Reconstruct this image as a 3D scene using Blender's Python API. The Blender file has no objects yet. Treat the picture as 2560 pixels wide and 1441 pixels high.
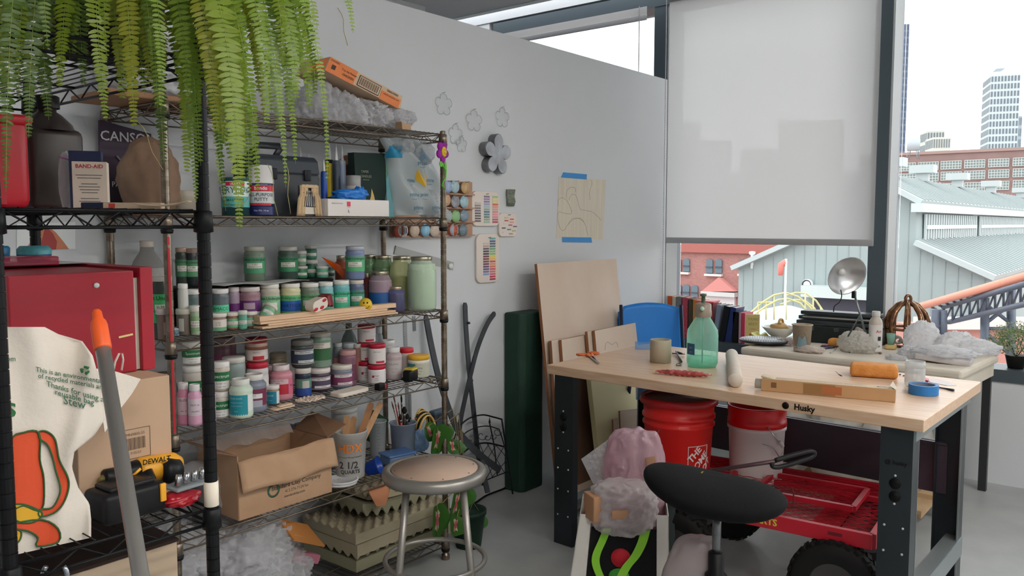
import bpy,bmesh,math,random
from mathutils import Vector,Matrix,noise
R=random. Random(7)
SC=bpy. context. scene
COL=SC. collection
F,CX,CY,H=2050.0,1280.0,720.5,1.48
PITCH=math. atan(160/F)
HEAD=math. radians(39.1)
FW=Vector((math. cos(HEAD)*math. cos(PITCH),math. sin(HEAD)*math. cos(PITCH),-math. sin(PITCH)))
RT=Vector((math. sin(HEAD),-math. cos(HEAD),0))
UP=RT. cross(FW)
CAM=Vector((0,0,H))
def P(px,py,ax,v):
 """world point where the line of sight of a photo pixel meets the plane axis=v"""
 d=FW*F+RT*(px-CX)-UP*(py-CY)
 return CAM+d*((v-CAM[ax])/d[ax])
def D(px,py,d):
 return CAM+(FW*F+RT*(px-CX)-UP*(py-CY))*(d/F)
def depth(p):
 return(Vector(p)-CAM). dot(FW)
cam=bpy. data. cameras. new('camera');co=bpy. data. objects. new('camera',cam);COL. objects. link(co)
co. matrix_world=Matrix(((RT. x,UP. x,-FW. x,0),(RT. y,UP. y,-FW. y,0),(RT. z,UP. z,-FW. z,H),(0,0,0,1)))
cam. sensor_fit='HORIZONTAL';cam. sensor_width=36;cam. lens=36*F/2560
cam. clip_start=.02;cam. clip_end=3000
SC. camera=co
def lin(c):
 return tuple(((x/255)/12.92 if x/255<=.04045 else((x/255+.055)/1.055)**2.4)for x in c)
_M={}
def M(rgb,rough=.55,metal=0,var=0.,scale=18.,bump=0.,bscale=60.,emit=0,rgb2=None,stretch=None,coat=0,sss=0):
 k=(tuple(rgb),rough,metal,var,scale,bump,bscale,emit,rgb2 and tuple(rgb2),stretch,coat)
 if k in _M:return _M[k]
 m=bpy. data. materials. new('mat');m. use_nodes=True
 nt=m. node_tree;b=nt. nodes['Principled BSDF']
 c=lin(rgb)
 b. inputs['Roughness']. default_value=rough;b. inputs['Metallic']. default_value=metal
 b. inputs['Base Color']. default_value=(*c,1)
 if max(rgb)<48 and not metal:b. inputs['Specular IOR Level']. default_value=.22
 if coat:b. inputs['Coat Weight']. default_value=coat
 if var or rgb2 or bump:
  tc=nt. nodes. new('ShaderNodeTexCoord');mp=nt. nodes. new('ShaderNodeMapping')
  nt. links. new(tc. outputs['Object'],mp. inputs[0])
  if stretch:mp. inputs['Scale']. default_value=stretch
 if var or rgb2:
  n=nt. nodes. new('ShaderNodeTexNoise');n. inputs['Scale']. default_value=scale;n. inputs['Detail']. default_value=6
  nt. links. new(mp. outputs[0],n. inputs['Vector'])
  rp=nt. nodes. new('ShaderNodeValToRGB');rp. color_ramp. elements[0]. position=.32;rp. color_ramp. elements[1]. position=.68
  c2=lin(rgb2)if rgb2 else tuple(min(1,x*(1+var))for x in c)
  c1=c if rgb2 else tuple(x*(1-var)for x in c)
  rp. color_ramp. elements[0]. color=(*c1,1);rp. color_ramp. elements[1]. color=(*c2,1)
  nt. links. new(n. outputs[0],rp. inputs[0]);nt. links. new(rp. outputs[0],b. inputs['Base Color'])
 if bump:
  n2=nt. nodes. new('ShaderNodeTexNoise');n2. inputs['Scale']. default_value=bscale;n2. inputs['Detail']. default_value=4
  nt. links. new(mp. outputs[0],n2. inputs['Vector'])
  bp=nt. nodes. new('ShaderNodeBump');bp. inputs['Strength']. default_value=bump;bp. inputs['Distance']. default_value=.01
  nt. links. new(n2. outputs[0],bp. inputs['Height']);nt. links. new(bp. outputs[0],b. inputs['Normal'])
 if emit:
  b. inputs['Emission Color']. default_value=(*c,1);b. inputs['Emission Strength']. default_value=emit
 _M[k]=m;return m
def film(rgb,op=.35,rough=.15,tint=(250,250,250),bump=0.,bscale=40,transl=.4):
 """clear or milky plastic / glass: see-through share 1-op, the rest a glossy body with translucency"""
 k=('film',tuple(rgb),op,rough,tuple(tint),bump,bscale,transl)
 if k in _M:return _M[k]
 m=bpy. data. materials. new('mat');m. use_nodes=True;nt=m. node_tree;b=nt. nodes['Principled BSDF'];out=nt. nodes['Material Output']
 b. inputs['Base Color']. default_value=(*lin(rgb),1);b. inputs['Roughness']. default_value=rough
 b. inputs['Specular IOR Level']. default_value=.7
 tr=nt. nodes. new('ShaderNodeBsdfTransparent');tr. inputs[0]. default_value=(*lin(tint),1)
 tl=nt. nodes. new('ShaderNodeBsdfTranslucent');tl. inputs[0]. default_value=(*lin(rgb),1)
 m1=nt. nodes. new('ShaderNodeMixShader');m1. inputs[0]. default_value=transl
 nt. links. new(b. outputs[0],m1. inputs[1]);nt. links. new(tl. outputs[0],m1. inputs[2])
 lw=nt. nodes. new('ShaderNodeLayerWeight');lw. inputs[0]. default_value=.35
 ma=nt. nodes. new('ShaderNodeMath');ma. operation='MULTIPLY_ADD';ma. use_clamp=True
 ma. inputs[1]. default_value=min(.5,1-op);ma. inputs[2]. default_value=op
 nt. links. new(lw. outputs['Facing'],ma. inputs[0])
 mx=nt. nodes. new('ShaderNodeMixShader');nt. links. new(ma. outputs[0],mx. inputs[0])
 nt. links. new(tr. outputs[0],mx. inputs[1]);nt. links. new(m1. outputs[0],mx. inputs[2]);nt. links. new(mx. outputs[0],out. inputs[0])
 if bump:
  n2=nt. nodes. new('ShaderNodeTexNoise');n2. noise_type='RIDGED_MULTIFRACTAL';n2. inputs['Scale']. default_value=bscale*.3;n2. inputs['Detail']. default_value=4;n2. inputs['Distortion']. default_value=.6
  tc=nt. nodes. new('ShaderNodeTexCoord');nt. links. new(tc. outputs['Object'],n2. inputs['Vector'])
  bp=nt. nodes. new('ShaderNodeBump');bp. inputs['Strength']. default_value=bump;bp. inputs['Distance']. default_value=.014
  nt. links. new(n2. outputs[0],bp. inputs['Height']);nt. links. new(bp. outputs[0],b. inputs['Normal']);nt. links. new(bp. outputs[0],lw. inputs['Normal'])
 _M[k]=m;return m
def ribbon(mb,pts,w,th,ax=(1,0,0)):
 a=Vector(ax)*w/2;n=Vector((0,th,0));vs=[]
 for p in pts:p=Vector(p);vs+=[p-a,p+a,p+a+n,p-a+n]
 fs=[(0,1,2,3),tuple(4*(len(pts)-1)+k for k in(3,2,1,0))]
 for i in range(len(pts)-1):
  for k in range(4):l=(k+1)%4;fs. append((4*i+k,4*i+l,4*i+4+l,4*i+4+k))
 mb. add(vs,fs);return mb
class MB:
 def __init__(s):s. bm=bmesh. new();s. mats=[];s. mi=0
 def m(s,mat):
  if not s. mats and len(s. bm. verts):s. mats. append(None)
  if mat not in s. mats:s. mats. append(mat)
  s. mi=s. mats. index(mat);return s
 def add(s,vs,fs,smooth=False):
  V=[s. bm. verts. new(v)for v in vs]
  for f in fs:
   try:
    q=s. bm. faces. new([V[i]for i in f]);q. material_index=s. mi;q. smooth=smooth
   except ValueError:pass
  return V
 def box(s,c,size,rot=None,taper=1.0,ty=None):
  x,y,z=(v/2 for v in size);c=Vector(c);ty=taper if ty is None else ty
  vs=[Vector((sx*x*(taper if sz>0 else 1),sy*y*(ty if sz>0 else 1),sz*z))for sz in(-1,1)for sy in(-1,1)for sx in(-1,1)]
  if rot is not None:
   if not isinstance(rot,Matrix):rot=Matrix. Rotation(rot,3,'Z')
   vs=[rot@v for v in vs]
  s. add([v+c for v in vs],[(0,2,3,1),(4,5,7,6),(0,1,5,4),(2,6,7,3),(0,4,6,2),(1,3,7,5)]);return s
 def rbox(s,c,size,r=.006,rot=None,seg=3):
  """box with rounded edges"""
  t=bmesh. new();bmesh. ops. create_cube(t,size=1.0)
  bmesh. ops. scale(t,vec=Vector(size),verts=t. verts)
  bmesh. ops. bevel(t,geom=list(t. edges),offset=r,segments=seg,profile=.5,affect='EDGES')
  if rot is not None:
   if not isinstance(rot,Matrix):rot=Matrix. Rotation(rot,3,'Z')
   bmesh. ops. transform(t,matrix=rot. to_4x4(),verts=t. verts)
  s. merge(t,Vector(c),True);return s
 def merge(s,t,off=Vector(),smooth=False):
  t. verts. ensure_lookup_table()
  s. add([v. co+off for v in t. verts],[[v. index for v in f. verts]for f in t. faces],smooth);t. free()
 def tube(s,pts,r,seg=8,closed=False,cap=True,flat=None):
  pts=[Vector(p)for p in pts];n=len(pts);rs=r if isinstance(r,(list,tuple))else[r]*n
  vs=[];up=None
  for i,p in enumerate(pts):
   if closed:t=pts[(i+1)%n]-pts[i-1]
   else:t=pts[min(i+1,n-1)]-pts[max(i-1,0)]
   t=t. normalized()if t. length else Vector((0,0,1))
   if up is None:up=Vector((0,0,1))if abs(t. z)<.9 else Vector((1,0,0))
   a=t. cross(up)
   if a. length<1e-4:a=t. cross(Vector((0,1,0)))
   a. normalize();b=a. cross(t);up=b
   for k in range(seg):
    th=2*math. pi*k/seg
    vs. append(p+a*(math. cos(th)*rs[i])+b*(math. sin(th)*rs[i]*(flat or 1)))
  fs=[]
  for i in range(n if closed else n-1):
   j=(i+1)%n
   for k in range(seg):
    l=(k+1)%seg;fs. append((i*seg+k,i*seg+l,j*seg+l,j*seg+k))
  if cap and not closed:fs+=[tuple(range(seg))[::-1],tuple((n-1)*seg+k for k in range(seg))]
  s. add(vs,fs,True);return s
 def lathe(s,prof,c=(0,0,0),seg=28,mat3=None,smooth=True,ell=1.0):
  """prof: list of (r, z) bottom to top"""
  c=Vector(c);vs=[];rows=[]
  for r,z in prof:
   if r<1e-5:
    rows. append([len(vs)]);vs. append(Vector((0,0,z)))
   else:
    rows. append(list(range(len(vs),len(vs)+seg)))
    vs+=[Vector((r*math. cos(2*math. pi*k/seg),ell*r*math. sin(2*math. pi*k/seg),z))for k in range(seg)]
  fs=[]
  for a,b in zip(rows,rows[1:]):
   for k in range(seg):
    l=(k+1)%seg
    if len(a)==1 and len(b)==1:continue
    if len(a)==1:fs. append((a[0],b[l],b[k]))
    elif len(b)==1:fs. append((a[k],a[l],b[0]))
    else:fs. append((a[k],a[l],b[l],b[k]))
  if mat3 is not None:vs=[mat3@v for v in vs]
  s. add([v+c for v in vs],fs,smooth);return s
 def prism(s,poly,axis,a,b):
  """polygon in the two other axes extruded along axis (0,1,2) from a to b"""
  def mk(p,v):
   q=list(p);q. insert(axis,v);return Vector(q)
  n=len(poly);vs=[mk(p,a)for p in poly]+[mk(p,b)for p in poly]
  s. add(vs,[tuple(range(n))[::-1],tuple(range(n,2*n))]+[(i,(i+1)%n,n+(i+1)%n,n+i)for i in range(n)]);return s
 def slab(s,pts,nrm,th):
  """a polygon given by world points, thickened by th along nrm"""
  pts=[Vector(p)for p in pts];n=len(pts);o=Vector(nrm). normalized()*th
  s. add(pts+[p+o for p in pts],[tuple(range(n))[::-1],tuple(range(n,2*n))]+[(i,(i+1)%n,n+(i+1)%n,n+i)for i in range(n)]);return s
 def grid(s,fn,nu,nv,smooth=True,closed_u=False):
  vs=[Vector(fn(i/(nu if closed_u else nu-1),j/(nv-1)))for j in range(nv)for i in range(nu)]
  fs=[]
  for j in range(nv-1):
   for i in range(nu if closed_u else nu-1):
    k=(i+1)%nu;fs. append((j*nu+i,j*nu+k,(j+1)*nu+k,(j+1)*nu+i))
  s. add(vs,fs,smooth);return s
 def blob(s,c,size,seed=0,amp=.25,freq=3.,sub=4,rot=0,flatb=None,ridge=True):
  t=bmesh. new();bmesh. ops. create_icosphere(t,subdivisions=sub,radius=1)
  o=Vector((seed*13.7,seed*7.1,seed*3.3));rm=Matrix. Rotation(rot,3,'Z');sz=Vector(size)/2
  for v in t. verts:
   p=v. co. copy();n1=noise. noise(p*freq*.5+o)*.7
   if ridge:
    n2=1-abs(noise. noise(p*freq+o))*2;n3=1-abs(noise. noise(p*freq*2.3+o*2))*2
    d=1+amp*(n1+.5*n2+.3*n3-.3)
    if sub>4:d+=amp*(.3*(1-abs(noise. noise(p*freq*3.1+o))*3)+.14*(1-abs(noise. noise(p*freq*6.5-o))*3))
   else:d=1+amp*n1
   p=p*d
   if flatb is not None and p. z<-flatb:p. z=-flatb+(p. z+flatb)*.05
   v. co=rm@Vector((p. x*sz. x,p. y*sz. y,p. z*sz. z))
  s. merge(t,Vector(c),True);return s
 def xf(s,mat):
  bmesh. ops. transform(s. bm,matrix=mat,verts=s. bm. verts);return s
 def build(s,name,mat=None,parent=None,label=None,bevel=0,recalc=True,sub=0):
  if mat is not None and not s. mats:s. mats=[mat]
  if s. mats and s. mats[0]is None:s. mats[0]=mat
  if recalc:bmesh. ops. recalc_face_normals(s. bm,faces=s. bm. faces)
  me=bpy. data. meshes. new(name);s. bm. to_mesh(me);s. bm. free()
  for m in s. mats:me. materials. append(m)
  o=bpy. data. objects. new(name,me);COL. objects. link(o)
  if parent is not None:o. parent=parent
  if label:o['label']=label
  if bevel:
   b=o. modifiers. new('bevel','BEVEL');b. width=bevel;b. segments=2;b. limit_method='ANGLE'
  if sub:
   b=o. modifiers. new('sub','SUBSURF');b. levels=sub;b. render_levels=sub
  return o
def E(name,loc=(0,0,0),rz=0,label=None,cat=None,group=None,rot=None):
 o=bpy. data. objects. new(name,None);COL. objects. link(o);o. location=loc
 o. rotation_euler=rot if rot is not None else(0,0,rz);o. empty_display_size=.05
 if label:o['label']=label
 if cat:o['category']=cat
 if group:o['group']=group
 return o
def tag(o,label,cat,group=None,kind=None):
 o['label']=label;o['category']=cat
 if group:o['group']=group
 if kind:o['kind']=kind
 return o
def struct(o,label=None):
 o['kind']='structure'
 if label:o['label']=label
 return o
def origin_to(o,p):
 """move a mesh object's origin to p, keeping the mesh in place"""
 p=Vector(p);o. data. transform(Matrix. Translation(-p));o. location=p;return o
_T={}
def text_geo(s,size,bold=0):
 k=(s,bold)
 if k not in _T:
  c=bpy. data. curves. new('t','FONT');c. body=s;c. size=1;c. align_x='CENTER';c. align_y='CENTER';c. offset=bold;c. resolution_u=2
  o=bpy. data. objects. new('t',c);COL. objects. link(o)
  me=bpy. data. meshes. new_from_object(o. evaluated_get(bpy. context. evaluated_depsgraph_get()))
  _T[k]=([v. co. copy()for v in me. vertices],[tuple(p. vertices)for p in me. polygons])
  bpy. data. objects. remove(o);bpy. data. curves. remove(c);bpy. data. meshes. remove(me)
 V,Fc=_T[k]
 return[v*size for v in V],Fc
def text_flat(mb,s,size,o,ux,uy,bold=0,sx=1.0):
 """lay text on a plane at o with axes ux (reading direction), uy (up)"""
 V,Fc=text_geo(s,size,bold);o=Vector(o);ux=Vector(ux). normalized();uy=Vector(uy). normalized()
 mb. add([o+ux*(v. x*sx)+uy*v. y for v in V],Fc)
def text_cyl(mb,s,size,r,z,ang,bold=0,sx=1.0):
 V,Fc=text_geo(s,size,bold)
 mb. add([Vector((r*math. cos(ang+v. x*sx/r),r*math. sin(ang+v. x*sx/r),z+v. y))for v in V],Fc)
def ang_cam(p):
 return math. atan2(-p[1],-p[0])
def copy_tree(o,parent=None):
 c=o. copy();COL. objects. link(c)
 if parent is not None:c. parent=parent
 for ch in list(o. children):copy_tree(ch,c)
 return c
WHITE=M((232,232,230),.5)
BLACK=M((18,18,20),.45)
WALLW=M((214,217,220),.75,var=.015,scale=3)
CONC=M((150,153,154),.42,rgb2=(176,178,178),scale=2.2,bump=.08,bscale=35)
struct(MB(). box((1.25,1.4,-.05),(8.5,10.4,.1)). build('floor',CONC))
struct(MB(). box((1.0,1.4,3.22),(8.04,10.4,.14)). build('ceiling',M((205,208,210),.8)))
WP=2.87
struct(MB(). box((1.15,WP+.06,1.25),(8.26,.12,2.5)). build('wall_left',WALLW))
struct(MB(). box((1.25,6.6,1.6),(8.5,.1,3.3)). build('wall_back',WALLW))
struct(MB(). box((1.25,-3.8,1.6),(8.5,.1,3.3)). build('wall_front',WALLW))
struct(MB(). box((-3.0,1.4,1.6),(.1,10.4,3.3)). build('wall_behind',WALLW))
FR=M((80,92,100),.45)
w=MB()
w. m(WALLW). box((5.42,1.4,.30),(.24,10.4,.60))
w. box((5.42,5.6,1.6),(.24,2.1,3.3));w. box((5.44,1.4,3.4),(.3,10.4,.5))
struct(w. build('wall_window'))
struct(MB(). box((5.02,1.4,3.16),(.06,10.4,.03)). build('trim_1',M((235,238,240),.5)))
struct(MB(). box((2.3,5.4,2.85),(4.6,1.6,.6)). build('trim_2',WALLW))
struct(MB(). box((5.42,.35,.625),(.26,8.3,.07)). build('trim_3',M((74,84,90),.4)))
struct(MB(). box((5.42,.35,3.08),(.26,8.3,.11)). build('trim_4',FR))
edges=[(4.45,4.5),(2.885,2.99),(1.384,1.483),(-.25,-.15),(-1.95,-1.85),(-3.75,-3.65)]
for i,(a,b)in enumerate(edges):
 t=MB(). m(FR). box((5.42,(a+b)/2,1.85),(.25,b-a,2.38))
 t. box((5.46,b+.012,1.85),(.12,.024,2.38))
 t. m(M((186,190,192),.5)). box((5.385,a-.006,1.85),(.17,.012,2.38))
 struct(t. build('trim_%d'%(5+i)))
GL=bpy. data. materials. new('glass');GL. use_nodes=True
nt=GL. node_tree;nt. nodes. remove(nt. nodes['Principled BSDF'])
tr=nt. nodes. new('ShaderNodeBsdfTransparent');tr. inputs[0]. default_value=(.97,.985,.98,1)
gs=nt. nodes. new('ShaderNodeBsdfGlossy');gs. inputs['Roughness']. default_value=.02
fr=nt. nodes. new('ShaderNodeFresnel');fr. inputs[0]. default_value=1.3
mx=nt. nodes. new('ShaderNodeMixShader');nt. links. new(fr. outputs[0],mx. inputs[0]);nt. links. new(tr. outputs[0],mx. inputs[1]);nt. links. new(gs. outputs[0],mx. inputs[2])
nt. links. new(mx. outputs[0],nt. nodes['Material Output']. inputs[0])
for i in range(5):
 a,b=edges[i+1][1]+.024,edges[i][0]-.024
 g=struct(MB(). box((5.5,(a+b)/2,1.845),(.008,b-a,2.37)). build('window_%d'%(i+1),GL))
SH=film((236,236,236),.84,.9,(255,255,255),transl=.6)
def shade(y0,y1,z0,z1,label,chain_y,tube=True):
 s=E('roller_shade',(5.255,(y0+y1)/2,z0),label=label,cat='window shade')
 c=(y0+y1)/2
 MB(). box((0,0,(z1-z0)/2+.02),(.002,y1-y0,z1-z0-.04)). build('shade_fabric',SH,s)
 MB(). rbox((0,0,.02),(.012,y1-y0,.04),.004). build('hem_bar',M((168,168,170),.5),s)
 if tube:MB(). tube([(0.01,y0-c,z1-z0),(0.01,y1-c,z1-z0)],.035,16). build('roller_tube',M((190,194,196),.5),s)
 ch=MB()
 for dx in(0,.016):
  for k in range(int((z1-z0+.5)/.012)):
   zz=z1-z0-k*.012
   if z0+zz<.75:break
   ch. box((-.02+dx,chain_y-c+dx*.6,zz),(.005,.005,.0075))
 ch. build('bead_chain',M((170,172,174),.4),s)
shade(1.441,2.849,1.345,3.06,'large white roller shade pulled halfway down over the wide window',2.862)
shade(3.03,4.42,2.935,3.03,'rolled up pale shade above the partition with its bead chain',3.08,False)
wd=bpy. data. worlds. new('world');SC. world=wd;wd. use_nodes=True
bg=wd. node_tree. nodes['Background'];bg. inputs[0]. default_value=(.93,.965,1,1);bg. inputs[1]. default_value=1.6
nt=wd. node_tree
tc=nt. nodes. new('ShaderNodeTexCoord');sp=nt. nodes. new('ShaderNodeSeparateXYZ');nt. links. new(tc. outputs['Generated'],sp. inputs[0])
rp=nt. nodes. new('ShaderNodeValToRGB');rp. color_ramp. elements[0]. position=.45;rp. color_ramp. elements[0]. color=(.35,.36,.36,1)
rp. color_ramp. elements[1]. position=.52;rp. color_ramp. elements[1]. color=(.96,.98,1,1)
mr=nt. nodes. new('ShaderNodeMath');mr. operation='MULTIPLY_ADD';mr. inputs[1]. default_value=.5;mr. inputs[2]. default_value=.5
nt. links. new(sp. outputs[2],mr. inputs[0]);nt. links. new(mr. outputs[0],rp. inputs[0]);nt. links. new(rp. outputs[0],bg. inputs[0])
def add_fill_light(x,y,n):  # added unseen fixture, glows to lift the interior as fill light
 l=E('added_fill_light',(x,y,3.0),label='added ceiling fill light, out of view, '+n,cat='added fill light')
 MB(). rbox((0,0,.06),(1.8,.2,.08),.01). build('housing',WHITE,l)
 MB(). rbox((0,0,.015),(1.75,.16,.02),.005). build('fill_panel',M((255,251,244),.5,emit=FILL_EMIT),l)
FILL_EMIT=23
add_fill_light(.2,-.6,'nearer the camera');add_fill_light(.2,-2.2,'farther back');add_fill_light(2.8,-.9,'on the window side');add_fill_light(2.8,-2.5,'window side, farther back');add_fill_light(1.2,4.9,'in the space beyond the partition')
for i in range(4):
 a,b=edges[i+1][1]+.03,edges[i][0]-.03;z0=.68
 ld=bpy. data. lights. new('daylight','AREA');ld. shape='RECTANGLE';ld. size=3.0-z0;ld. size_y=b-a;ld. cycles. is_portal=True
 lo=bpy. data. objects. new('daylight',ld);COL. objects. link(lo);lo. location=(5.56,(a+b)/2,(3+z0)/2);lo. rotation_euler=(0,math. pi/2,0)
SC. view_settings. view_transform='Standard';SC. view_settings. look='None';SC. view_settings. gamma=1;SC. view_settings. exposure=.95
SC. cycles. max_bounces=8;SC. cycles. transparent_max_bounces=16;SC. cycles. diffuse_bounces=3;SC. cycles. glossy_bounces=3;SC. cycles. use_adaptive_sampling=True;SC. cycles. adaptive_threshold=.08
SC. cycles. sample_clamp_indirect=6
MAPLE=M((206,168,134),.38,rgb2=(220,190,162),scale=5,stretch=(14,1.2,14))
STEEL=M((58,64,68),.35,.6)
STEELL=M((150,160,162),.35,.6)
bn=E('workbench',(2.944,1.42,0),math. radians(-3.0)*0+math. atan2(-.083,1.6)*-1,label='butcher block workbench on dark steel legs holding spray bottle and rolling pin',cat='workbench')
bn. rotation_euler=(0,0,0)
BFL,BFR,BBR=Vector((2.986,2.219,0)),Vector((2.905,.62,0)),Vector((3.775,.60,0))
BBL=BFL+(BBR-BFR)
def BP(u,v,z=0):
 """u along the bench from the left end (0) to the right end (1), v from front edge (0) to back (1)"""
 return BFL. lerp(BFR,u)+(BBR-BFR)*v+Vector((0,0,z))
bo=bn. location
def bq(u,v,z):return BP(u,v,z)-bo
t=MB()
top=[bq(0,0,0),bq(1,0,0),bq(1,1,0),bq(0,1,0)]
t. slab([p+Vector((0,0,.796))for p in top],(0,0,1),.042)
t. build('tabletop',MAPLE,bn,bevel=.003)
ex=(BFR-BFL). normalized();ey=(BBR-BFR). normalized();BR=math. atan2(ex. y,ex. x)
bmx=Matrix((ex,ey,(0,0,1))). transposed()
BL=(BFR-BFL). length;BD=(BBR-BFR). length
def bbox(mb,u,v,z,size):mb. box(bq(0,0,0)+ex*u+ey*v+Vector((0,0,z)),size,bmx)
def leg(u,v,sd):
 m=MB(). m(STEEL);fv=1 if v<.4 else-1
 bbox(m,u,v,.398,(.105,.004,.796));bbox(m,u+sd*.0505,v+fv*.035,.398,(.004,.07,.796));bbox(m,u-sd*.0505,v+fv*.02,.398,(.004,.04,.796))
 m. m(STEELL);bbox(m,u+sd*.0505,v+fv*.072,.398,(.006,.004,.796))
 h=m. m(M((8,8,9),.6))
 q=bq(0,0,0)+ex*u+ey*(v-fv*.004)
 rm=bmx@Matrix. Rotation(math. pi/2,3,'X')
 for z in(.60,.555):h. lathe([(0,-.0012),(.019,-.0012),(.019,.0012),(0,.0012)],q+Vector((0,0,z)),18,rm)
 h. m(M((190,195,198),.5))
 for z in(.628,.53,.45,.36,.26,.14):
  for dx in((0,)if z>.5 else(-.03,.03)):h. lathe([(0,-.0012),(.0042,-.0012),(.0042,.0012),(0,.0012)],q+ex*dx+Vector((0,0,z)),10,rm)
 if u>1:
  h. m(M((12,12,14),.5));text_flat(h,'@ husky',.02,q+Vector((0,0,.672))-ey*.001*fv,ex*fv,(0,0,1),.01)
 return m. build('leg',STEEL,bn)
for u,s_ in((.075,1),(BL-.09,-1)):
 for v in(.03,BD-.05):leg(u,v,-s_ if u>1 else-s_)
for u in(.03,BL-.035):
 m=MB();bbox(m,u,BD/2,.155,(.004,BD-.10,.075));bbox(m,u+(.03 if u<1 else-.03),BD/2,.192,(.06,BD-.10,.004));m. build('side_rail',STEELL,bn)
 m=MB();bbox(m,u,BD/2,.775,(.012,BD-.06,.042));m. build('side_bracket',STEELL,bn)
m=MB();bbox(m,BL/2,BD-.05,.47,(BL-.2,.02,.22));bbox(m,BL/2,BD-.066,.575,(BL-.2,.03,.006));m. build('rear_panel',M((74,66,76),.4,.3),bn)
m=MB(). m(M((24,15,10),.6));text_flat(m,'Husky',.03,bq(0,0,0)+ex*(BL-.40)-ey*.001+Vector((0,0,.817)),ex,(0,0,1),.035);m. lathe([(0,-.001),(.013,-.001),(.013,.001),(0,.001)],bq(0,0,0)+ex*(BL-.47)-ey*.0005+Vector((0,0,.817)),18,bmx@Matrix. Rotation(math. pi/2,3,'X'));m. build('burned_mark',parent=bn)
ZB=.838
TFL,TFR=P(1850,868,2,.76),P(2405,930,2,.76)
tdir=(TFR-TFL). normalized();tper=Vector((-tdir. y,tdir. x,0));
if tper. x<0:tper=-tper
TW=min((5.26-TFL. x),.72)
CANV=M((222,213,198),.85,rgb2=(206,196,180),scale=4,bump=.1,bscale=25)
tt=E('canvas_table',((TFL+TFR)/2)[:],label='low table covered in cream canvas below the window, piled with plastic and tools',cat='table')
o=tt. location
m=MB();c=[TFL-o,TFR-o,TFR+tper*TW-o,TFL+tper*TW-o]
m. slab([p+Vector((0,0,-.045))for p in c],(0,0,1),.045);m. build('canvas_top',CANV,tt,bevel=.014)
m=MB();m. slab([p*.97+Vector((0,0,-.115))for p in c],(0,0,1),.068);m. build('folded_canvas_skirt',CANV,tt)
for i,q in enumerate(c):
 qq=q*.93;m=MB(). box((qq. x,qq. y,-.44),(.04,.04,.66));m. build('leg',M((44,46,48),.4),tt)
ZT=.76
GROUND=M((150,140,136),.9,rgb2=(176,150,142),scale=.3)
struct(MB(). box((160,0,-7.1),(300,500,.2)). build('ground',GROUND))
XG=26.0
def G(px,py,x=XG):return P(px,py,0,x)
def yz(px,py,x=XG):p=G(px,py,x);return(p. y,p. z)
SHED=M((146,156,156),.7,var=.04,scale=.5);ROOF=M((172,180,181),.6);TRIMC=M((186,194,192),.6)
sh=E('shed_building',(XG,0,-7),label='long pale grey gabled shed with a raised clerestory roof outside the window',cat='building')
def inv(o,*a):
 return o
def lz(p):return Vector(p)-Vector((XG,0,-7))
def seg(poly,x0,x1):
 m=MB();m. prism([(y,z+7)for y,z in poly],0,x0-XG,x1-XG);return m
g0=-7
body=[yz(1847,672),yz(2040,588),yz(2040,512),yz(2165,440),yz(2290,505),yz(2290,612),yz(2480,697)]
poly=body+[(body[-1][0],g0),(body[0][0],g0)]
m=seg(poly,XG,95)
m. build('wall',SHED,sh)
m=MB(). m(M((138,148,148),.7))
for k in range(22):
 y=body[0][0]+(body[-1][0]-body[0][0])*(k+.5)/22
 zz=min([a[1]+(b[1]-a[1])*(y-a[0])/(b[0]-a[0])for a,b in zip(body,body[1:])if abs(b[0]-a[0])>.01 and min(a[0],b[0])<=y<=max(a[0],b[0])]or[0])+6.9
 m. box((-.008,y,zz/2),(.014,.012,zz))
m. build('panel_seams',parent=sh)
def roof(a,b,th,name,x0=XG-.35,x1=96,ribs=True):
 a=Vector((0,a[0],a[1]+7));b=Vector((0,b[0],b[1]+7));d=(b-a). normalized();n=Vector((0,-d. z,d. y))
 if n. z<0:n=-n
 m=MB(). m(ROOF);vs=[a+Vector((x0-XG,0,0)),b+Vector((x0-XG,0,0)),b+Vector((x1-XG,0,0)),a+Vector((x1-XG,0,0))]
 m. slab(vs,n,th)
 if ribs:
  m. m(M((150,158,158),.6))
  for k in range(70):
   x=x0-XG+.3+k*(k*.008+.45)
   m. slab([a+Vector((x,0,0))+n*th,b+Vector((x,0,0))+n*th,b+Vector((x+.1,0,0))+n*th,a+Vector((x+.1,0,0))+n*th],n,.04)
 return m. build(name,parent=sh)
def ext(a,b,t):return(a[0]+(b[0]-a[0])*t,a[1]+(b[1]-a[1])*t)
roof(body[1],ext(body[1],body[0],1.04),.15,'lower_roof',ribs=False);roof(body[3],ext(body[3],body[2],1.12),.15,'upper_roof',ribs=False)
roof(body[3],ext(body[3],body[4],1.12),.15,'upper_roof');roof(body[5],ext(body[5],body[6],1.04),.15,'lower_roof')
yN=body[4][0];zt=G(2305,535). z+7;zb=G(2305,602). z+7
for k,(a,b)in enumerate(((.8,8.5),(9.4,22),(23.5,42))):
 f=MB(). box(((a+b)/2,yN-.03,(zt+zb)/2),(b-a,.1,zt-zb)). build('clerestory_window',M((88,98,104),.3),sh)
 m=MB(). m(M((198,205,204),.5))
 n=int((b-a)/.33)
 for i in range(n+1):m. box((a+(b-a)*i/n,yN-.1,(zt+zb)/2),(.09,.06,zt-zb))
 m. box(((a+b)/2,yN-.12,(zt+zb)/2),(b-a,.08,.12));m. build('mullions',parent=f)
m=MB();m. box((20,yN-.14,G(2305,520). z+7),(41,.3,.25));m. build('gutter',TRIMC,sh)
for k in range(7):
 x=2+k*(3.2+k*.9);v=MB();v. box((x,body[3][0]-.2,body[3][1]+7.5),(.6,.8,.28));v. box((x,body[3][0]-.2,body[3][1]+7.25),(.3,.4,.35));v. build('roof_vent',M((170,176,176),.5),sh)
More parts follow.
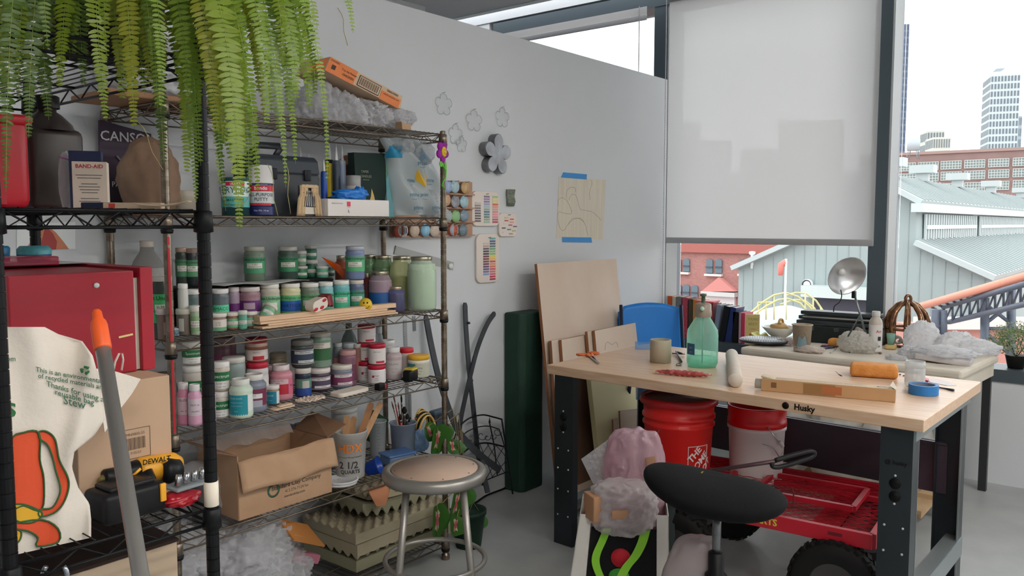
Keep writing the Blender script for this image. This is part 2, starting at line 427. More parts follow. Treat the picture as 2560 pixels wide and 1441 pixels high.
a,b=G(2038,742),G(2192,800)
m=MB(). m(M((60,58,72),.6)). slab([(-.05,a. y,a. z+7),(-.05,b. y,a. z+7),(-.05,b. y,0),(-.05,a. y,0)],(-1,0,0),.05)
dd=m. build('loading_door',parent=sh)
m=MB(). m(TRIMC)
for px in(2036,2125,2195):m. box((-.2,G(px,760). y,1.5),(.2,.25,a. z+7.2))
m. box((-.3,(a. y+b. y)/2,a. z+7.2),(.6,abs(b. y-a. y)+.5,.35));m. build('door_canopy',parent=sh)
q=lz(G(2021,711));rm=Matrix. Rotation(-math. pi/2,3,'Y')
m=MB(). m(M((225,230,232),.4)). lathe([(0,0),(.17,0),(.17,.14),(.15,.18)],q,20,rm). m(M((50,56,60),.4)). lathe([(.15,.18),(.12,.18),(.11,.15)],q,20,rm). m(M((235,238,240),.4)). lathe([(.11,.15),(0,.17)],q,20,rm);m. build('wall_lamp',parent=sh)
q=lz(G(1880,657));MB(). tube([q+Vector((0,0,-.2)),q+Vector((0,0,.25))],.05). lathe([(.05,.25),(.1,.28),(.1,.36),(0,.38)],q,10). build('vent_pipe',M((225,228,228),.4),sh)
XB=45.0
BRK=bpy. data. materials. new('brick');BRK. use_nodes=True
nt=BRK. node_tree;b_=nt. nodes['Principled BSDF'];tx=nt. nodes. new('ShaderNodeTexBrick');tc=nt. nodes. new('ShaderNodeTexCoord');mp=nt. nodes. new('ShaderNodeMapping')
mp. inputs['Rotation']. default_value=(math. pi/2,0,math. pi/2);mp. inputs['Scale']. default_value=(1,1,1)
sx=nt. nodes. new('ShaderNodeSeparateXYZ');cx=nt. nodes. new('ShaderNodeCombineXYZ');nt. links. new(tc. outputs['Object'],sx. inputs[0]);nt. links. new(sx. outputs[1],cx. inputs[0]);nt. links. new(sx. outputs[2],cx. inputs[1])
nt. links. new(cx. outputs[0],tx. inputs['Vector']);tx. inputs['Scale']. default_value=3;tx. inputs['Color1']. default_value=(*lin((148,100,94)),1);tx. inputs['Color2']. default_value=(*lin((160,112,106)),1);tx. inputs['Mortar']. default_value=(*lin((170,124,118)),1);tx. inputs['Mortar Size']. default_value=.018
nt. links. new(tx. outputs[0],b_. inputs['Base Color']);b_. inputs['Roughness']. default_value=.85
yb=P(1540,600,0,XB). y;ye=P(2020,600,0,XB). y;zt=P(1800,545,0,XB). z
bb=E('brick_building',(XB,(yb+ye)/2,-7),label='red brick building with paired arched windows across the yard',cat='building')
def lb(px,py):p=P(px,py,0,XB);return Vector((0,p. y-(yb+ye)/2,p. z+7))
MB(). box((6,0,(zt+7)/2),(12,abs(yb-ye),zt+7)). build('wall',BRK,bb)
cz=lb(1800,622). z;MB(). box((-.1,0,cz),(.3,abs(yb-ye),.5)). build('cornice',M((158,92,84),.8),bb)
def arched(px0,px1,py0,py1):
 a,c=lb(px0,py0),lb(px1,py1);w=abs(a. y-c. y);ym=(a. y+c. y)/2;zb_=c. z;zt_=a. z-w*.3
 pts=[(ym-w/2,zb_),(ym+w/2,zb_),(ym+w/2,zt_)]+[(ym+w/2*math. cos(t),zt_+w*.35*math. sin(t))for t in[math. pi*k/8 for k in range(1,8)]]+[(ym-w/2,zt_)]
 f=MB(). prism(pts,0,-.12,0). build('arched_window',M((88,104,116),.25),bb)
 MB(). box((-.16,ym,(zb_+zt_)/2),(.06,w,.07)). build('sash_bar',M((60,66,72),.5),f)
for a in((1689,1704,647,679),(1711,1725,647,679),(1768,1783,648,683),(1791,1806,648,683),(1851,1868,650,684),(1873,1888,650,684),(1690,1705,712,745),(1709,1725,712,745),(1731,1746,714,745),(1608,1623,647,679),(1630,1646,647,679)):arched(*a)
for a in((1686,1726,682),(1765,1808,687),(1848,1890,687),(1605,1648,682)):
 p,q=lb(a[0],a[2]),lb(a[1],a[2]);MB(). box((-.15,(p. y+q. y)/2,p. z),(.25,abs(p. y-q. y),.12)). build('stone_sill',M((214,206,202),.6),bb)
p,q,t_=lb(1762,728),lb(1846,728),lb(1805,693)
MB(). prism([(p. y,p. z),(q. y,q. z),(t_. y,t_. z)],0,-.5,0). build('pediment',M((196,128,122),.8),bb)
MB(). box((-.3,(p. y+q. y)/2,p. z-.1),(.5,abs(p. y-q. y),.25)). build('door_lintel',M((190,186,186),.7),bb)
MB(). box((-.1,(p. y+q. y)/2,p. z/2-.1),(.2,abs(p. y-q. y)*.86,p. z)). build('garage_door',M((205,198,200),.7),bb)
fa,fb=D(2150,392.5,153),D(2760,363.5,131.5)
fa. z=fb. z=fa. z
fl=(fb-fa);fu=fl. normalized();fn=Vector((fu. y,-fu. x,0));fn=fn if fn. dot(Vector((1,0,0)))<0 else-fn
ff=E('factory_building',(fa. x,fa. y,-7),label='long brown brick factory with bands of white framed windows at the right',cat='building')
def fp(px,py):
 d=D(px,py,1)-CAM;n=fn;t=(fa-CAM). dot(n)/d. dot(n);return CAM+d*t-Vector((fa. x,fa. y,-7))
hh=fa. z+7
fm=Matrix((fu,-fn,(0,0,1))). transposed()
MB(). box(fu*fl. length/2-fn*8+Vector((0,0,hh/2)),(fl. length,16,hh),fm). build('wall',M((132,108,104),.85,var=.08,scale=.4),ff)
MB(). box(fu*fl. length/2-fn*8+Vector((0,0,hh+.15)),(fl. length+.6,16.6,.5),fm). build('parapet',M((150,126,120),.8),ff)
for row,(ya,ybm)in enumerate(((404,422),(431,450),(460,480))):
 for px in(2264,2321,2378,2437,2497,2558,2620):
  sl=-.047*(px-2378);a=fp(px-25,ya+sl);c=fp(px+25,ybm+sl);w=(c-a). dot(fu);h=a. z-c. z;mid=(a+c)/2
  f=MB(). box(mid+fn*.05,(w,.15,h),fm). build('factory_window',M((112,128,128),.3),ff)
  m=MB(). m(M((200,202,198),.6))
  for k in range(8):m. box(mid+fn*.16+fu*(w*(k/7-.5)),(.07,.1,h),fm)
  for k in range(4):m. box(mid+fn*.16+Vector((0,0,h*(k/3-.5))),(w,.1,.08),fm)
  m. build('muntins',parent=f)
def tower(name,label,px0,px1,py,d,mat,pane,nx,nz,depthm=14,skew=0.0,base=-7,crown=None):
 p=D(px0,py,d);q=D(px1,py,d);c=(p+q)/2;w=(q-p). length;zt=p. z
 t=E(name,(c. x,c. y,base),HEAD-math. pi/2+skew,label=label,cat='building');h=zt-base
 MB(). box((0,depthm/2,h/2),(w,depthm,h)). build('wall',mat,t)
 m=MB(). m(pane)
 for i in range(nx):
  for k in range(nz):
   m. box(((i+.5)/nx*w-w/2,-.02*d/100,h-(k+.5)*(zt-H)*1.0/nz),(w/nx*.55,.04*d/100,(zt-H)/nz*.68))
 n2=max(2,int(nx*depthm/w))
 for i in range(n2):
  for k in range(nz):m. box((-w/2,(i+.5)/n2*depthm,h-(k+.5)*(zt-H)/nz),(.06*d/100,depthm/n2*.55,(zt-H)/nz*.68))
 m. build('windows',parent=t).__setitem__('kind','stuff')
 if crown is not None:MB(). box((crown*w,depthm/2,h+.02*d),(w*.3,depthm*.5,.02*d)). build('roof_plant',M((190,196,198),.6),t)
 return t
tower('apartment_tower','white gridded high rise tower on the right skyline',2482,2547,187,320,M((182,190,194),.6),M((92,104,112),.3),9,20,16,-.35,crown=-.1)
tower('office_building','pale mid rise block left of the gridded tower, under the skyline',2320,2360,327,330,M((180,182,176),.7),M((98,104,108),.4),6,8,10,-.2)
tower('office_building','lower pale block adjoining the mid rise on the skyline',2335,2375,343,305,M((190,190,182),.7),M((108,114,116),.4),7,7,10,-.2)
t=tower('skyscraper','slender dark blue grey supertall tower beside the window post',2236,2274,60,420,M((84,96,116),.5),M((60,72,94),.3),7,30,10,0)
tower('apartment_tower','stepped grey side block behind the white gridded tower',2540,2556,290,340,M((150,160,168),.6),M((110,120,128),.4),3,10,12,0)
for i,(a,b_,y_,lb_)in enumerate(((1690,1752,305,'first narrow block left'),(1752,1830,352,'stepped second block'),(1968,2112,300,'broad tall block right of centre'),(1868,1966,372,'lower block beside the broad one'),(1700,2180,430,'wide low block at the foot'))):
 dd=222 if i==4 else 240+i*11;p,q=D(a,y_,dd),D(b_,y_,dd);c=(p+q)/2
 o=MB(). box((0,4,(c. z+7)/2),((q-p). length,8,c. z+7)). m(M((120,110,108),.8))
 for k in range(5):o. box((0,-.1,(c. z+7)*(1-.04-k*.07)),((q-p). length*.9,.2,.6))
 o=o. build('city_building',M((134,120,116),.8));o. location=(c. x,c. y,-7);o. rotation_euler=(0,0,HEAD-math. pi/2);tag(o,'hazy building silhouette seen through the white shade, '+lb_,'building')
p=D(2283,378,140);wt=E('water_tower',p,label='round rooftop water tower on legs beside the supertall tower',cat='water tower')
MB(). lathe([(0,.1),(1.0,.1),(1.05,2.0),(0,2.5)],(0,0,0),20). build('tank',M((170,178,184),.6),wt)
for k in range(4):
 a=math. pi/4+k*math. pi/2;MB(). tube([(.85*math. cos(a),.85*math. sin(a),.2),(1.2*math. cos(a),1.2*math. sin(a),-1.4)],.08). build('leg',M((120,128,134),.5),wt)
dB=15.0
br=E('truss_bridge',D(2450,800,dB),label='sloping dark steel truss gangway with an orange pipe along its top',cat='gangway')
o=br. location
def bt(a,b,r,name,mat,extra=None):
 m=MB(). tube([D(a[0],a[1],a[2]if len(a)>2 else dB)-o,D(b[0],b[1],b[2]if len(b)>2 else dB)-o],r,6);return m. build(name,mat,br)
DK=M((78,84,98),.5,.2);OR=M((216,138,116),.6)
bt((2290,770,16.5),(2700,652,12),.075,'orange_pipe',OR)
for dz in(0,1.1):
 bt((2358,768,dB+dz+1),(2700,672,11.5+dz),.05,'top_chord',DK);bt((2372,806,dB+dz+1),(2700,728,11.5+dz),.05,'bottom_chord',DK)
m=MB()
for k in range(17):
 t=k/16;x=2360+340*t;d=(dB+1)*(1-t)+11.5*t;a=D(x,768-96*t,d)-o;b=D(x,808-80*t,d)-o
 m. tube([a,b],.022,5)
 if k<16:t2=(k+1)/16;m. tube([b,D(x+21,768-96*t2,(dB+1)*(1-t2)+11.5*t2)-o],.018,5)
m. build('web_braces',DK,br)
m=MB()
for k in range(22):
 t=k/21;x=2330+370*t;d=16*(1-t)+11.5*t;m. tube([D(x,768-106*t,d)-o,D(x+10,772-106*t,d+1.2)-o],.03,4)
m. build('deck_treads',DK,br)
for px,y0,y1 in((2338,775,850),(2357,776,850),(2462,745,1010),(2528,722,1010)):bt((px,y0),(px,y1),.075,'tower_post',DK)
for a,b in(((2462,760),(2528,810)),((2528,760),(2462,810)),((2462,830),(2528,890)),((2528,830),(2462,890)),((2462,822),(2528,822)),((2338,778),(2357,778)),((2338,815),(2357,815))):bt(a,b,.035,'tower_brace',DK)
a,b=D(2290,805,19),D(2700,760,19)
lo=E('low_building',((a. x+b. x)/2,(a. y+b. y)/2,-7),HEAD-math. pi/2,label='low reddish building with white doors behind the truss gangway',cat='building')
L_=(b-a). length;hz=6.1
MB(). box((0,.5,hz/2),(L_,1,hz)). build('wall',M((186,130,120),.8,var=.1,scale=1),lo)
for k in range(6):MB(). box((-L_/2+(k+.5)*L_/6,-.05,hz*.42),(L_/9,.1,hz*.84)). build('door_panel',M((214,214,214),.6),lo)
MB(). box((0,-.1,hz+.1),(L_,.4,.25)). build('coping',M((206,196,190),.6),lo)
p=D(1965,800,17);dm=E('white_dome',(p. x,p. y,-7),label='pale blue white fabric dome tent behind the books',cat='tent')
zt=D(1965,765,17). z+7;rr=1.25
MB(). lathe([(rr*1.5,zt-2.6),(rr*1.22,zt-1.1),(rr*.9,zt-.45),(rr*.5,zt-.14),(.12,zt),(0,zt)],(0,0,0),32). build('canopy',M((160,182,192),.5),dm)
MB(). lathe([(rr*1.5,0),(rr*1.5,zt-2.6)],(0,0,0),32). build('side_wall',M((150,170,180),.5),dm)
YL=M((190,182,128),.5)
yr=E('yellow_railing',D(1960,780,15),label='pale yellow arched steel railings over the dome',cat='railing');o=yr. location
def arc(pts,d,r=.018):
 m=MB();P3=[]
 for i in range(len(pts)-1):
  for k in range(6):t=k/6;P3. append((pts[i][0]*(1-t)+pts[i+1][0]*t,pts[i][1]*(1-t)+pts[i+1][1]*t))
 P3. append(pts[-1]);m. tube([D(x,y,d)-o for x,y in P3],r,6);m. build('arched_rail',YL,yr)
arc([(1868,790),(1905,757),(1935,738),(1965,732),(1995,742),(2025,768),(2045,800)],15)
arc([(1880,790),(1915,766),(1945,750),(1970,747),(2000,758),(2030,790)],14.6)
arc([(1960,740),(1990,732),(2015,734),(2040,752),(2066,790)],15.4);arc([(1950,762),(1985,750),(2012,752),(2035,770),(2050,796)],15.2)
arc([(1895,757),(1932,756)],15)
for x,y0 in((1895,757),(1915,750),(1935,740),(1965,733),(2013,734),(2033,747),(2052,768)):MB(). tube([D(x,y0,15)-o,D(x,800,15)-o],.014,6). build('railing_post',YL,yr)
p=D(1963,735,14.5);ws=E('windsock',p,label='faded red windsock drooping from its pole by the grey shed',cat='windsock')
MB(). tube([(0,0,-6),(0,0,.62)],.02,6). build('pole',M((200,204,200),.5),ws)
tp=D(1963,661,14.5)-p
sr=(RT*1.0)
MB(). tube([tp+RT*.02,tp-RT*.02+Vector((0,0,.03)),tp-RT*.07,tp-RT*.08-Vector((0,0,.2)),],[.05,.06,.055,.04],12). build('sock',M((220,120,110),.7),ws)
CHR=M((150,140,126),.3,.85,rgb2=(112,96,80),scale=30,stretch=(1,1,1))
CHRW=M((128,116,102),.34,.8)
BLKM=M((16,17,20),.42)
def rack(name,label,x0,x1,y0,y1,levels,ptop,pm,wm,wires_along,collar,caps=True):
 """posts at the corners of x0..x1, y0..y1; wires_along: axis the shelf wires run along"""
 r=E(name,((x0+x1)/2,(y0+y1)/2,0),label=label,cat='wire shelving rack')
 o=r. location;pr=.0127
 def post(x,y):
  prof=[(0,0),(.018,0),(.018,.02),(pr,.03)];z=.05
  while z<ptop-.01:
   prof+=[(pr,z-.0012),(pr-.0016,z-.0008),(pr-.0016,z+.0008),(pr,z+.0012)];z+=.0254
  prof+=[(pr,ptop-.004),(pr-.003,ptop),(0,ptop)]
  return MB(). lathe(prof,(x-o. x,y-o. y,0),16,smooth=False). build('post',pm,r)
 posts=[post(x,y)for y in(y0,y1)for x in(x0,x1)]
 for lv in levels:
  m=MB();zt=lv-.004;zb=lv-.034
  cs=[(x0,y0),(x1,y0),(x1,y1),(x0,y1)]
  for i in range(4):
   a=Vector((*cs[i],0))-Vector((o. x,o. y,0));b=Vector((*cs[(i+1)%4],0))-Vector((o. x,o. y,0));d=(b-a). normalized();L=(b-a). length
   a2=a+d*pr;b2=b-d*pr
   m. tube([a2+Vector((0,0,zt)),b2+Vector((0,0,zt))],.0032,6);m. tube([a2+Vector((0,0,zb)),b2+Vector((0,0,zb))],.0032,6)
   n=max(2,round(L/.056));pts=[]
   nv=Vector((-d. y,d. x,0))*.003
   for k in range(n+1):
    pts. append(a2+d*((L-2*pr)*k/n)+Vector((0,0,zb if k%2 else zt))+nv*0)
   m. tube(pts,.002,5)
  if wires_along==1:
   for k in range(int((x1-x0)/.0255)):
    x=x0+.012+k*.0255-o. x;m. tube([(x,y0-o. y,lv-.001),(x,y1-o. y,lv-.001)],.0017,4,cap=False)
   for f in(.33,.67):y=y0+(y1-y0)*f-o. y;m. tube([(x0-o. x,y,zt),(x1-o. x,y,zt)],.003,5)
  else:
   for k in range(int((y1-y0)/.0255)):
    y=y0+.012+k*.0255-o. y;m. tube([(x0-o. x,y,lv-.001),(x1-o. x,y,lv-.001)],.0017,4,cap=False)
   for f in(.33,.67):x=x0+(x1-x0)*f-o. x;m. tube([(x,y0-o. y,zt),(x,y1-o. y,zt)],.003,5)
  sh_=m. build('shelf',wm,r)
  for x,y in cs:
   MB(). lathe([(pr+.0005,lv-.045),(pr+.006,lv-.043),(pr+.0045,lv-.004),(pr+.0005,lv-.002)],(x-o. x,y-o. y,0),16). build('collar',wm,sh_)
   if collar:MB(). lathe([(pr+.0005,lv-.058),(pr+.005,lv-.057),(pr+.007,lv-.045),(pr+.0005,lv-.044)],(x-o. x,y-o. y,0),16). build('sleeve',BLKM,sh_)
 return r
CX0=P(428,900,1,2.454). x
S1,S2,S3,S4,S5,S6=1.863,1.508,1.112,.814,.459,.093
YF,YBK=2.454,2.835
rk=rack('wire_shelving_rack','tall tarnished chrome wire rack crowded with glaze jars against the partition',CX0,2.553,YF,YBK,(S1,S2,S3,S4,S5,S6),1.875,CHR,CHRW,1,True)
m=MB()
a0=ang_cam((CX0,YF))+.25
for z0,z1 in((.82,1.405),(1.415,1.44)):
 m. grid(lambda u,v:(CX0-rk. location. x+.0134*math. cos(a0-.3+u*.6),YF-rk. location. y+.0134*math. sin(a0-.3+u*.6),z0+(z1-z0)*v),6,2)
m. build('red_tape_strip',M((190,34,50),.4),rk)
BX0,BX1,BY0,BY1=.498,.863,1.475,2.275
B1,B2,B3,B4=1.80,1.508,.917,.62
bk=rack('wire_shelving_rack','black wire rack at the left with a fern on top and a red box inside',BX0,BX1,BY0,BY1,(B1,B2,B3,B4),1.845,BLKM,BLKM,1,False)
MB(). lathe([(.0131,.919),(.0142,.92),(.0142,.968),(.0131,.969)],(BX1-bk. location. x,BY0-bk. location. y,0),20). build('masking_tape_band',M((236,224,205),.6),bk)
W_=WP-.001
def wp(px,py,off=0):return P(px,py,1,WP-off)
def wallthing(name,px,py,label,cat,group=None,off=.0):
 return E(name,wp(px,py,off),label=label,cat=cat,group=group)
CLW=film((225,230,232),.25,.1)
def outline(name,px,py,w,h,lobes,label,mat,r=.003,filled=0,group=None,depth_=.0,rot=0):
 t=wallthing(name,px,py,label,'wall decoration',group)
 sx=(wp(px+w/2,py)-wp(px-w/2,py)). length/2;sz=abs((wp(px,py-h/2)-wp(px,py+h/2)). z)/2
 pts=[]
 for k in range(90):
  th=2*math. pi*k/90+rot;rr=.62+.38*abs(math. cos(lobes*th/2))**.55
  pts. append((sx*rr*math. sin(th),-.006,sz*rr*math. cos(th)))
 return t,pts,sx,sz
for i,(px,py,w,h,lb_)in enumerate(((1107,262,42,56,'leftmost, highest on the wall'),(1183,303,40,54,'middle of the row'),(1254,295,34,50,'rightmost of the row'),(1137,337,34,52,'lower, beside the shelf corner'),(1152,362,26,40,'lowest, faintest'))):
 t,pts,sx,sz=outline('clear_flower',px,py,w,h,5,'faint clear plastic flower hanging on the partition, '+lb_,CLW)
 MB(). tube(pts,.0022,6,closed=True). build('petal_outline',CLW,t)
 m=MB(). m(film((230,234,236),.1,.1));n=len(pts);m. add([(p[0]*.97,-.005,p[2]*.97)for p in pts],[tuple(range(n))]);m. build('petal_sheet',parent=t)
 MB(). tube([(0,0,sz*1.05),(0,-.02,sz*1.1)],.0012,6). build('pin',M((120,122,125),.3,.8),t)
t=wallthing('tin_flower',1229,388,'thick grey tin five petal flower mounted on the partition','wall decoration')
def daisy(R_,n=5,k=100,rot=0,inner=.42):
 pts=[]
 for i in range(k):
  th=2*math. pi*i/k;c=abs(math. cos(n*th/2));rr=inner+(1-inner)*(c**.62)
  pts. append((R_*rr*math. sin(th+rot),R_*rr*math. cos(th+rot)))
 return pts
Rw=(wp(1262,388)-wp(1196,388)). length/2*1.02
pp=daisy(Rw,rot=.08)
MB(). prism([(x,z)for x,z in pp],1,-.045,0). build('tin_body',M((128,128,132),.4,.7,var=.3,scale=14),t,bevel=.002)
MB(). prism([(x*.955,z*.955)for x,z in pp],1,-.047,-.044). build('tin_face',M((150,152,156),.42,.6,var=.25,scale=16),t,label='brushed pale tin face')
t=wallthing('ceramic_relief',1273,495,'small green grey ceramic bundle of stems on the partition','wall decoration')
m=MB(). m(M((128,136,120),.4,var=.3,scale=60))
for k in range(6):x=-.026+k*.0105;m. tube([(x,-.008,-.045),(x+.004,-.014,-.02),(x-.003,-.012,.01),(x+.003*(k%3),-.01,.045)],[.005,.006,.0055,.007],8)
m. tube([(-.03,-.012,-.022),(.03,-.014,-.026)],.005,8);m. build('stems',parent=t)
MB(). tube([(-.028,-.014,.022),(.03,-.013,.018)],.004,8). build('binding',M((112,120,104),.4),t)
def rr_poly(w,h,r,wob=0,n=6):
 pts=[]
 for cx_,cz_,a0_ in((w/2-r,h/2-r,0),(-w/2+r,h/2-r,90),(-w/2+r,-h/2+r,180),(w/2-r,-h/2+r,270)):
  for k in range(n+1):
   a=math. radians(a0_+90*k/n);pts. append((cx_+r*math. cos(a),cz_+r*math. sin(a)))
 return[(x*(1+wob*math. sin(z*30)),z)for x,z in pts]
CER=M((226,214,204),.35)
def board(px0,px1,py0,py1,cols,label,shear=0,wob=0):
 c=((px0+px1)/2,(py0+py1)/2);t=wallthing('swatch_board',*c,label,'color chart','ceramic glaze swatch boards')
 w=abs(wp(px1,c[1]). x-wp(px0,c[1]). x);h=abs(wp(c[0],py0). z-wp(c[0],py1). z)
 poly=rr_poly(w,h,min(w,h)*.2,wob)
 MB(). prism(poly,1,-.014,0). build('ceramic_slab',CER,t,bevel=.003)
 for(u,v0,dv,sw,sh_,cs)in cols:
  for i,rgb in enumerate(cs):
   if rgb is None:continue
   du=0
   if isinstance(u,(list,tuple)):du=u[i%len(u)]
   x=((du if isinstance(u,(list,tuple))else u)-.5)*w;z=h/2-(v0+dv*i)*h
   m=MB(). box((x,-.0145,z),(sw*w,.002,sh_*h));m. build('swatch',M(rgb,.25,var=.12,scale=120),t)
 MB(). tube([(0,-.014,h*.42),(.004,-.03,h*.43)],.0016,6). build('nail',M((50,50,52),.4,.6),t)
dk=[(116,92,96),(86,84,104),(60,54,66),(70,58,70),(66,44,50),(96,52,48),(150,82,60),(120,66,66)]
board(1176,1245,479,566,[(.2,.34,.073,.2,.048,[(196,186,176),(132,124,122)]+dk[:6]),(.52,.15,.073,.2,.05,[(118,86,128),(140,118,160),(126,104,158),(150,148,186),(160,186,196),(116,158,160),(54,106,130),(72,116,136),(84,120,122),(130,168,138),(150,184,150)]),(.83,.15,.073,.2,.05,[(160,190,120),(222,214,110),(232,204,110),(212,76,64),(224,150,110),(226,150,140),(222,128,128),(228,140,150),(224,120,140),(196,76,110),(168,40,70)])],'larger rounded ceramic glaze chart with three swatch columns, beside the pegboard of discs')
board(1187,1245,585,707,[(.4,.2,.052,.24,.036,[(220,200,180),(190,160,140),(90,84,110),(50,40,60),(60,36,50),(110,50,50),(130,46,50),(130,54,60),(116,50,80),(100,60,100),(96,80,140),(120,110,170),(130,160,200)]),(.68,.1,.052,.24,.036,[(90,166,150),(44,84,140),(50,84,130),(70,110,100),(100,156,110),(120,186,130),(130,190,90),(230,206,90),(236,190,70),(214,70,50),(230,140,90),(220,110,90),(214,84,90),(222,110,120),(214,90,120),(190,46,80),(170,30,60)])],'tall rounded ceramic glaze chart with two long swatch columns, lowest on the wall')
board(1243,1288,533,592,[([.4,.7,.4,.7,.35,.62,.88,.25,.55,.82,.3,.65],.2,.062,.2,.05,[(226,180,90),(206,60,60),(200,56,66),(228,150,120),(236,220,216),(176,66,96),(120,60,110),(60,66,100),(60,130,140),(160,176,130),(226,226,226),(170,150,110)])],'small wavy ceramic glaze chart with scattered swatches, rightmost',wob=.0)
PX0,PX1,PY0,PY1=975,1178,447,592
bw=wp(PX1,520). x-wp(PX0,520). x;bc=wp((PX0+PX1)/2+4,521)
pg=E('disc_rack',(bc. x,WP,bc. z),label='stepped wooden wall rack with rows of hanging glaze test discs',cat='display rack')
hz=1.545-1.445
zt_,zb_=wp(1110,452). z-bc. z,wp(1080,592). z-bc. z
WD=M((178,138,112),.6,rgb2=(196,158,130),scale=10)
MB(). box((0,-.006,(zt_+zb_)/2),(bw,.012,zt_-zb_)). build('back_board',WD,pg)
rows=4
for k in range(rows):
 z=zb_+(zt_-zb_)*(k+0.0)/rows+.004;MB(). box((0,-.02,z),(bw,.022,.008)). build('ledge',WD,pg)
discs=[((1103,470),(225,214,200)),((1090,474),(150,90,70)),((1122,467),(170,190,226)),((1140,467),(176,206,214)),((1166,469),(206,170,120)),((1092,500),(176,214,204)),((1118,500),(220,176,140)),((1141,504),(156,158,166)),((1163,505),(170,204,214)),((1102,545),(180,190,188)),((1122,540),(176,188,186)),((1142,541),(150,200,140)),((1164,540),(140,160,176)),((1010,577),(214,216,218)),((1039,577),(222,198,176)),((1066,576),(150,206,236)),((1089,577),(214,196,180)),((1138,575),(170,176,190)),((1161,576),(120,140,150)),((1000,577),(176,80,60)),((1136,575),(190,90,60))]
places=['top row first','top row second','top row third','top row fourth','top row, end stack','second row left','second row middle','second row, marbled silver','second row, end','third row first','third row second','third row, grass green','third row, end','bottom row, striped black and white','bottom row, plain beige','bottom row, bright sky blue','bottom row, fourth','bottom row, grey lilac','bottom row, smoky end','bottom row, red backed start','bottom row, orange ringed']
rm90=Matrix. Rotation(math. pi/2,3,'X')
for i,((px,py),rgb)in enumerate(discs):
 q=wp(px,py,.05);nst=3 if i not in(14,16)else 2
 t=E('test_disc_stack',q,label='hanging round glaze test discs on the wall rack, '+places[i],cat='test disc',group='glaze test discs on the wall rack')
 rd=.031;w2=1 if i%3 else .96
 for k in range(nst):
  cc=[(156,84,60),(196,150,120),(120,96,90)][(i+k)%3]if k else rgb
  m=MB(). lathe([(0,-.002),(rd,-.0025),(rd,.0025),(0,.002)],(k*-.0025,.008+k*.0075,-k*.001),24,rm90)
  d_=m. build('disc' if k else 'front_disc',M(cc,.2 if rgb[2]>200 else .35,var=.12 if i not in(7,)else .45,scale=40),t)
  if i==13 and k==0:
   s_=MB(). m(M((40,40,44),.4))
   for j in range(5):x=-.02+j*.01;s_. box((x,.0045,0),(.0035,.001,.042-abs(j-2)*.007))
   s_. build('stripes',parent=d_)
 MB(). tube([(.0,.045,.024),(.0,-.004,.027),(.012,-.012,.03)],.0013,6). build('nail',M((60,60,64),.4,.7),t)
t=wallthing('taped_drawing',1452,521,'pencil line drawing on pale wood grain paper taped to the partition','drawing')
o=t. location
c=[wp(1397,442),wp(1514,450),wp(1508,599),wp(1390,596)]
PAP=M((224,217,200),.8,rgb2=(213,205,187),scale=3,stretch=(16,16,.8))
MB(). slab([p-o for p in c],(0,-1,0),.0015). build('paper_sheet',PAP,t)
pc=M((136,133,128),.8);m=MB(). m(pc)
def px_curve(pts,r=.0011,off=.002):
 P3=[]
 for i in range(len(pts)-1):
  p0=pts[max(i-1,0)];p1=pts[i];p2=pts[i+1];p3=pts[min(i+2,len(pts)-1)]
  for k in range(5):
   u=k/5;f=lambda a,b,c_,d:.5*((2*b)+(-a+c_)*u+(2*a-5*b+4*c_-d)*u*u+(-a+3*b-3*c_+d)*u**3)
   P3. append(wp(f(p0[0],p1[0],p2[0],p3[0]),f(p0[1],p1[1],p2[1],p3[1]),off)-o)
 P3. append(wp(*pts[-1],off)-o);return P3
for c_ in([(1416,495),(1417,478),(1426,469),(1437,470),(1440,482)],[(1423,500),(1428,488),(1438,487),(1444,500),(1450,522),(1462,526),(1480,530),(1495,542),(1503,552)],[(1395,515),(1396,500),(1405,495),(1415,500),(1423,512),(1429,530),(1425,535),(1408,533),(1397,530),(1394,545),(1400,570),(1408,577),(1418,565),(1430,548),(1450,546),(1462,560),(1470,590)],[(1420,562),(1432,550),(1448,547),(1460,556)],[(1475,500),(1474,480),(1480,460),(1477,450)]):
 m. tube(px_curve(c_),.0008,4)
m. build('pencil_lines',parent=t)
TB=M((64,146,214),.6)
for n_,c_ in(('tape_strip',[(1408,431),(1467,436),(1466,449),(1402,444)]),('tape_strip',[(1405,593),(1478,594),(1480,607),(1406,606)])):
 MB(). slab([wp(*q,.0016)-o for q in c_],(0,-1,0),.0012). build(n_,TB,t)
t=wallthing('photo_print',113,592,'white bordered print with orange and red shapes pinned low behind the black rack','print');o=t. location
MB(). slab([wp(*q)-o for q in((41,560),(187,555),(187,623),(41,626))],(0,-1,0),.004). build('print_sheet',M((236,240,240),.5),t)
c_=[(62,625),(80,600),(98,578),(120,566),(140,582),(158,604),(172,623)]
MB(). slab([wp(*q,.004)-o for q in c_],(0,-1,0),.001). build('printed_shape',M((206,130,96),.5),t)
MB(). slab([wp(*q,.0052)-o for q in((98,625),(105,600),(114,566),(132,584),(142,604),(140,624))],(0,-1,0),.001). build('printed_shape',M((170,60,54),.5),t)
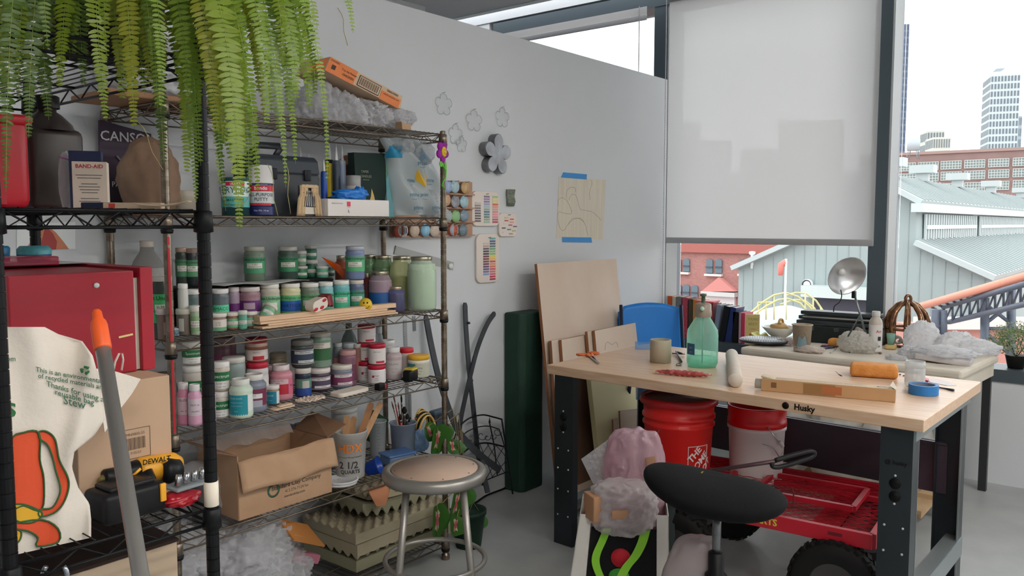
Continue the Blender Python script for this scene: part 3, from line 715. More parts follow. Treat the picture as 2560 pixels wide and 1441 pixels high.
def strip(name,a,b,wpx,label,mat,cat='ruler',off=.0,th=.002,pins=1):
 pa,pb=wp(*a,off),wp(*b,off);c=(pa+pb)/2;t=E(name,c,label=label,cat=cat)
 d=(pb-pa). normalized();n=Vector((d. z,0,-d. x));w=wpx/2050*depth(c)/2;L=(pb-pa). length/2
 m=MB(). slab([d*-L-n*w,d*L-n*w,d*L+n*w,d*-L+n*w],(0,-1,0),th);m. build('blade',mat,t)
 m=MB(). m(M((60,62,64),.6))
 for k in range(int(2*L/.0127)):q=d*(-L+.006+k*.0127)+n*w*.7;m. box(q+Vector((0,-th-.0004,0)),(.0009,.0006,.0009+(0.006 if k%2 else .01))if abs(d. x)>.5 else(.005 if k%2 else .009,.0006,.001))
 m. build('tick_marks',parent=t).__setitem__('kind','stuff')
 return t
STL=M((176,180,184),.35,.6)
strip('steel_ruler',(1012,800),(1019,1060),12,'long steel yardstick hanging on the partition behind the rack',STL,off=.001)
strip('steel_ruler',(1034,790),(1036,828),11,'short steel ruler end hanging below the third shelf',STL,off=.001)
strip('steel_ruler',(958,800),(952,905),17,'wide perforated steel strip behind the red lidded jars',M((190,190,188),.5),off=.002)
strip('steel_ruler',(1024,985),(1026,1075),9,'narrow bent steel strip behind the brushes',STL,off=.001)
t=wallthing('drafting_triangle',1050,643,'long clear ruler tilted on the partition behind the mason jars','ruler');o=t. location
MB(). slab([wp(*q,.001)-o for q in((989,615),(1134,656),(1132,676),(984,636))],(0,-1,0),.0025). build('acrylic_blade',film((214,216,214),.6,.2),t)
MB(). tube([wp(984,636,.003)-o,wp(989,614,.003)-o],.0012,5). build('dark_edge',M((60,60,64),.5),t)
MB(). blob(wp(1127,666,.008)-o,(.03,.014,.03),3,.3,3,3). build('putty_blob',M((226,226,224),.7),t)
JW=(230,226,220)
JR={}
def L(f0,f1,rgb,span=200,off=0,lines=(),tc=(20,40,30),bold=.0):return(f0,f1,rgb,span,off,lines,tc,bold)
def UG(g=(88,176,128),s='Velvet Underglaze',patch='V-382'):
 return[L(.28,.78,g,230),L(.66,.78,tuple(int(v*.94)for v in g),230,0,((s,.105,.71),),(12,66,46),.01),L(.44,.60,(226,224,214),84,0,((patch,.07,.555),('LEADFREE 16 FL OZ',.048,.48)),(30,30,30))]
def UGS(g=(96,180,136)):return[L(.16,.80,g,240),L(.34,.60,(228,224,216),120,0,(('V-310',.11,.52),('UNDERGLAZE',.08,.40)),(40,40,44))]
def SPEC(big=1):return[L(.45,.82,(26,112,62),210,0,(('Spectrum',.2,.64),),(235,240,235)),L(.12,.42,(236,234,230),130,0,(('GLAZES 1112',.075,.34),('CLEAR  PINT',.07,.2)),(50,50,54))]
def SPF(rgb,b2=(226,218,220)):return[L(.2,.8,rgb,220),L(.62,.76,b2,110,14,(('SPECTRUM',.1,.69),),(60,30,50)),L(.24,.36,b2,90,24,(('Floating',.08,.30),),(60,30,50)),L(.795,.812,(236,230,230),220),L(.19,.207,(236,230,230),220)]
def MAYCO():return[L(.06,.96,(226,220,218),230,0,(('MAYCO',.12,.78),),(60,54,60)),L(.1,.24,(196,40,70),60,24)]
def REDW():return[L(.16,.84,(228,222,222),230,0,(('designer',.1,.62),('LIQUID',.07,.44),('Underglaze',.06,.33)),(50,44,48)),L(.5,.64,(180,30,50),14,-22)]
def jar(key,px,top,w,kind,body,lid,labs,label,bot=None,y=None,z=None,under=None,op=1.0,name='glaze_jar',cat='jar',group=None,tilt=0,liquid=None,h=None,metal_lid=False,shelf=S3,lead=1.0):
 if under:
  u=JR[under];d=u['d'];dd=D(px,560,d);cx,cy=dd. x,dd. y;z0=u['top']
  if math. hypot(cx-u['x'],cy-u['y'])>u['r']*.5:
   k=u['r']*.5/math. hypot(cx-u['x'],cy-u['y']);cx=u['x']+(cx-u['x'])*k;cy=u['y']+(cy-u['y'])*k
 elif y is not None:
  q=P(px,560,1,y);cx,cy=q. x,y;z0=z if z is not None else shelf
 else:
  z0=z if z is not None else shelf
  p=P(px,bot,2,z0);r0=w/2/F*depth(p);hv=Vector((p. x,p. y,0)). normalized();cx,cy=p. x+hv. x*r0,p. y+hv. y*r0
 d=depth((cx,cy,z0));r=w/2/F*d
 dirv=Vector((cx,cy)). normalized()
 zt=P(px,top,1,cy+(r*.8*dirv. y if top>560 else-r*.8*dirv. y)). z if h is None else z0+h
 hh=max(.02,zt-z0)
 t=E(name,(cx,cy,z0+.0008),label=label,cat=cat,group=group)
 if tilt:t. rotation_euler=(0,tilt,0)
 ang=ang_cam((cx,cy))
 if kind=='pint':
  lh=min(hh*.13,.016);bh=hh-lh;lr=r*.93
  prof=[(0,.001),(r*.9,.001),(r*.97,.006),(r*.96,bh*.26),(r*.985,bh*.28),(r*.985,bh*.80),(r*.96,bh*.83),(r*.99,bh*.87),(r*.97,bh*.93),(r*.86,bh*.985),(r*.86,bh),(0,bh)]
  if tilt==0:pass
 elif kind=='tub':
  lh=hh*.2;bh=hh-lh;lr=r
  prof=[(0,.001),(r*.84,.001),(r*.88,.004),(r*.93,bh*.96),(r*.9,bh),(0,bh)]
 elif kind=='wide':
  lh=min(hh*.2,.02);bh=hh-lh;lr=r*.98
  prof=[(0,.001),(r*.88,.001),(r*.97,.01),(r,bh*.18),(r*.985,bh*.2),(r*.985,bh*.84),(r,bh*.86),(r*.98,bh*.95),(r*.9,bh),(0,bh)]
 elif kind=='bottle':
  lh=hh*.15;bh=hh-lh;lr=r*.74
  prof=[(0,.001),(r*.9,.001),(r,.01),(r*.985,bh*.22),(r*.96,bh*.26),(r*.96,bh*.74),(r,bh*.8),(r*.98,bh*.87),(r*.8,bh*.95),(r*.68,bh*.985),(r*.68,bh),(0,bh)]
 elif kind=='jug':
  lh=.022;bh=hh-lh;lr=r*.32;prof=[(0,.001),(r*.9,.001),(r,.01),(r,bh*.5),(r*.9,bh*.64),(r*.6,bh*.84),(r*.32,bh*.95),(r*.3,bh),(0,bh)]
 elif kind=='mason':
  lh=.016;bh=hh-lh*.6;lr=r*.74
  prof=[(0,.004),(r*.6,.002),(r*.9,.001),(r,.012),(r,bh*.68),(r*.97,bh*.76),(r*.82,bh*.87),(r*.72,bh*.91),(r*.715,bh)]
 elif kind=='cup':
  lh=.012;bh=hh-lh;lr=r*1.0
  prof=[(0,.001),(r*.8,.001),(r*.82,.004),(r*.95,bh),(0,bh)]
 bm_=M(body,.32,var=.05,scale=25)if op>=1 else film(body,op,.12,tuple(min(255,v+40)for v in body))
 MB(). lathe(prof,seg=32). build('body',bm_,t)
 if op<1 and liquid:
  c_,f=liquid;m=MB(). lathe([(0,.006),(r*.9,.006),(r*.955,.014),(r*.955,bh*f),(0,bh*f)],seg=28);m. build('glaze_inside',M(c_,.4,var=.12,scale=22),t)
 if lid:
  z1=bh-.001 if kind!='mason' else bh-lh*.75
  lp=[(lr*.97,z1),(lr,z1+.001),(lr,z1+lh*.85),(lr*.96,z1+lh),(lr*.88,z1+lh),(lr*.84,z1+lh*.9),(0,z1+lh*.9)]
  if kind in('tub','wide'):lp=[(lr*.96,z1),(lr*1.0,z1+.001),(lr,z1+lh*.8),(lr*.97,z1+lh*.95),(lr*.93,z1+lh),(0,z1+lh)]
  MB(). lathe(lp,seg=32). build('lid',M(lid,.3,.85)if metal_lid else M(lid,.4,var=.03),t)
 rl={'pint':.99,'tub':.935,'wide':.992,'bottle':.966,'jug':1.0,'mason':1.0,'cup':.93}[kind]*r+.0006
 for n_,(f0,f1,rgb,span,off,lines,tc,bold)in enumerate(labs or()):
  rr=rl+.0005*n_;a0=ang+math. radians(off-span/2);a1=ang+math. radians(off+span/2);sh0=1
  m=MB(). m(M(rgb,.45,var=.03)). grid(lambda u,v:(rr*math. cos(a0+(a1-a0)*u),rr*math. sin(a0+(a1-a0)*u),bh*(f0+(f1-f0)*v)),20,2)
  for s_,sz,fz in lines:
   m. m(M(tc,.6));text_cyl(m,s_,sz*bh,rr+.0004,bh*fz,ang+math. radians(off),bold)
  m. build('label',parent=t)
 JR[key]=dict(x=cx,y=cy,z=z0,top=z0+hh,r=r,d=d,h=hh)
 return t
ZR=1.262
q0,q1=P(440,700,1,2.70),P(835,690,1,2.70)
o=MB(). rbox((0,0,.072),(q1. x-q0. x,.13,.144),.006). build('storage_box',M((22,23,26),.5));o. location=((q0. x+q1. x)/2,2.765,S3+.001)
tag(o,'long low black box on the third shelf carrying the raised row of jars','box')
ZR=S3+.1465
G1,G2,G3=(84,160,118),(60,140,96),(100,190,150)
YR=2.76
jar('u1',634,616,52,'pint',(122,140,122),(196,194,182),UG(G1,patch='V-353'),'tall grey green underglaze jar standing alone on the raised row below the hanging fern',y=YR,z=ZR)
jar('u2',718,616,49,'pint',(72,92,84),(206,204,194),UG(G2,patch='V-375'),'dark green underglaze jar on the raised row beside the stacked small jars',y=YR,z=ZR)
jar('u4',751,665,31,'tub',(64,120,90),(214,210,204),UGS(G2),'small green underglaze jar under another, right of the dark green tall jar',y=YR,z=ZR)
jar('u3',749,627,30,'tub',(150,160,146),(206,204,196),UGS((110,160,130)),'small smeared underglaze jar stacked on top, right of the dark green tall jar',under='u4')
jar('u6',777,650,31,'tub',(48,96,78),(206,204,196),UGS((52,122,88)),'dark small green jar, lower of the tallest small stack',y=2.79,z=ZR)
jar('u5',776,614,30,'tub',(50,104,92),(198,198,190),UGS((60,132,104)),'dark teal small jar, top of the tallest small stack',under='u6')
jar('u7',804,665,31,'tub',(110,190,160),(226,222,214),UGS(G3),'small mint green jar at the right end of the raised row',y=2.74,z=ZR)
jar('u8',825,662,20,'tub',(70,80,110),(186,190,186),UGS((70,132,110)),'small blue grey jar half hidden behind the mint green one',y=2.80,z=ZR)
jar('ua',452,619,32,'pint',(56,66,60),(176,150,134),UG((78,134,96),patch='V-361'),'dark underglaze jar with a brown lid at the far left of the raised row',y=2.76,z=ZR)
jar('ub',478,621,34,'pint',(40,48,52),(150,126,112),UG((84,148,100),patch='V-380'),'dark underglaze jar with brown lid partly hidden by the black post',y=2.74,z=ZR)
YM=2.60
mid=[('m0',478,723,40,(92,112,112),(224,222,216),[L(.1,.62,(80,190,140),90,20,(('AMACO',.14,.5),),(20,60,44))],'slate green jar left of the black post on the third shelf'),('m1',546,721,42,(96,106,112),(228,226,222),[L(.08,.68,(92,210,160),130,0,(('AMACO',.13,.57),('Velvet Underglaze',.07,.44)),(16,60,44)),L(.1,.28,(232,234,230),40,30,(('V-370',.08,.19),),(30,30,30))],'blue grey jar with square bright green label just right of the black post'),('m2',580,717,29,(170,150,168),(224,216,214),[L(.1,.66,(112,50,120),220),L(.16,.42,(232,230,232),120,0,(('TC  LG',.1,.3),),(60,40,70))],'narrow jar with purple label beside the wide purple one'),('m3',620,716,52,(150,112,124),(212,202,200),[L(.06,.74,(98,42,110),230),L(.22,.42,(232,228,230),160,0,(('Teachers Choice TC-2',.06,.36),('LEADFREE 16 FL OZ',.045,.27)),(60,40,70)),L(.5,.68,(176,150,170),60,-4)],'wide mauve jar with torn purple and white label'),('m4',670,708,50,(188,182,166),(230,228,220),UG((136,196,148),patch='V-308'),'beige grey underglaze jar left of the blue taped one'),('m5',722,707,51,(206,202,160),(232,228,218),[L(.28,.78,(100,182,120),230,0,(('ant Underglaze - Lead',.1,.70),),(12,66,46)),L(.32,.62,(34,92,176),220,0,(('CHARTREUSE',.13,.48),),(16,40,96))],'pale yellow jar with wide blue tape handwritten across its label'),('m6',771,706,47,(124,136,120),(224,222,216),UG((110,170,116),patch='V-345'),'olive grey underglaze jar behind the tape dispenser'),('m7',811,704,39,(128,186,190),(232,230,226),UG((96,196,164),patch='V-332'),'light turquoise underglaze jar right of the tape dispenser'),('m8',850,700,43,(104,176,180),(234,232,226),UG((76,190,150),patch='V-341'),'bright turquoise underglaze jar left of the stacked blue grey pair'),('m9',889,699,38,(98,112,142),(218,208,196),UG((78,160,130),patch='V-326'),'blue grey underglaze jar, lower of the stacked pair behind the yellow ball')]
for k,px,top,w,b,l,lab,txt in mid:jar(k,px,top,w,'pint',b,l,lab,txt,y=YM if k!='m2' else 2.62)
jar('u9',883,615,48,'pint',(118,134,170),(176,180,190),UG((92,176,124),patch='V-320'),'tall periwinkle underglaze jar balanced on top of the blue grey one',under='m9')
jar('ml1',397,690,44,'pint',(60,70,66),(200,198,190),UG((70,190,110)),'dark jar with bright green label behind the near chrome post',y=2.53)
jar('ml2',452,709,25,'pint',(206,204,198),(232,230,226),[],'plain white small jar between the chrome post and the black post',y=2.56)
jar('ml3',404,769,40,'tub',(128,106,98),(214,206,202),[L(.2,.7,(190,170,156),60,20,(),(60,50,50))],'brown grey tub left of the near chrome post on the third shelf',y=2.50)
jar('ml4',452,771,38,'tub',(112,100,92),(208,202,190),[L(.2,.8,(190,186,178),40,-20)],'brown tub behind the watercolour pan box',y=2.55)
jar('ml5',482,763,28,'tub',(170,186,160),(230,226,220),UGS((140,176,130)),'small pale green jar left of the black post, third shelf front',y=2.52)
jar('f1',546,781,42,'tub',(140,112,98),(232,226,216),[L(.05,.3,(110,170,130),240),L(.3,.82,(222,212,204),170,0,(('V-309',.12,.6),('IVY  BR',.1,.45)),(90,60,50))],'brown underglaze jar with cream label at the shelf front, right of the black post',bot=831)
jar('f2',582,779,33,'tub',(150,104,84),(232,226,218),UGS((120,186,140)),'small jar with brown glaze rim, second at the third shelf front',bot=826)
jar('f3',625,777,38,'tub',(130,96,84),(228,222,214),UGS((118,184,146)),'small green labelled jar, third at the third shelf front',bot=821)
jar('f3b',601,776,22,'tub',(110,170,150),(224,222,214),UGS((96,176,150)),'small green jar peeking out between the second and third front jars',y=2.53)
t=jar('f4',655,790,34,'tub',(150,180,150),(226,218,208),UGS((120,180,140)),'small underglaze jar tipped over against the pale jar',y=2.53,h=.062,z=S3+.026);t. rotation_euler=(0,.75,.3)
def mason(k,px,top,w,rgb,liq,label,bot=None,y=None,f=.5,extra=None,lid=(178,172,150),**kw):
 return jar(k,px,top,w,'mason',rgb,lid,extra,label,bot=bot,y=y,op=.62,liquid=(liq,f),metal_lid=True,name='mason_jar',**kw)
mason('j1',924,634,40,(150,186,146),(110,150,110),'dark green mason jar with blue tape behind the others',y=2.79,f=.82,extra=[L(.3,.52,(34,86,150),200)])
mason('j2',957,636,56,(160,190,150),(96,134,92),'forest green mason jar behind the lilac one',y=2.735,f=.8)
mason('j3',1003,637,60,(224,228,184),(190,196,132),'olive yellow mason jar left of the tall mint one',y=2.64,f=.62)
mason('j4',1055,638,72,(222,238,220),(198,220,192),'tall mint green mason jar at the right end of the third shelf',bot=779,f=.88)
mason('j5',949,674,58,(206,190,200),(186,164,176),'lilac mason jar wrapped with blue tape',y=2.60,f=.8,extra=[L(.22,.5,(36,92,160),160,0,(),(20,50,110))])
mason('j6',990,712,45,(130,130,168),(92,92,134),'short dark violet jar with tan lid in front of the mason jars',bot=782,f=.9,lid=(196,176,150))
mason('j7',916,680,26,(160,100,104),(110,40,50),'dark maroon jar squeezed behind the blue grey pair',y=2.66,f=.9)
mason('j8',850,636,28,(170,110,90),(156,84,60),'rust orange jar behind the orange set square',y=2.80,f=.9)
jar('jug',365,601,104,'jug',(186,184,182),(196,186,176),[],'large translucent plastic jug with narrow neck behind the red box',y=2.75,op=.6,liquid=((170,168,164),.75),name='plastic_jug',cat='jug',)
def j4(*a,**k):return jar(*a,shelf=S4,**k)
j4('g2',472,912,52,'wide',(196,188,178),(224,222,216),SPEC(),'white glaze tub with green band, lower of the pair left of the black post',y=2.585)
j4('g1',471,852,50,'wide',(190,184,172),(206,204,198),SPEC(),'white glaze tub with green band, upper of the pair left of the black post',under='g2')
PK=(216,150,170)
j4('p1',461,954,31,'bottle',(206,130,156),(224,214,214),[L(.3,.78,(206,172,180),180,0,(('GLOSS',.09,.7),('PN  05',.06,.4)),(70,50,60))],'deep pink squeeze bottle beside the near chrome post',bot=1066)
j4('p2',489,958,34,'bottle',(222,168,196),(226,222,222),[L(.3,.78,(222,204,214),180,0,(('PINT 16',.07,.6),('CERAMIC',.06,.42)),(80,70,80))],'light pink bottle between the chrome post and the black post',bot=1068)
j4('p3',522,956,36,'bottle',(216,178,222),(232,228,232),[L(.3,.78,(226,214,230),180)],'lavender bottle mostly hidden behind the black post',bot=1064)
j4('w2',552,975,42,'wide',(206,194,180),(232,228,222),SPEC(),'white glaze tub with green band, lower tub right of the black post',bot=1050)
j4('w1',551,901,43,'wide',(210,198,184),(236,232,228),SPEC(),'white glaze tub with green band and black barcode, upper tub right of the black post',under='w2')
j4('w3',575,890,56,'wide',(150,164,160),(230,226,218),[L(.5,.62,(226,230,226),150,0,(('SPECTRUM',.1,.56),),(60,70,70))],'grey green tub with cream lid behind the white pair',y=2.64)
j4('t1',604,942,58,'bottle',(206,222,204),(228,228,220),[L(.1,.72,(226,232,226),200,0),L(.1,.72,(28,148,162),118,-26,(('CLEAR GLAZE',.06,.62),('dipping and brushing',.045,.5),('non toxic  lead free',.045,.4),('16 oz',.05,.24)),(190,226,228))],'pale green bottle with a large teal label at the shelf front',bot=1050)
j4('gr',637,930,60,'bottle',(128,132,146),(226,222,216),[L(.22,.74,(120,44,72),210),L(.46,.6,(222,220,218),120,-20,(('Crackle CR-4',.06,.55),),(30,30,30)),L(.2,.4,(166,166,180),50,14)],'grey bottle with worn maroon label beside the teal labelled one',bot=1036)
j4('r1b',634,903,54,'wide',(206,204,204),(196,36,60),[L(.1,.8,(216,214,212),200,0,(('STONEWARE',.1,.3),),(60,60,60))],'white tub with red ring lid under the brown and red jar',y=2.62)
j4('r1',633,842,54,'wide',(190,160,146),(158,34,50),[L(.1,.66,(220,208,202),220,0,(('MAYCO',.1,.5),),(110,70,70)),L(.12,.32,(200,40,60),60,10),L(.64,.8,(132,84,62),200)],'brown streaked jar with dark red lid topping a stack',under='r1b')
j4('t2',682,960,34,'tub',(170,140,110),(232,228,224),[L(.06,.86,(226,230,228),200,0),L(.06,.86,(30,132,160),110,-20,(('GLAZE',.14,.6),('4 oz',.12,.3)),(190,226,230))],'small jar with blue and white label in front of the pink bottle',bot=1014)
j4('pk',704,907,57,'bottle',(206,140,152),(222,210,210),[L(.2,.72,(192,36,56),150,-14),L(.56,.72,(222,190,196),110,-16,(('CRYSTALITES',.06,.67),('SERIES',.05,.6)),(50,30,34)),L(.2,.72,(214,110,140),50,62,(('Mayco',.08,.5),),(60,20,40))],'rose pink bottle with red label in the middle of the fourth shelf',bot=1005)
j4('pk2',668,912,36,'bottle',(196,120,130),(216,204,206),[L(.2,.6,(150,30,46),180)],'darker pink bottle hidden behind the rose pink one',y=2.74)
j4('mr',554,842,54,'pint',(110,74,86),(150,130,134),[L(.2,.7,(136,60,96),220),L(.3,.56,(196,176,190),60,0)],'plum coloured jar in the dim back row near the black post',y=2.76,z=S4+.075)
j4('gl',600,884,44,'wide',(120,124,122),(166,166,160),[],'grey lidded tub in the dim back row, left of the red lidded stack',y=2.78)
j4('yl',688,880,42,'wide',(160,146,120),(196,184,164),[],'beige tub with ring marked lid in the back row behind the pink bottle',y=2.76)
j4('dg2',750,918,40,'wide',(34,46,66),(210,206,198),[L(.08,.4,(40,76,150),220),L(.4,.78,(92,136,118),220),L(.4,.7,(190,186,176),50,20)],'navy jar with green and blue painted label under the charcoal jar',y=2.60)
j4('dg1',748,847,56,'wide',(64,72,72),(122,122,118),SPF((48,62,82),(196,200,200)),'charcoal glaze jar with grey lid on top of the navy one',under='dg2')
j4('dp',798,915,58,'wide',(72,58,74),(226,214,210),SPF((84,74,94)),'dark plum jar with grey bands under the sage bottle',bot=983)
j4('sg',803,827,54,'pint',(134,156,140),(196,192,184),[L(.24,.62,(54,106,66),150,-6),L(.62,.8,(222,212,200),130,-8,(('STONEWARE',.055,.745),('GLAZE SW',.05,.67)),(40,50,40))],'tall sage bottle with green foliage label, standing on the plum jar',under='dp')
j4('mv',855,907,53,'wide',(118,126,144),(214,206,196),SPF((134,66,100)),'grey jar with magenta band right of the plum jar',bot=975)
j4('b1',839,856,24,'pint',(120,130,134),(196,200,200),[L(.2,.7,(206,130,140),200)],'small blue grey lidded jar left in the back cluster',y=2.70)
j4('b2',867,856,34,'wide',(110,126,136),(190,196,200),[],'blue grey lidded jar centre of the back cluster',y=2.70)
j4('b4',864,873,42,'wide',(132,92,108),(196,150,150),[L(.2,.7,(110,60,84),220)],'dusky mauve jar with pink ringed lid behind the magenta banded one',y=2.625)
j4('b3',888,859,22,'pint',(150,110,96),(190,186,180),[L(.2,.7,(176,110,100),220)],'slim copper brown jar beside the red and white stack',y=2.67)
RD=(190,28,56)
j4('q1',910,900,46,'wide',(226,222,222),RD,REDW(),'red lidded white jar, bottom of the rear stack',y=2.65)
j4('q2',909,855,46,'wide',(222,218,218),RD,MAYCO(),'red lidded white jar, middle of the rear stack',under='q1')
j4('q3',916,809,44,'wide',(226,222,222),(176,30,52),MAYCO(),'red lidded white jar, topmost of the rear stack near the chrome post',under='q2')
j4('q4',942,909,45,'wide',(230,226,226),RD,REDW(),'red lidded white jar, bottom of the front pair',bot=965)
j4('q5',941,857,43,'wide',(228,224,224),RD,MAYCO(),'red lidded white jar, top of the front pair',under='q4')
j4('ce2',966,848,46,'bottle',(206,204,202),(226,226,226),[],'white capped bottle behind the ceramic stain jar',y=2.70)
j4('ce',984,865,44,'bottle',(184,168,170),(228,228,228),[L(.1,.72,(196,186,186),200,0,(('CERAMIC',.1,.58),('PC Arctic Blue',.055,.42),('PINT',.05,.3)),(110,140,110))],'grey pink bottle with white cap and pale lettering',bot=953)
j4('rl',1012,868,38,'wide',(206,190,184),(206,34,52),[],'cream tub with bright red lid behind the yellow lidded one',y=2.62)
j4('ye',1047,883,55,'wide',(226,222,210),(232,178,46),[L(.08,.8,(196,196,178),220,0,(('Amazing',.12,.58),('Glaze 16oz',.08,.4),('yellow',.08,.26)),(80,90,90)),L(.5,.8,(60,130,128),60,-48)],'white tub with a yellow lid at the right end of the fourth shelf',bot=948)
jar('cb',868,800,50,'jug',(150,160,156),(120,120,118),[],'clear glass demijohn with lilac liquid at the back of the fourth shelf',y=2.79,op=.4,liquid=((150,140,160),.45),name='glass_bottle',cat='bottle',shelf=S4,h=.235)
j4('cg',944,830,20,'bottle',(200,206,208),(200,204,206),[],'small clear ribbed glass bottle behind the red lidded jars',y=2.76,op=.35,h=.21,name='glass_bottle')
mason('jl',398,850,60,(120,130,140),(50,80,130),'glass jar with bright metal lid showing between red box and chrome post',y=2.64,f=.5,shelf=S4,h=.17)
def flatpiece(name,px,py,poly,th,z,label,cat,mat,holes=False,rz=0):
 p=P(px,py,2,z);o=MB(). prism([(x,y)for x,y in poly],2,0,th). build(name,mat,bevel=min(.003,th*.3));o. location=p+Vector((0,0,.001));o. rotation_euler=(0,0,rz)
 return tag(o,label,cat)
PLAS=M((226,214,200),.7,var=.03,scale=30)
flatpiece('plaster_slab',874,985,rr_poly(.165,.07,.02),.016,S4+.001,'thick cream plaster slab lying at the front of the fourth shelf','slab',PLAS,rz=.12)
flatpiece('wooden_tile',706,1022,rr_poly(.10,.034,.012),.007,S4+.001,'thin pale tile lying flat at the shelf edge, under another','tile',M((214,186,156),.6),rz=.1)
flatpiece('wooden_tile',712,1016,rr_poly(.062,.022,.008),.007,S4+.0095,'smaller pale tile resting on the flat one','tile',M((222,196,168),.6),rz=.1)
m=MB(). m(M((222,200,184),.6,var=.12,scale=60))
for k in range(15):
 a=2*math. pi*k/15;m. tube([(.05*math. cos(a)+.011*math. cos(b),.024*math. sin(a)+.011*math. sin(b),.006+.003*math. sin(3*b+k))for b in[2*math. pi*j/10 for j in range(10)]],.0035,6,closed=True)
for k in range(8):
 a=2*math. pi*k/8;m. tube([(.024*math. cos(a)+.012*math. cos(b),.012*math. sin(a)+.009*math. sin(b),.007)for b in[2*math. pi*j/8 for j in range(8)]],.0035,6,closed=True)
o=m. build('ceramic_lace');o. location=P(776,1003,2,S4)+Vector((0,0,.002));tag(o,'lacy pinkish ceramic piece lying at the fourth shelf front','ceramic piece')
t=E('tape_measure',P(1030,958,2,S4)+Vector((.02,.03,.001)),.35,label='black and yellow tape measure in front of the yellow lidded tub',cat='tape measure')
MB(). rbox((0,0,.026),(.078,.04,.05),.01). build('case',M((24,24,26),.4),t)
MB(). rbox((.004,.0,.052),(.05,.043,.008),.003). build('top_badge',M((214,190,50),.45),t);MB(). tube([(.028,0,.05),(.041,0,.03),(.041,0,.004)],.005,8,flat=3). build('yellow_trim',M((224,196,40),.45),t)
m=MB(). m(M((20,20,20),.5));text_flat(m,'STANLEY',.011,(.004,0,.0568),(1,0,0),(0,1,0));m. build('lettering',parent=t)
t=E('tape_dispenser',P(958,978,2,S4)+Vector((.0,.02,.001)),.2,label='small black tape dispenser with red end at the fourth shelf front',cat='tape dispenser')
MB(). rbox((0,0,.014),(.04,.026,.028),.004). build('housing',BLACK,t);MB(). rbox((.026,0,.012),(.012,.022,.02),.003). build('red_end',M((190,30,50),.4),t)
BAL=M((230,196,162),.6,rgb2=(216,180,146),scale=6,stretch=(2,20,20))
a,b=P(655,812,1,2.475),P(992,776,1,2.48)
def stick(i,a,b,w,th,z,label):
 a=Vector((a. x,a. y,0));b=Vector((b. x,b. y,0));c=(a+b)/2;rz=math. atan2(b. y-a. y,b. x-a. x)
 o=MB(). box((0,0,th/2),((b-a). length,w,th)). build('wood_strip',BAL,bevel=.001);o. location=(c. x,c. y,z);o. rotation_euler=(0,0,rz);tag(o,label,'wood strip','balsa strips on the third shelf')
dn=Vector((-(b-a). y,(b-a). x,0)). normalized();a+=dn*.03;b+=dn*.03
stick(0,a-dn*.005,b-dn*.01,.055,.007,S3+.001,'pale balsa strip, bottom of the pile along the shelf front')
stick(1,a+dn*.002+(b-a)*.05,b,.05,.007,S3+.0085,'pale balsa strip, second from the bottom of the pile')
stick(2,a+dn*.004,b+dn*.01-(b-a)*.06,.05,.008,S3+.016,'pale balsa strip, third in the pile')
stick(3,a+dn*.01+(b-a)*.01,b+dn*.005+(b-a)*.02,.036,.018,S3+.0245,'thicker balsa strip on top of the pile')
p=P(914,762,1,2.515);t=E('smiley_ball',(p. x,p. y,p. z),label='small yellow ball with a smiling face on the balsa strips',cat='ball')
t. rotation_euler=(0,0,ang_cam(p));r=.0265
MB(). lathe([(r*math. cos(a_),r*math. sin(a_))if abs(a_)<1.57 else(0,r*math. sin(a_))for a_ in[math. pi*(k/16-.5)for k in range(17)]],seg=24). build('ball_body',M((232,190,40),.4),t)
m=MB(). m(M((20,18,16),.5))
def onb(u,v):return(math. cos(v)*math. cos(u)*r*1.01,math. cos(v)*math. sin(u)*r*1.01,math. sin(v)*r*1.01)
for s_ in(-.28,.28):m. tube([onb(s_,.22+k*.07)for k in range(5)],[.001,.0026,.003,.0026,.001],6)
m. tube([onb(-.62+k*.124,-.12-.42*math. sin(math. pi*k/10))for k in range(11)],.0011,5);m. build('face_print',parent=t)
p=P(792,790,1,2.50);t=E('tape_dispenser',(p. x,p. y,S3+.067),.25,label='cream and red packing tape dispenser lying on the balsa strips',cat='tape dispenser')
t. rotation_euler=(0,-.25,.2)
MB(). prism(rr_poly(.085,.042,.02),1,-.02,.02). build('tape_core',M((226,214,200),.5),t)
MB(). box((.05,0,.0),(.018,.046,.04)). m(M((110,30,34),.4)). box((.062,0,-.004),(.008,.048,.05)). build('cutter',M((136,36,40),.4),t)
m=MB(). m(M((206,40,50),.5))
for x,z in((-.03,-.008),(.004,-.012),(.024,.01)):m. lathe([(0,-.0003),(.012,-.0003),(.012,.0003),(0,.0003)],(x,-.0206,z),16,Matrix. Rotation(math. pi/2,3,'X'),ell=.5)
m. build('red_ovals',parent=t)
p=P(835,700,1,2.70);t=E('set_square',(p. x,p. y,S3+.15),label='bright orange translucent set square leaning behind the periwinkle jar',cat='set square');o=t. location
MB(). slab([P(*q,1,2.70)-o for q in((805,643),(850,663),(860,680),(858,694),(830,668))],(0,1,0),.003). build('plate',film((240,110,30),.75,.2,(255,190,120)),t)
p=P(490,836,2,S3);t=E('paint_pan_set',(p. x,p. y+.03,S3+.001),label='white watercolour pan set at the shelf front behind the black post',cat='paint set');t. rotation_euler=(0,0,.03)
MB(). rbox((0,0,.012),(.17,.05,.024),.003). build('tray',M((226,220,212),.4),t)
for k,c_ in enumerate(((110,140,160),(80,70,80),(200,160,70),(196,190,180),(90,100,150),(180,80,60))):MB(). lathe([(0,.0),(.01,.0),(.01,.0012),(0,.0016)],(-.068+k*.027,-.0255,.012),14,Matrix. Rotation(math. pi/2,3,'X')). build('paint_pan',M(c_,.5),t)
p=P(660,710,1,2.62)
o=MB();
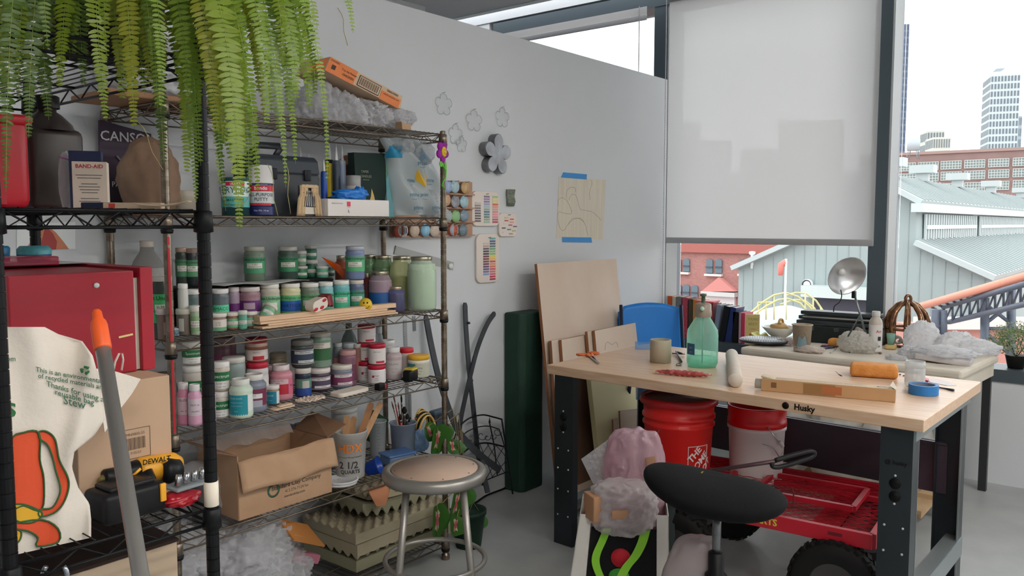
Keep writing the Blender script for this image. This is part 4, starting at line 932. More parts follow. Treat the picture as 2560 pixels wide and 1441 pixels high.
o. grid(lambda u,v:((u-.5)*.36,(v-.5)*.14,.004*math. sin(u*9)*(1-v)+.002),16,6);o=o. build('paper_sheet',M((196,196,192),.7));o. location=(p. x-.02,2.63,JR['m4']['top']+.003);tag(o,'loose grey paper sheet lying over the jar lids below the tall alone jar','paper')
o. modifiers. new('solid','SOLIDIFY'). thickness=.001
CLB=film((236,236,238),.38,.1,bump=.35,bscale=90,transl=.45)
CLB2=film((240,240,243),.46,.12,bump=.35,bscale=80,transl=.5)
KRAFT=M((186,152,120),.75,var=.05,scale=12)
KRAFTD=M((150,112,84),.8,var=.06,scale=12)
ORB=M((222,126,66),.6,var=.04)
def plane_box(name,c4,yv,dy,label,cat):
 """box whose front face has the photo corners c4 (TL, TR, BR, BL) on the plane y=yv and runs dy back"""
 ps=[P(*q,1,yv)for q in c4];c=sum(ps,Vector())/4;t=E(name,c,label=label,cat=cat)
 return t,[p-c for p in ps]
t,c=plane_box('carton',[(826,142),(1006,240),(1001,272),(812,176)],2.50,.2,'long orange and kraft food carton lying tilted on bubble wrap on the top shelf','box')
m=MB(). slab(c,(0,1,0),.18);m. build('carton_body',M((206,176,146),.7),t)
ux,uy=(c[1]-c[0]). normalized(),(c[0]-c[3]). normalized();LL,hh_=(c[1]-c[0]). length,(c[0]-c[3]). length
def face(a,b,v0,v1,mat,nm='panel',off=.001):
 q=lambda u,v:c[3]+ux*(LL*u)+(c[0]-c[3])*v+Vector((0,-off,0))
 return MB(). slab([q(a,v0),q(b,v0),q(b,v1),q(a,v1)],(0,-1,0),.0006). build(nm,mat,t)
face(0,.36,0,1,ORB,'orange_panel');face(.72,1,0,.66,ORB,'orange_panel')
face(.40,.70,.12,.88,M((60,50,44),.6),'barcode_frame');face(.41,.69,.18,.82,M((214,186,158),.6),'barcode_field',.0018)
m=MB(). m(M((46,38,34),.6))
for k in range(26):
 u=.42+.26*k/26;q=c[3]+ux*(LL*u)+(c[0]-c[3])*.24+Vector((0,-.0028,0));w_=LL*(.003+.003*((k*7)%3==0));m. slab([q,q+ux*w_,q+ux*w_+(c[0]-c[3])*.52,q+(c[0]-c[3])*.52],(0,-1,0),.0004)
m. build('barcode',parent=t).__setitem__('kind','stuff')
m=MB(). m(M((70,44,30),.6))
def ft(s,u,v,sz,b=.0):text_flat(m,s,sz,c[3]+ux*(LL*u)+(c[0]-c[3])*v+Vector((0,-.0024,0)),ux,uy,b)
ft('Top the Ramen',.27,.62,.012,.01);ft('CHICKEN',.27,.32,.013,.02);ft('70662-03003',.86,.82,.012,.02);ft('LARGE NOODLE CUP',.86,.5,.009,.01);ft('CHICKEN',.07,.84,.010,.01)
m. slab([c[3]+ux*(LL*.05)+(c[0]-c[3])*.3+Vector((0,-.0022,0)),c[3]+ux*(LL*.10)+(c[0]-c[3])*.3+Vector((0,-.0022,0)),c[3]+ux*(LL*.10)+(c[0]-c[3])*.6+Vector((0,-.0022,0)),c[3]+ux*(LL*.05)+(c[0]-c[3])*.6+Vector((0,-.0022,0))],(0,-1,0),.0004)
m. build('printing',parent=t)
MB(). slab([c[0]+Vector((0,.01,0)),c[3]+Vector((0,.01,0)),c[3]+Vector((-.04,.05,-.008)),c[0]+Vector((-.045,.05,-.03))],(0,1,0),.003). build('end_flap',ORB,t)
t=E('bubble_wrap',P(880,290,1,2.60),label='heap of clear crumpled bubble wrap under the orange carton on the top shelf',cat='bubble wrap');t. location. z=S1+.002
m=MB()
for i,(px,w,h,d_,yy)in enumerate(((800,.20,.20,.18,0),(850,.17,.15,.2,-.03),(905,.2,.11,.2,-.02),(960,.16,.09,.18,0),(1000,.1,.06,.14,.02),(780,.14,.13,.14,.05))):
 m. blob(P(px,300,1,2.60+yy)-t. location+Vector((0,0,0))*0,(w,d_,h*1.5),i+2,.34,3.4,5)
m. build('film_folds',CLB2,t)
for v in t. children[0]. data. vertices:v. co. z=max(.0,v. co. z*.75+.02)
m=MB(). blob((-.02,.02,.03),(.17,.1,.05),9,.3,3,3);m. build('brown_lining',M((176,150,122),.7),t)
o=MB(). box((0,0,.012),(.05,.04,.024)). box((-.02,0,.027),(.012,.036,.008)). build('cardboard_scrap',KRAFT,bevel=.001);q=P(1008,323,1,2.49);o. location=(q. x,q. y,S1+.001);tag(o,'small kraft cardboard scrap at the right edge of the top shelf','cardboard')
t=E('plastic_bundle',P(335,262,1,2.62),label='white plastic bundle in a brown tray behind the fern on the top shelf',cat='bundle');t. location. z=S1+.002;t. location. x+=.06
MB(). blob((.05,0,.11),(.42,.24,.2),21,.3,3,5,flatb=.8). build('plastic_folds',film((226,228,230),.8,.25,bump=.4),t)
MB(). rbox((.02,0,.01),(.44,.26,.02),.006). build('brown_tray',KRAFTD,t)
def can(px,top,w,prof,label,y=2.52,z=S2,cat='can',name='paint_can'):
 q=P(px,560,1,y);d=depth((q. x,q. y,z));r=w/2/F*d;zt=P(px,top,1,y). z;h=zt-z
 t=E(name,(q. x,q. y,z+.001),ang_cam((q. x,q. y)),label=label,cat=cat)
 return t,r,h
def band(t,r,h,f0,f1,rgb,span=200,off=0,lines=(),tc=(255,255,255),e=0,name='label'):
 a0,a1=math. radians(off-span/2),math. radians(off+span/2);rr=r+.0008+e*.0006
 m=MB(). m(M(rgb,.4)). grid(lambda u,v:(rr*math. cos(a0+(a1-a0)*u),rr*math. sin(a0+(a1-a0)*u),h*(f0+(f1-f0)*v)),20,2)
 for s_,sz,fz in lines:m. m(M(tc,.5));text_cyl(m,s_,sz*h,rr+.0004,h*fz,math. radians(off),.01)
 m. build(name,parent=t)
t,r,h=can(654,415,62,None,'navy and red filler can with a white cap left of the black toolbox')
MB(). lathe([(0,0),(r,0),(r*1.0,h*.62),(r*.97,h*.64)],seg=32). build('body',M((34,42,92),.3),t)
MB(). lathe([(r*1.03,h*.64),(r*1.03,h*.72),(r*.98,h*.74),(r*.9,h*.99),(r*.86,h),(0,h)],seg=32). build('white_cap',M((216,214,212),.35),t)
band(t,r,h,.24,.48,(200,204,204),200,0,(('ALL-PURPOSE',.09,.41),('PUTTY',.09,.32)),(30,34,50));band(t,r,h,.48,.6,(196,36,54),200,0,(('bondo',.1,.54),));band(t,r,h,.2,.25,(190,36,54),120,-10);band(t,r,h,.02,.18,(36,44,100),200,0,(('Net Wt. 14 oz',.05,.1),),(200,205,225))
t,r,h=can(590,446,66,None,'white and teal sealer can with wire handle left of the navy filler can',y=2.53)
MB(). lathe([(0,0),(r,0),(r,h*.95),(r*1.03,h*.97),(r*1.03,h),(r*.92,h),(r*.9,h*.97),(0,h*.97)],seg=32). build('body',M((30,74,78),.35),t)
band(t,r,h,.22,.9,(214,226,226),200,0,(('DRYLOK',.22,.66),),(24,100,104));band(t,r,h,.22,.5,(84,178,168),200,0,(('MASONRY',.1,.40),('Waterproofer',.08,.28)),(24,70,74),1);band(t,r,h,.78,.88,(196,40,70),80,0,(('LIQUID',.08,.83),),e=2)
MB(). tube([(math. cos(a)*r*1.05*.9+r*.3,math. sin(a)*r*1.08,h*.75-.07*abs(math. cos(a)))for a in[math. pi*(k/14-.5)for k in range(15)]],.0016,6). build('wire_handle',M((170,172,174),.3,.8),t)
t,r,h=can(466,478,56,None,'plain beige lidded can behind the black post on the second shelf',y=2.60)
MB(). lathe([(0,0),(r,0),(r,h*.7),(r*1.04,h*.72),(r*1.04,h*.98),(r*.95,h),(0,h)],seg=28). build('body',M((176,168,152),.5),t)
q=P(728,535,1,2.54);t=E('tool_box',(q. x,2.625,S2+.001),label='black plastic toolbox with raised handle on the second shelf',cat='toolbox')
wbx=(P(806,500,1,2.54)-P(655,500,1,2.54)). length;hbx=P(735,388,1,2.52). z-S2
BP_=M((38,42,48),.42,bump=.1,bscale=200)
MB(). rbox((0,0,hbx*.36),(wbx,.17,hbx*.72),.012). build('bin',BP_,t)
MB(). prism([(-.085,hbx*.7),(.085,hbx*.7),(.075,hbx*.93),(.055,hbx),(-.055,hbx),(-.075,hbx*.93)],0,-wbx/2-.002,wbx/2+.002). build('lid',M((48,54,62),.4),t,bevel=.006)
zh=P(700,366,1,2.6). z-S2;x0,x1=-.085,.015
MB(). tube([(x0-.03,0,hbx*.99),(x0,0,zh-.008),(x0+.01,0,zh),(x1,0,zh+.002),(x1+.005,0,zh-.004),(x1-.02,0,hbx*.99)],.009,8,flat=1.4). build('handle',BP_,t)
for sx_ in(-.28,.28):MB(). rbox((wbx*sx_,-.088,hbx*.68),(.03,.008,.04),.003). build('latch',M((30,33,38),.4),t)
q=P(772,537,1,2.475);t=E('rib_ornament',(q. x,2.472,S2+.001),label='small cream theatre ornament with curtains over white ribs in front of the toolbox',cat='ornament')
kx=.0013*1.1;CR=M((206,178,140),.7,var=.1,scale=60)
MB(). prism([(-.045,0),(.045,0),(.042,.11),(-.042,.11)],1,.004,.008). build('backing',M((58,62,74),.6),t)
MB(). box((0,.0015,.02),(.055,.005,.026)). build('white_base',M((216,206,190),.6),t)
MB(). box((0,.0015,.062),(.052,.004,.06)). build('white_chest',M((206,206,204),.6),t)
for k in range(6):x=-.022+k*.009;MB(). tube([(x,-.002,.036),(x*.92,-.005,.06),(x*.8,-.003,.09)],.0014,6). build('rib_bar',M((46,48,62),.5),t)
MB(). tube([(-.026,-.003,.084),(.026,-.003,.082)],.0016,6). build('cross_bar',M((46,48,62),.5),t);MB(). tube([(-.027,-.003,.036),(.027,-.003,.034)],.0016,6). build('cross_bar',M((46,48,62),.5),t)
for s_ in(-1,1):
 MB(). grid(lambda u,v:(s_*(.012+.034*u+(.012*(1-v)if v<.6 else-.004)),-.006+.004*math. sin(u*14),.115*v*(1-.04*u)),14,8). build('curtain',CR,t). modifiers. new('s','SOLIDIFY'). thickness=.0012
MB(). rbox((0,-.004,.108),(.07,.008,.012),.003). build('pelmet',CR,t)
def caulk(px,top,mid_,w,y,rgb,band_rgb,label,tip=(206,206,206)):
 q=P(px,560,1,y);d=depth((q. x,q. y,S2));r=w/2/F*d;zt=P(px,top,1,y). z-S2;zm=P(px,mid_,1,y). z-S2
 t=E('caulk_tube',(q. x,q. y,S2+.001),ang_cam((q. x,q. y)),label=label,cat='caulk tube')
 MB(). lathe([(0,0),(r,0),(r,zm),(r*.8,zm+.004),(0,zm+.004)],seg=20). build('cartridge',M(rgb,.4),t)
 MB(). lathe([(r*.5,zm+.004),(r*.44,zm+.02),(r*.12,zt),(0,zt)],seg=14). build('nozzle',M(tip,.4),t);band(t,r,zm,.35,.95,band_rgb,150)
caulk(755,369,410,17,2.775,(80,60,50),(90,66,54),'dark caulk tube tip poking up behind the toolbox lid, left')
caulk(775,378,420,14,2.79,(120,120,120),(110,110,110),'grey caulk tube tip behind the toolbox, beside the left one')
caulk(826,360,403,21,2.66,(30,34,40),(226,196,40),'black caulk tube with yellow band right of the toolbox')
caulk(843,361,405,19,2.62,(66,74,84),(52,64,80),'slate caulk tube with tall grey nozzle')
caulk(858,366,405,17,2.67,(166,176,190),(150,164,190),'pale grey blue caulk tube')
caulk(812,400,432,15,2.57,(40,70,150),(40,80,170),'short blue caulk tube beside the toolbox corner')
t=E('leather_bag',(P(872,400,1,2.77). x,2.77,S2+.001),label='brown leather pouch standing behind the caulk tubes',cat='pouch')
MB(). blob((0,0,.13),(.15,.07,.28),4,.14,2.5,4,flatb=.9,ridge=False). build('pouch_body',M((110,66,50),.5,var=.2,scale=20),t)
t,r,h=can(885,440,38,None,'grey matte spray can left of the dark green candle box',y=2.56,name='spray_can',cat='spray can')
MB(). lathe([(0,0),(r,0),(r,h*.72),(r*.95,h*.75)],seg=28). build('body',M((196,184,176),.4),t)
MB(). lathe([(r*.97,h*.75),(r*.97,h*.98),(r*.9,h),(0,h)],seg=28). build('cap',M((150,150,148),.35),t);band(t,r,h,.5,.72,(200,196,190),160,0,(('MATTE',.08,.62),),(50,50,50))
t,c=plane_box('candle_box',[(885,381),(963,384),(968,540),(893,538)],2.60,.1,'tall dark green and teal taper candle box with a gold flame','box')
for i_ in(2,3):c[i_]. z=S2+.001-t. location. z
MB(). slab(c,(0,1,0),.04). build('box_body',M((24,44,40),.5),t)
side=[c[1],c[1]+Vector((0,.10,0)),c[2]+Vector((0,.10,0)),c[2]]
s2=[Vector((0,0,0))]*4
tb_=Vector((.0,0,0))
xr,yr_=c[1]. x+.001,0
c2=[c[1]+Vector((.001,0,0)),c[1]+Vector((.045,.012,-.002)),c[2]+Vector((.052,.012,0)),c[2]+Vector((.001,0,0))]
MB(). slab(c2,(0,1,0),.03). build('side_sleeve',M((112,168,176),.5),t)
MB(). slab([c2[0]+Vector((0,-.001,0)),c2[1]+Vector((0,-.001,0)),c2[1]+Vector((0,-.001,-.05)),c2[0]+Vector((0,-.001,-.11))],(0,-1,0),.0006). build('green_wedge',M((92,134,116),.5),t)
m=MB(). m(M((150,150,120),.4));text_flat(m,'TAPER',.014,c[0]+Vector((.055,-.001,-.075)),(1,0,0),(0,0,1));text_flat(m,'CANDLES',.014,c[0]+Vector((.06,-.001,-.094)),(1,0,0),(0,0,1));text_flat(m,'UNSCENTED',.006,c[0]+Vector((.06,-.001,-.108)),(1,0,0),(0,0,1));m. build('lettering',parent=t)
fz=c[2]. z+.03;fx=(c[2]. x+c[3]. x)/2+.004
pts=[(fx-.018,fz),(fx-.022,fz+.03),(fx-.012,fz+.055),(fx-.008,fz+.088),(fx+.004,fz+.06),(fx+.012,fz+.03),(fx+.01,fz),(fx+.004,fz+.022),(fx-.004,fz+.036),(fx-.01,fz+.02)]
MB(). prism(pts,1,-.0015,-.0005). build('gold_flame',M((196,164,96),.35,.5),t)
MB(). slab([c[2]+Vector((0,-.0012,0)),c[2]+Vector((-.035,-.0012,.0)),c[2]+Vector((-.004,-.0012,.11))],(0,-1,0),.0005). build('slate_wedge',M((66,92,96),.5),t)
q=P(888,537,1,2.48);t=E('glove_box',(q. x,2.50,S2+.001),.06,label='white glove box on its side with a blue glove bulging out',cat='box')
wg=(P(968,520,1,2.5)-P(808,520,1,2.5)). length;hg=P(900,500,1,2.46). z-S2
MB(). rbox((0,0,hg/2),(wg,.09,hg),.003). build('carton',M((226,220,216),.6),t)
m=MB(). m(M((214,50,90),.5)). box((-wg*.18,-.0455,hg*.72),(.018,.0008,.018));text_flat(m,'GLOVES',.004,(-wg*.18,-.0462,hg*.52),(1,0,0),(0,0,1));m. m(M((40,40,44),.5));text_flat(m,'L',.014,(-wg*.18,-.0462,hg*.3),(1,0,0),(0,0,1),.02);m. build('size_mark',parent=t)
m=MB(). m(M((120,110,110),.6));text_flat(m,'disposable vinyl exam gloves',.008,(-wg*.36,-.0462,hg*.75),(1,0,0),(0,0,1),0,.6);m. build('small_print',parent=t)
q=P(880,487,1,2.5);t=E('glove',(q. x,2.51,S2+hg+.002),label='crumpled bright blue disposable glove sticking out of the white box',cat='glove')
MB(). blob((0,0,.014),(.15,.07,.05),12,.55,3.2,4,flatb=.5). blob((.045,0,.026),(.05,.04,.05),15,.5,3,3). build('glove_folds',M((30,120,208),.35),t)
t=E('mailer_bag',(P(1030,545,1,2.55). x,2.60,S2+.001),label='crumpled translucent blue and white plastic mailer bag at the end of the second shelf',cat='plastic bag')
def mp(px,py,y=2.60):return P(px,py,1,y)-t. location
BAGM=film((222,230,232),.78,.22,(240,250,255),bump=.35,bscale=30,transl=.45)
LB=[(345,950,1040),(370,955,1055),(400,962,1078),(430,968,1084),(460,976,1092),(490,982,1098),(520,986,1104),(538,990,1108)]
def bagy(u,v):return .016*math. sin(u*17+v*4)+.012*math. sin(v*13+u*5)
def bagf(u,v):
 s_=1 if u<.5 else-1;uu=u*2 if u<.5 else 2-u*2
 k=(1-v)*(len(LB)-1);i=min(int(k),len(LB)-2);f=k-i
 py=LB[i][0]*(1-f)+LB[i+1][0]*f;a=LB[i][1]*(1-f)+LB[i+1][1]*f;b=LB[i][2]*(1-f)+LB[i+1][2]*f
 p=mp(a+(b-a)*uu,py);return(p. x,-s_*(.07*math. sin(math. pi*uu)**.5*(1-.55*v))+bagy(uu,v),max(.001,p. z))
MB(). grid(bagf,60,30,closed_u=True). build('bag_film',BAGM,t)
def onbag(px,py):
 k=[i for i in range(len(LB)-1)if LB[i][0]<=py<=LB[i+1][0]];i=k[0]if k else 0
 f=(py-LB[i][0])/(LB[i+1][0]-LB[i][0]);a=LB[i][1]*(1-f)+LB[i+1][1]*f;b=LB[i][2]*(1-f)+LB[i+1][2]*f
 v=1-(i+f)/(len(LB)-1);u=(px-a)/(b-a);q=bagf(max(0,min(1,u))*.499,v);return Vector((q[0],q[1]-.003,q[2]))
PB=M((40,140,180),.45)
for nm,(a0,b0,a1,b1)in(('blue_band',(958,366,992,396)),('blue_band',(1040,372,1072,402))):
 MB(). grid(lambda u,v:onbag(a0+(a1-a0)*u+8*(1-v)*0,b1+(b0-b1)*v),12,8). build(nm,PB,t)
m=MB(). m(M((40,110,140),.5))
for px,py in((1012,452),(1055,452),(1036,488),(1003,488),(1014,520),(1052,520),(1022,410)):
 o3=onbag(px,py);text_flat(m,'prime',.024,o3+Vector((0,-.009,0)),(1,0,0),(0,0,1),.01)
 m. tube([o3+Vector((.018*math. sin(a),-.009,-.014-.006*math. cos(a)))for a in[(k-4)*.25 for k in range(9)]],.0007,4)
m. build('print',parent=t)
MB(). slab([onbag(1018,425),onbag(1046,440),onbag(1040,470),onbag(1022,450)],(0,-1,0),.0015). build('yellow_sticker',M((236,186,50),.5),t)
m=MB()
for i,(px,py,w_,h_)in enumerate(((1050,385,.09,.1),(1068,505,.1,.1),(1075,530,.13,.06),(1000,365,.08,.08))):m. blob(mp(px,py)+Vector((0,-.02,0)),(w_,.09,h_),i+30,.45,3,4)
m. build('clear_folds',CLB,t)
q=P(1106,380,1,YF-.03);t=E('plush_flower',q,label='purple plush flower with yellow smiling face clipped to the rack post',cat='plush toy');t. rotation_euler=(0,0,math. radians(12))
PU_=M((150,26,150),.8,bump=.2,bscale=300)
for k in range(5):
 a=math. pi*2*k/5+.55;MB(). blob((.027*math. sin(a),0,.027*math. cos(a)),(.034+.006*abs(math. sin(a)),.018,.034+.006*abs(math. cos(a))),k,.05,2,3,ridge=False). build('petal',PU_,t)
f_=MB(). blob((0,-.008,0),(.036,.016,.044),8,.05,2,3,ridge=False). build('face',M((226,190,40),.8),t)
m=MB(). m(M((60,44,20),.6));m. blob((-.007,-.0165,.007),(.003,.002,.005),0,0,1,2). blob((.005,-.0165,.008),(.003,.002,.005),0,0,1,2);m. tube([(-.011+k*.0028,-.0168+.0001*k,-.004-.006*math. sin(math. pi*k/8))for k in range(9)],.0007,5);m. build('smile_print',parent=f_)
GR_=M((96,190,50),.7)
MB(). tube([(0,.006,-.03),(.006,.0,-.06),(.012,-.01,-.075),(.004,-.012,-.11),(-.01,-.008,-.125),(-.006,0,-.14),(.014,-.004,-.155)],.0035,8). build('stem',GR_,t)
MB(). blob((-.018,-.004,-.052),(.045,.007,.024),3,.05,2,3,rot=.2,ridge=False). build('leaf',GR_,t);MB(). blob((.014,-.006,-.065),(.016,.008,.05),4,.05,2,3,ridge=False). build('leaf',GR_,t)
t,c=plane_box('drawing_pad',[(250,300),(378,335),(378,505),(250,505)],2.815,.02,'deep purple drawing pad standing at the left end behind the sack','drawing pad')
for i_ in(2,3):c[i_]. z=S2+.001-t. location. z
MB(). slab(c,(0,1,0),.014). build('pad_cover',M((58,30,62),.5,rgb2=(30,24,34),scale=2),t)
m=MB(). m(M((214,210,214),.5));text_flat(m,'CANSON',.046,P(322,345,1,2.812)-t. location,(1,0,0),(0,0,1),.01);text_flat(m,'PAPER',.025,P(305,462,1,2.812)-t. location,(1,0,0),(0,0,1));m. m(M((150,144,150),.5))
for s_ in(-1,1):m. tube([P(308-s_*16,390,1,2.811)-t. location,P(308+s_*14,425,1,2.811)-t. location],.0035,5)
m. build('cover_print',parent=t)
q=P(378,505,1,2.62);t=E('cloth_sack',(q. x,2.62,S2+.001),label='slumped brown paper sack behind the near chrome post',cat='sack')
zt=P(378,335,1,2.62). z-S2
MB(). blob((0,0,zt*.42),(.19,.17,zt*1.05),40,.16,2.2,4,flatb=.82). build('sack_body',M((122,96,78),.85,rgb2=(146,118,96),scale=9,bump=.3,bscale=18),t)
q=P(30,520,1,1.80);t=E('red_canister',(.60,1.86,B2+.001),label='tall red plastic container at the far left of the black rack',cat='container')
h=P(40,290,1,1.80). z-B2
MB(). rbox((0,0,h/2),(.15,.16,h),.02). build('body',M((196,28,44),.4),t);MB(). rbox((.0,-.005,h-.01),(.158,.168,.02),.008). build('rim',M((206,34,50),.4),t)
MB(). box((.02,-.081,h*.45),(.012,.004,h*.8)). build('rib',M((176,22,38),.4),t)
q=P(128,520,1,1.98);t=E('dark_jug',(q. x,1.98,B2+.001),label='big dark brown plastic jug with narrow neck on the black rack',cat='jug')
h=P(128,240,1,1.95). z-B2
DJ=M((52,42,38),.4,var=.15,scale=8)
MB(). rbox((0,0,h*.36),(.118,.10,h*.72),.018). build('body',DJ,t)
MB(). lathe([(.055,h*.70),(.05,h*.76),(.03,h*.84),(.019,h*.87),(.019,h*.92)],seg=24). build('shoulder',DJ,t);MB(). lathe([(.026,h*.90),(.026,h),(.022,h*1.01),(0,h*1.01)],seg=20). build('cap',M((26,24,24),.4),t)
for k in range(12):MB(). box((.061,-.02,h*(.08+k*.05)),(.004,.014,.003)). build('graduation',M((120,130,140),.4),t)
q=P(235,505,1,1.78);t=E('bandage_box',(q. x,1.79,B2+.001),math. radians(-30),label='beige and navy bandage carton standing on the black rack',cat='box')
h=P(235,405,1,1.76). z-B2
MB(). box((0,0,h/2),(.066,.042,h)). build('carton',M((224,206,190),.6),t,bevel=.001)
MB(). box((-.008,.004,h*.5+.008),(.06,.046,h+.028)). build('navy_back',M((26,34,76),.5),t)
m=MB(). m(M((196,40,60),.5));text_flat(m,'BAND-AID',.011,(0,-.0214,h*.9),(1,0,0),(0,0,1),.02);m. m(M((120,112,110),.6))
for k,w_ in enumerate((.05,.044,.0,.03,.04,.036,.03,.0,.034,.04,.028)):
 if w_:m. box((-.001,-.0214,h*(.72-k*.06)),(w_,.0004,.0016))
m. build('printing',parent=t)
t2=E('zip_bag',(q. x-.03,1.84,B2+.001),label='small clear zip bag with pink seal behind the bandage carton',cat='plastic bag')
MB(). blob((0,0,h*.62),(.03,.012,h*1.25),5,.2,2.5,3,flatb=.98). build('bag',CLB,t2);MB(). tube([(-.012,-.004,h*1.1),(.014,-.004,h*1.04)],.0016,6). build('zip_seal',M((200,110,190),.5),t2)
o=MB(). rbox((0,0,.007),(.075,.03,.014),.002). build('paint_box',M((24,34,66),.5));q=P(258,522,1,1.68);o. location=(q. x,q. y,B2+.001);o. rotation_euler=(0,0,-.9);tag(o,'flat navy paint tube box at the black rack shelf edge','box')
o=MB(). rbox((0,0,.007),(.11,.03,.013),.002). m(M((196,60,50),.5)). box((-.038,-.0152,.007),(.012,.001,.009)). build('paint_box',M((206,178,150),.6));q=P(352,522,1,1.62);o. location=(q. x-.008,q. y+.01,B2+.001);o. rotation_euler=(0,0,-.75);tag(o,'flat beige box with a red square at the black rack shelf edge','box')
o=MB(). grid(lambda u,v:((u-.5)*.1,(v-.5)*.04,.004+.012*(u-.4)**2*2),10,4). build('paper_strip',M((216,196,170),.7));q=P(425,518,1,1.55);o. location=(q. x-.008,q. y+.01,B2+.003);o. rotation_euler=(0,0,-.7);o. modifiers. new('s','SOLIDIFY'). thickness=.003;tag(o,'curled cream paper strip next to the beige flat box','paper')
RED=M((160,22,42),.4,var=.05,scale=4)
t=E('kraft_box',(.762,1.86,B3+.001),label='large plain cardboard box on the black rack behind the tote bag',cat='box')
MB(). box((0,0,.125),(.188,.50,.25)). build('carton',M((192,160,132),.75,var=.03,scale=6),t,bevel=.002)
m=MB(). m(M((96,76,62),.6))
ox,oz,yy_=.018,.122,-.2506
for a,b in(((-.03,.03),(.03,.03)),((.03,.03),(.03,-.03)),((.03,-.03),(-.03,-.03)),((-.03,-.03),(-.03,.03))):m. tube([(ox+a[0],yy_,oz+a[1]),(ox+b[0],yy_,oz+b[1])],.0005,4)
for k in range(14):m. box((ox-.02+k*.003,yy_,oz),(.001+.0009*(k%3==0),.0005,.024))
text_flat(m,'MN9800-5S',.008,(ox,yy_,oz+.019),(1,0,0),(0,0,1));text_flat(m,'P 05/23',.007,(ox,yy_,oz-.019),(1,0,0),(0,0,1));m. build('barcode_print',parent=t)
t=E('red_box',(.733,1.98,B3+.252),label='large red lidded box with pale page edges standing on the cardboard box',cat='box')
MB(). box((-.02,0,.107),(.24,.56,.214)). build('case',RED,t,bevel=.003)
MB(). box((.103,.004,.10),(.005,.55,.195)). box((.109,.006,.10),(.005,.55,.195)). build('page_edges',M((206,194,182),.7),t)
MB(). box((.126,0,.11),(.028,.562,.220)). build('cover_flap',M((176,24,46),.38),t,bevel=.002)
for x,z in((.022,.187),(.022,.124)):MB(). lathe([(0,0),(.006,0),(.0055,.003),(.003,.0035),(0,.003)],(x,-.2802,z),14,Matrix. Rotation(math. pi/2,3,'X')). build('snap_button',M((206,206,206),.3,.4),t)
MB(). box((.078,-.2808,.078),(.03,.001,.004),Matrix. Rotation(-.12,3,'Y')). build('yellow_tab',M((226,206,140),.6),t)
o=MB(). grid(lambda u,v:((u-.5)*.2,(v-.5)*.22,.003+.01*max(0,.3-u)**2),10,4). m(M((110,112,120),.6)). box((0.03,.02,.0044),(.08,.004,.0006)). box((0.03,-.03,.0044),(.08,.004,.0006)). build('paper_sheet',M((226,226,228),.6));o. location=(.75,2.06,B3+.252+.2185);tag(o,'white printed paper lying on the red box','paper')
t=E('blue_case',(.74,2.22,B3+.47),label='pair of light blue lens case like tubs on the back of the red box',cat='tub')
MB(). lathe([(0,0),(.04,0),(.042,.035),(.038,.04),(0,.04)],seg=24). build('tub',M((40,130,176),.4),t)
t=E('blue_case',(.80,2.12,B3+.471),label='teal and navy round tub on the red box, nearer one',cat='tub')
MB(). lathe([(0,0),(.035,0),(.037,.02)],seg=24). build('base',M((36,60,120),.4),t);MB(). lathe([(.037,.02),(.037,.032),(.03,.04),(0,.04)],seg=24). build('lid',M((80,160,170),.4),t)
t=E('plastic_folder',(.70,1.98,B3+.47),label='clear red rimmed plastic tray on top of the red box',cat='tray')
MB(). rbox((0,0,.012),(.16,.1,.02),.004). build('tray',film((200,60,90),.5,.2),t)
TBL=[(818,6,112),(838,6,150),(852,6,205),(890,8,232),(930,10,243),(1000,12,256),(1050,16,262),(1090,18,236),(1130,20,186),(1170,22,180),(1220,24,196),(1260,26,224),(1300,28,228),(1345,30,228)]
def tlr(py):
 for(p0,a0,b0),(p1,a1,b1)in zip(TBL,TBL[1:]):
  if p0<=py<=p1:f=(py-p0)/(p1-p0);return a0+(a1-a0)*f,b0+(b1-b0)*f
 return TBL[-1][1:]
def ty(px,py):
 k=max(0.,min(1.,(px-120)/90));k2=max(0,(1080-py)/260)
 return 1.515+(.013*math. sin(px*.055+py*.012)+.006*math. sin(py*.035+px*.02))*(k*.9+.12)+.012*math. sin(px*.04-py*.006)*min(1,k2)
def tf(u,v,o):
 s_=u<.5;uu=u*2 if s_ else 2-2*u;py=818+(1345-818)*(1-v);a,b=tlr(py);px=a+(b-a)*uu
 py2=py+(40*(1-uu)if v<.04 else 0)*1.0
 if v<.25:py2=py+45*(1-uu)*(1-v/.25)
 y=ty(px,py2)if s_ else ty(px,py2)+.05*math. sin(math. pi*uu)**.5+.004
 return P(px,py2,1,y)-o
t=E('tote_bag',P(120,1350,1,1.53),label='white reusable grocery tote with orange and yellow print drooping on the black rack',cat='bag');ob=t. location. copy()
TOTE=M((226,216,204),.8,var=.02,bump=.12,bscale=120)
MB(). grid(lambda u,v:tf(u,v,ob),90,60,closed_u=True). build('bag_body',TOTE,t)
sd=[(240,922),(292,930),(352,948),(330,985),(300,1024),(262,1082),(252,1010)]
MB(). slab([P(*q,1,1.53)-ob for q in sd],(0,1,0),.004). build('side_gusset',TOTE,t)
MB(). tube([P(*q,1,1.525)-ob for q in((284,925),(288,905),(298,884),(305,884),(308,900),(304,926))],.004,6,flat=.3). build('handle',TOTE,t)
def tp_(px,py,e=.003):return P(px,py,1,ty(px,py)-e)-ob
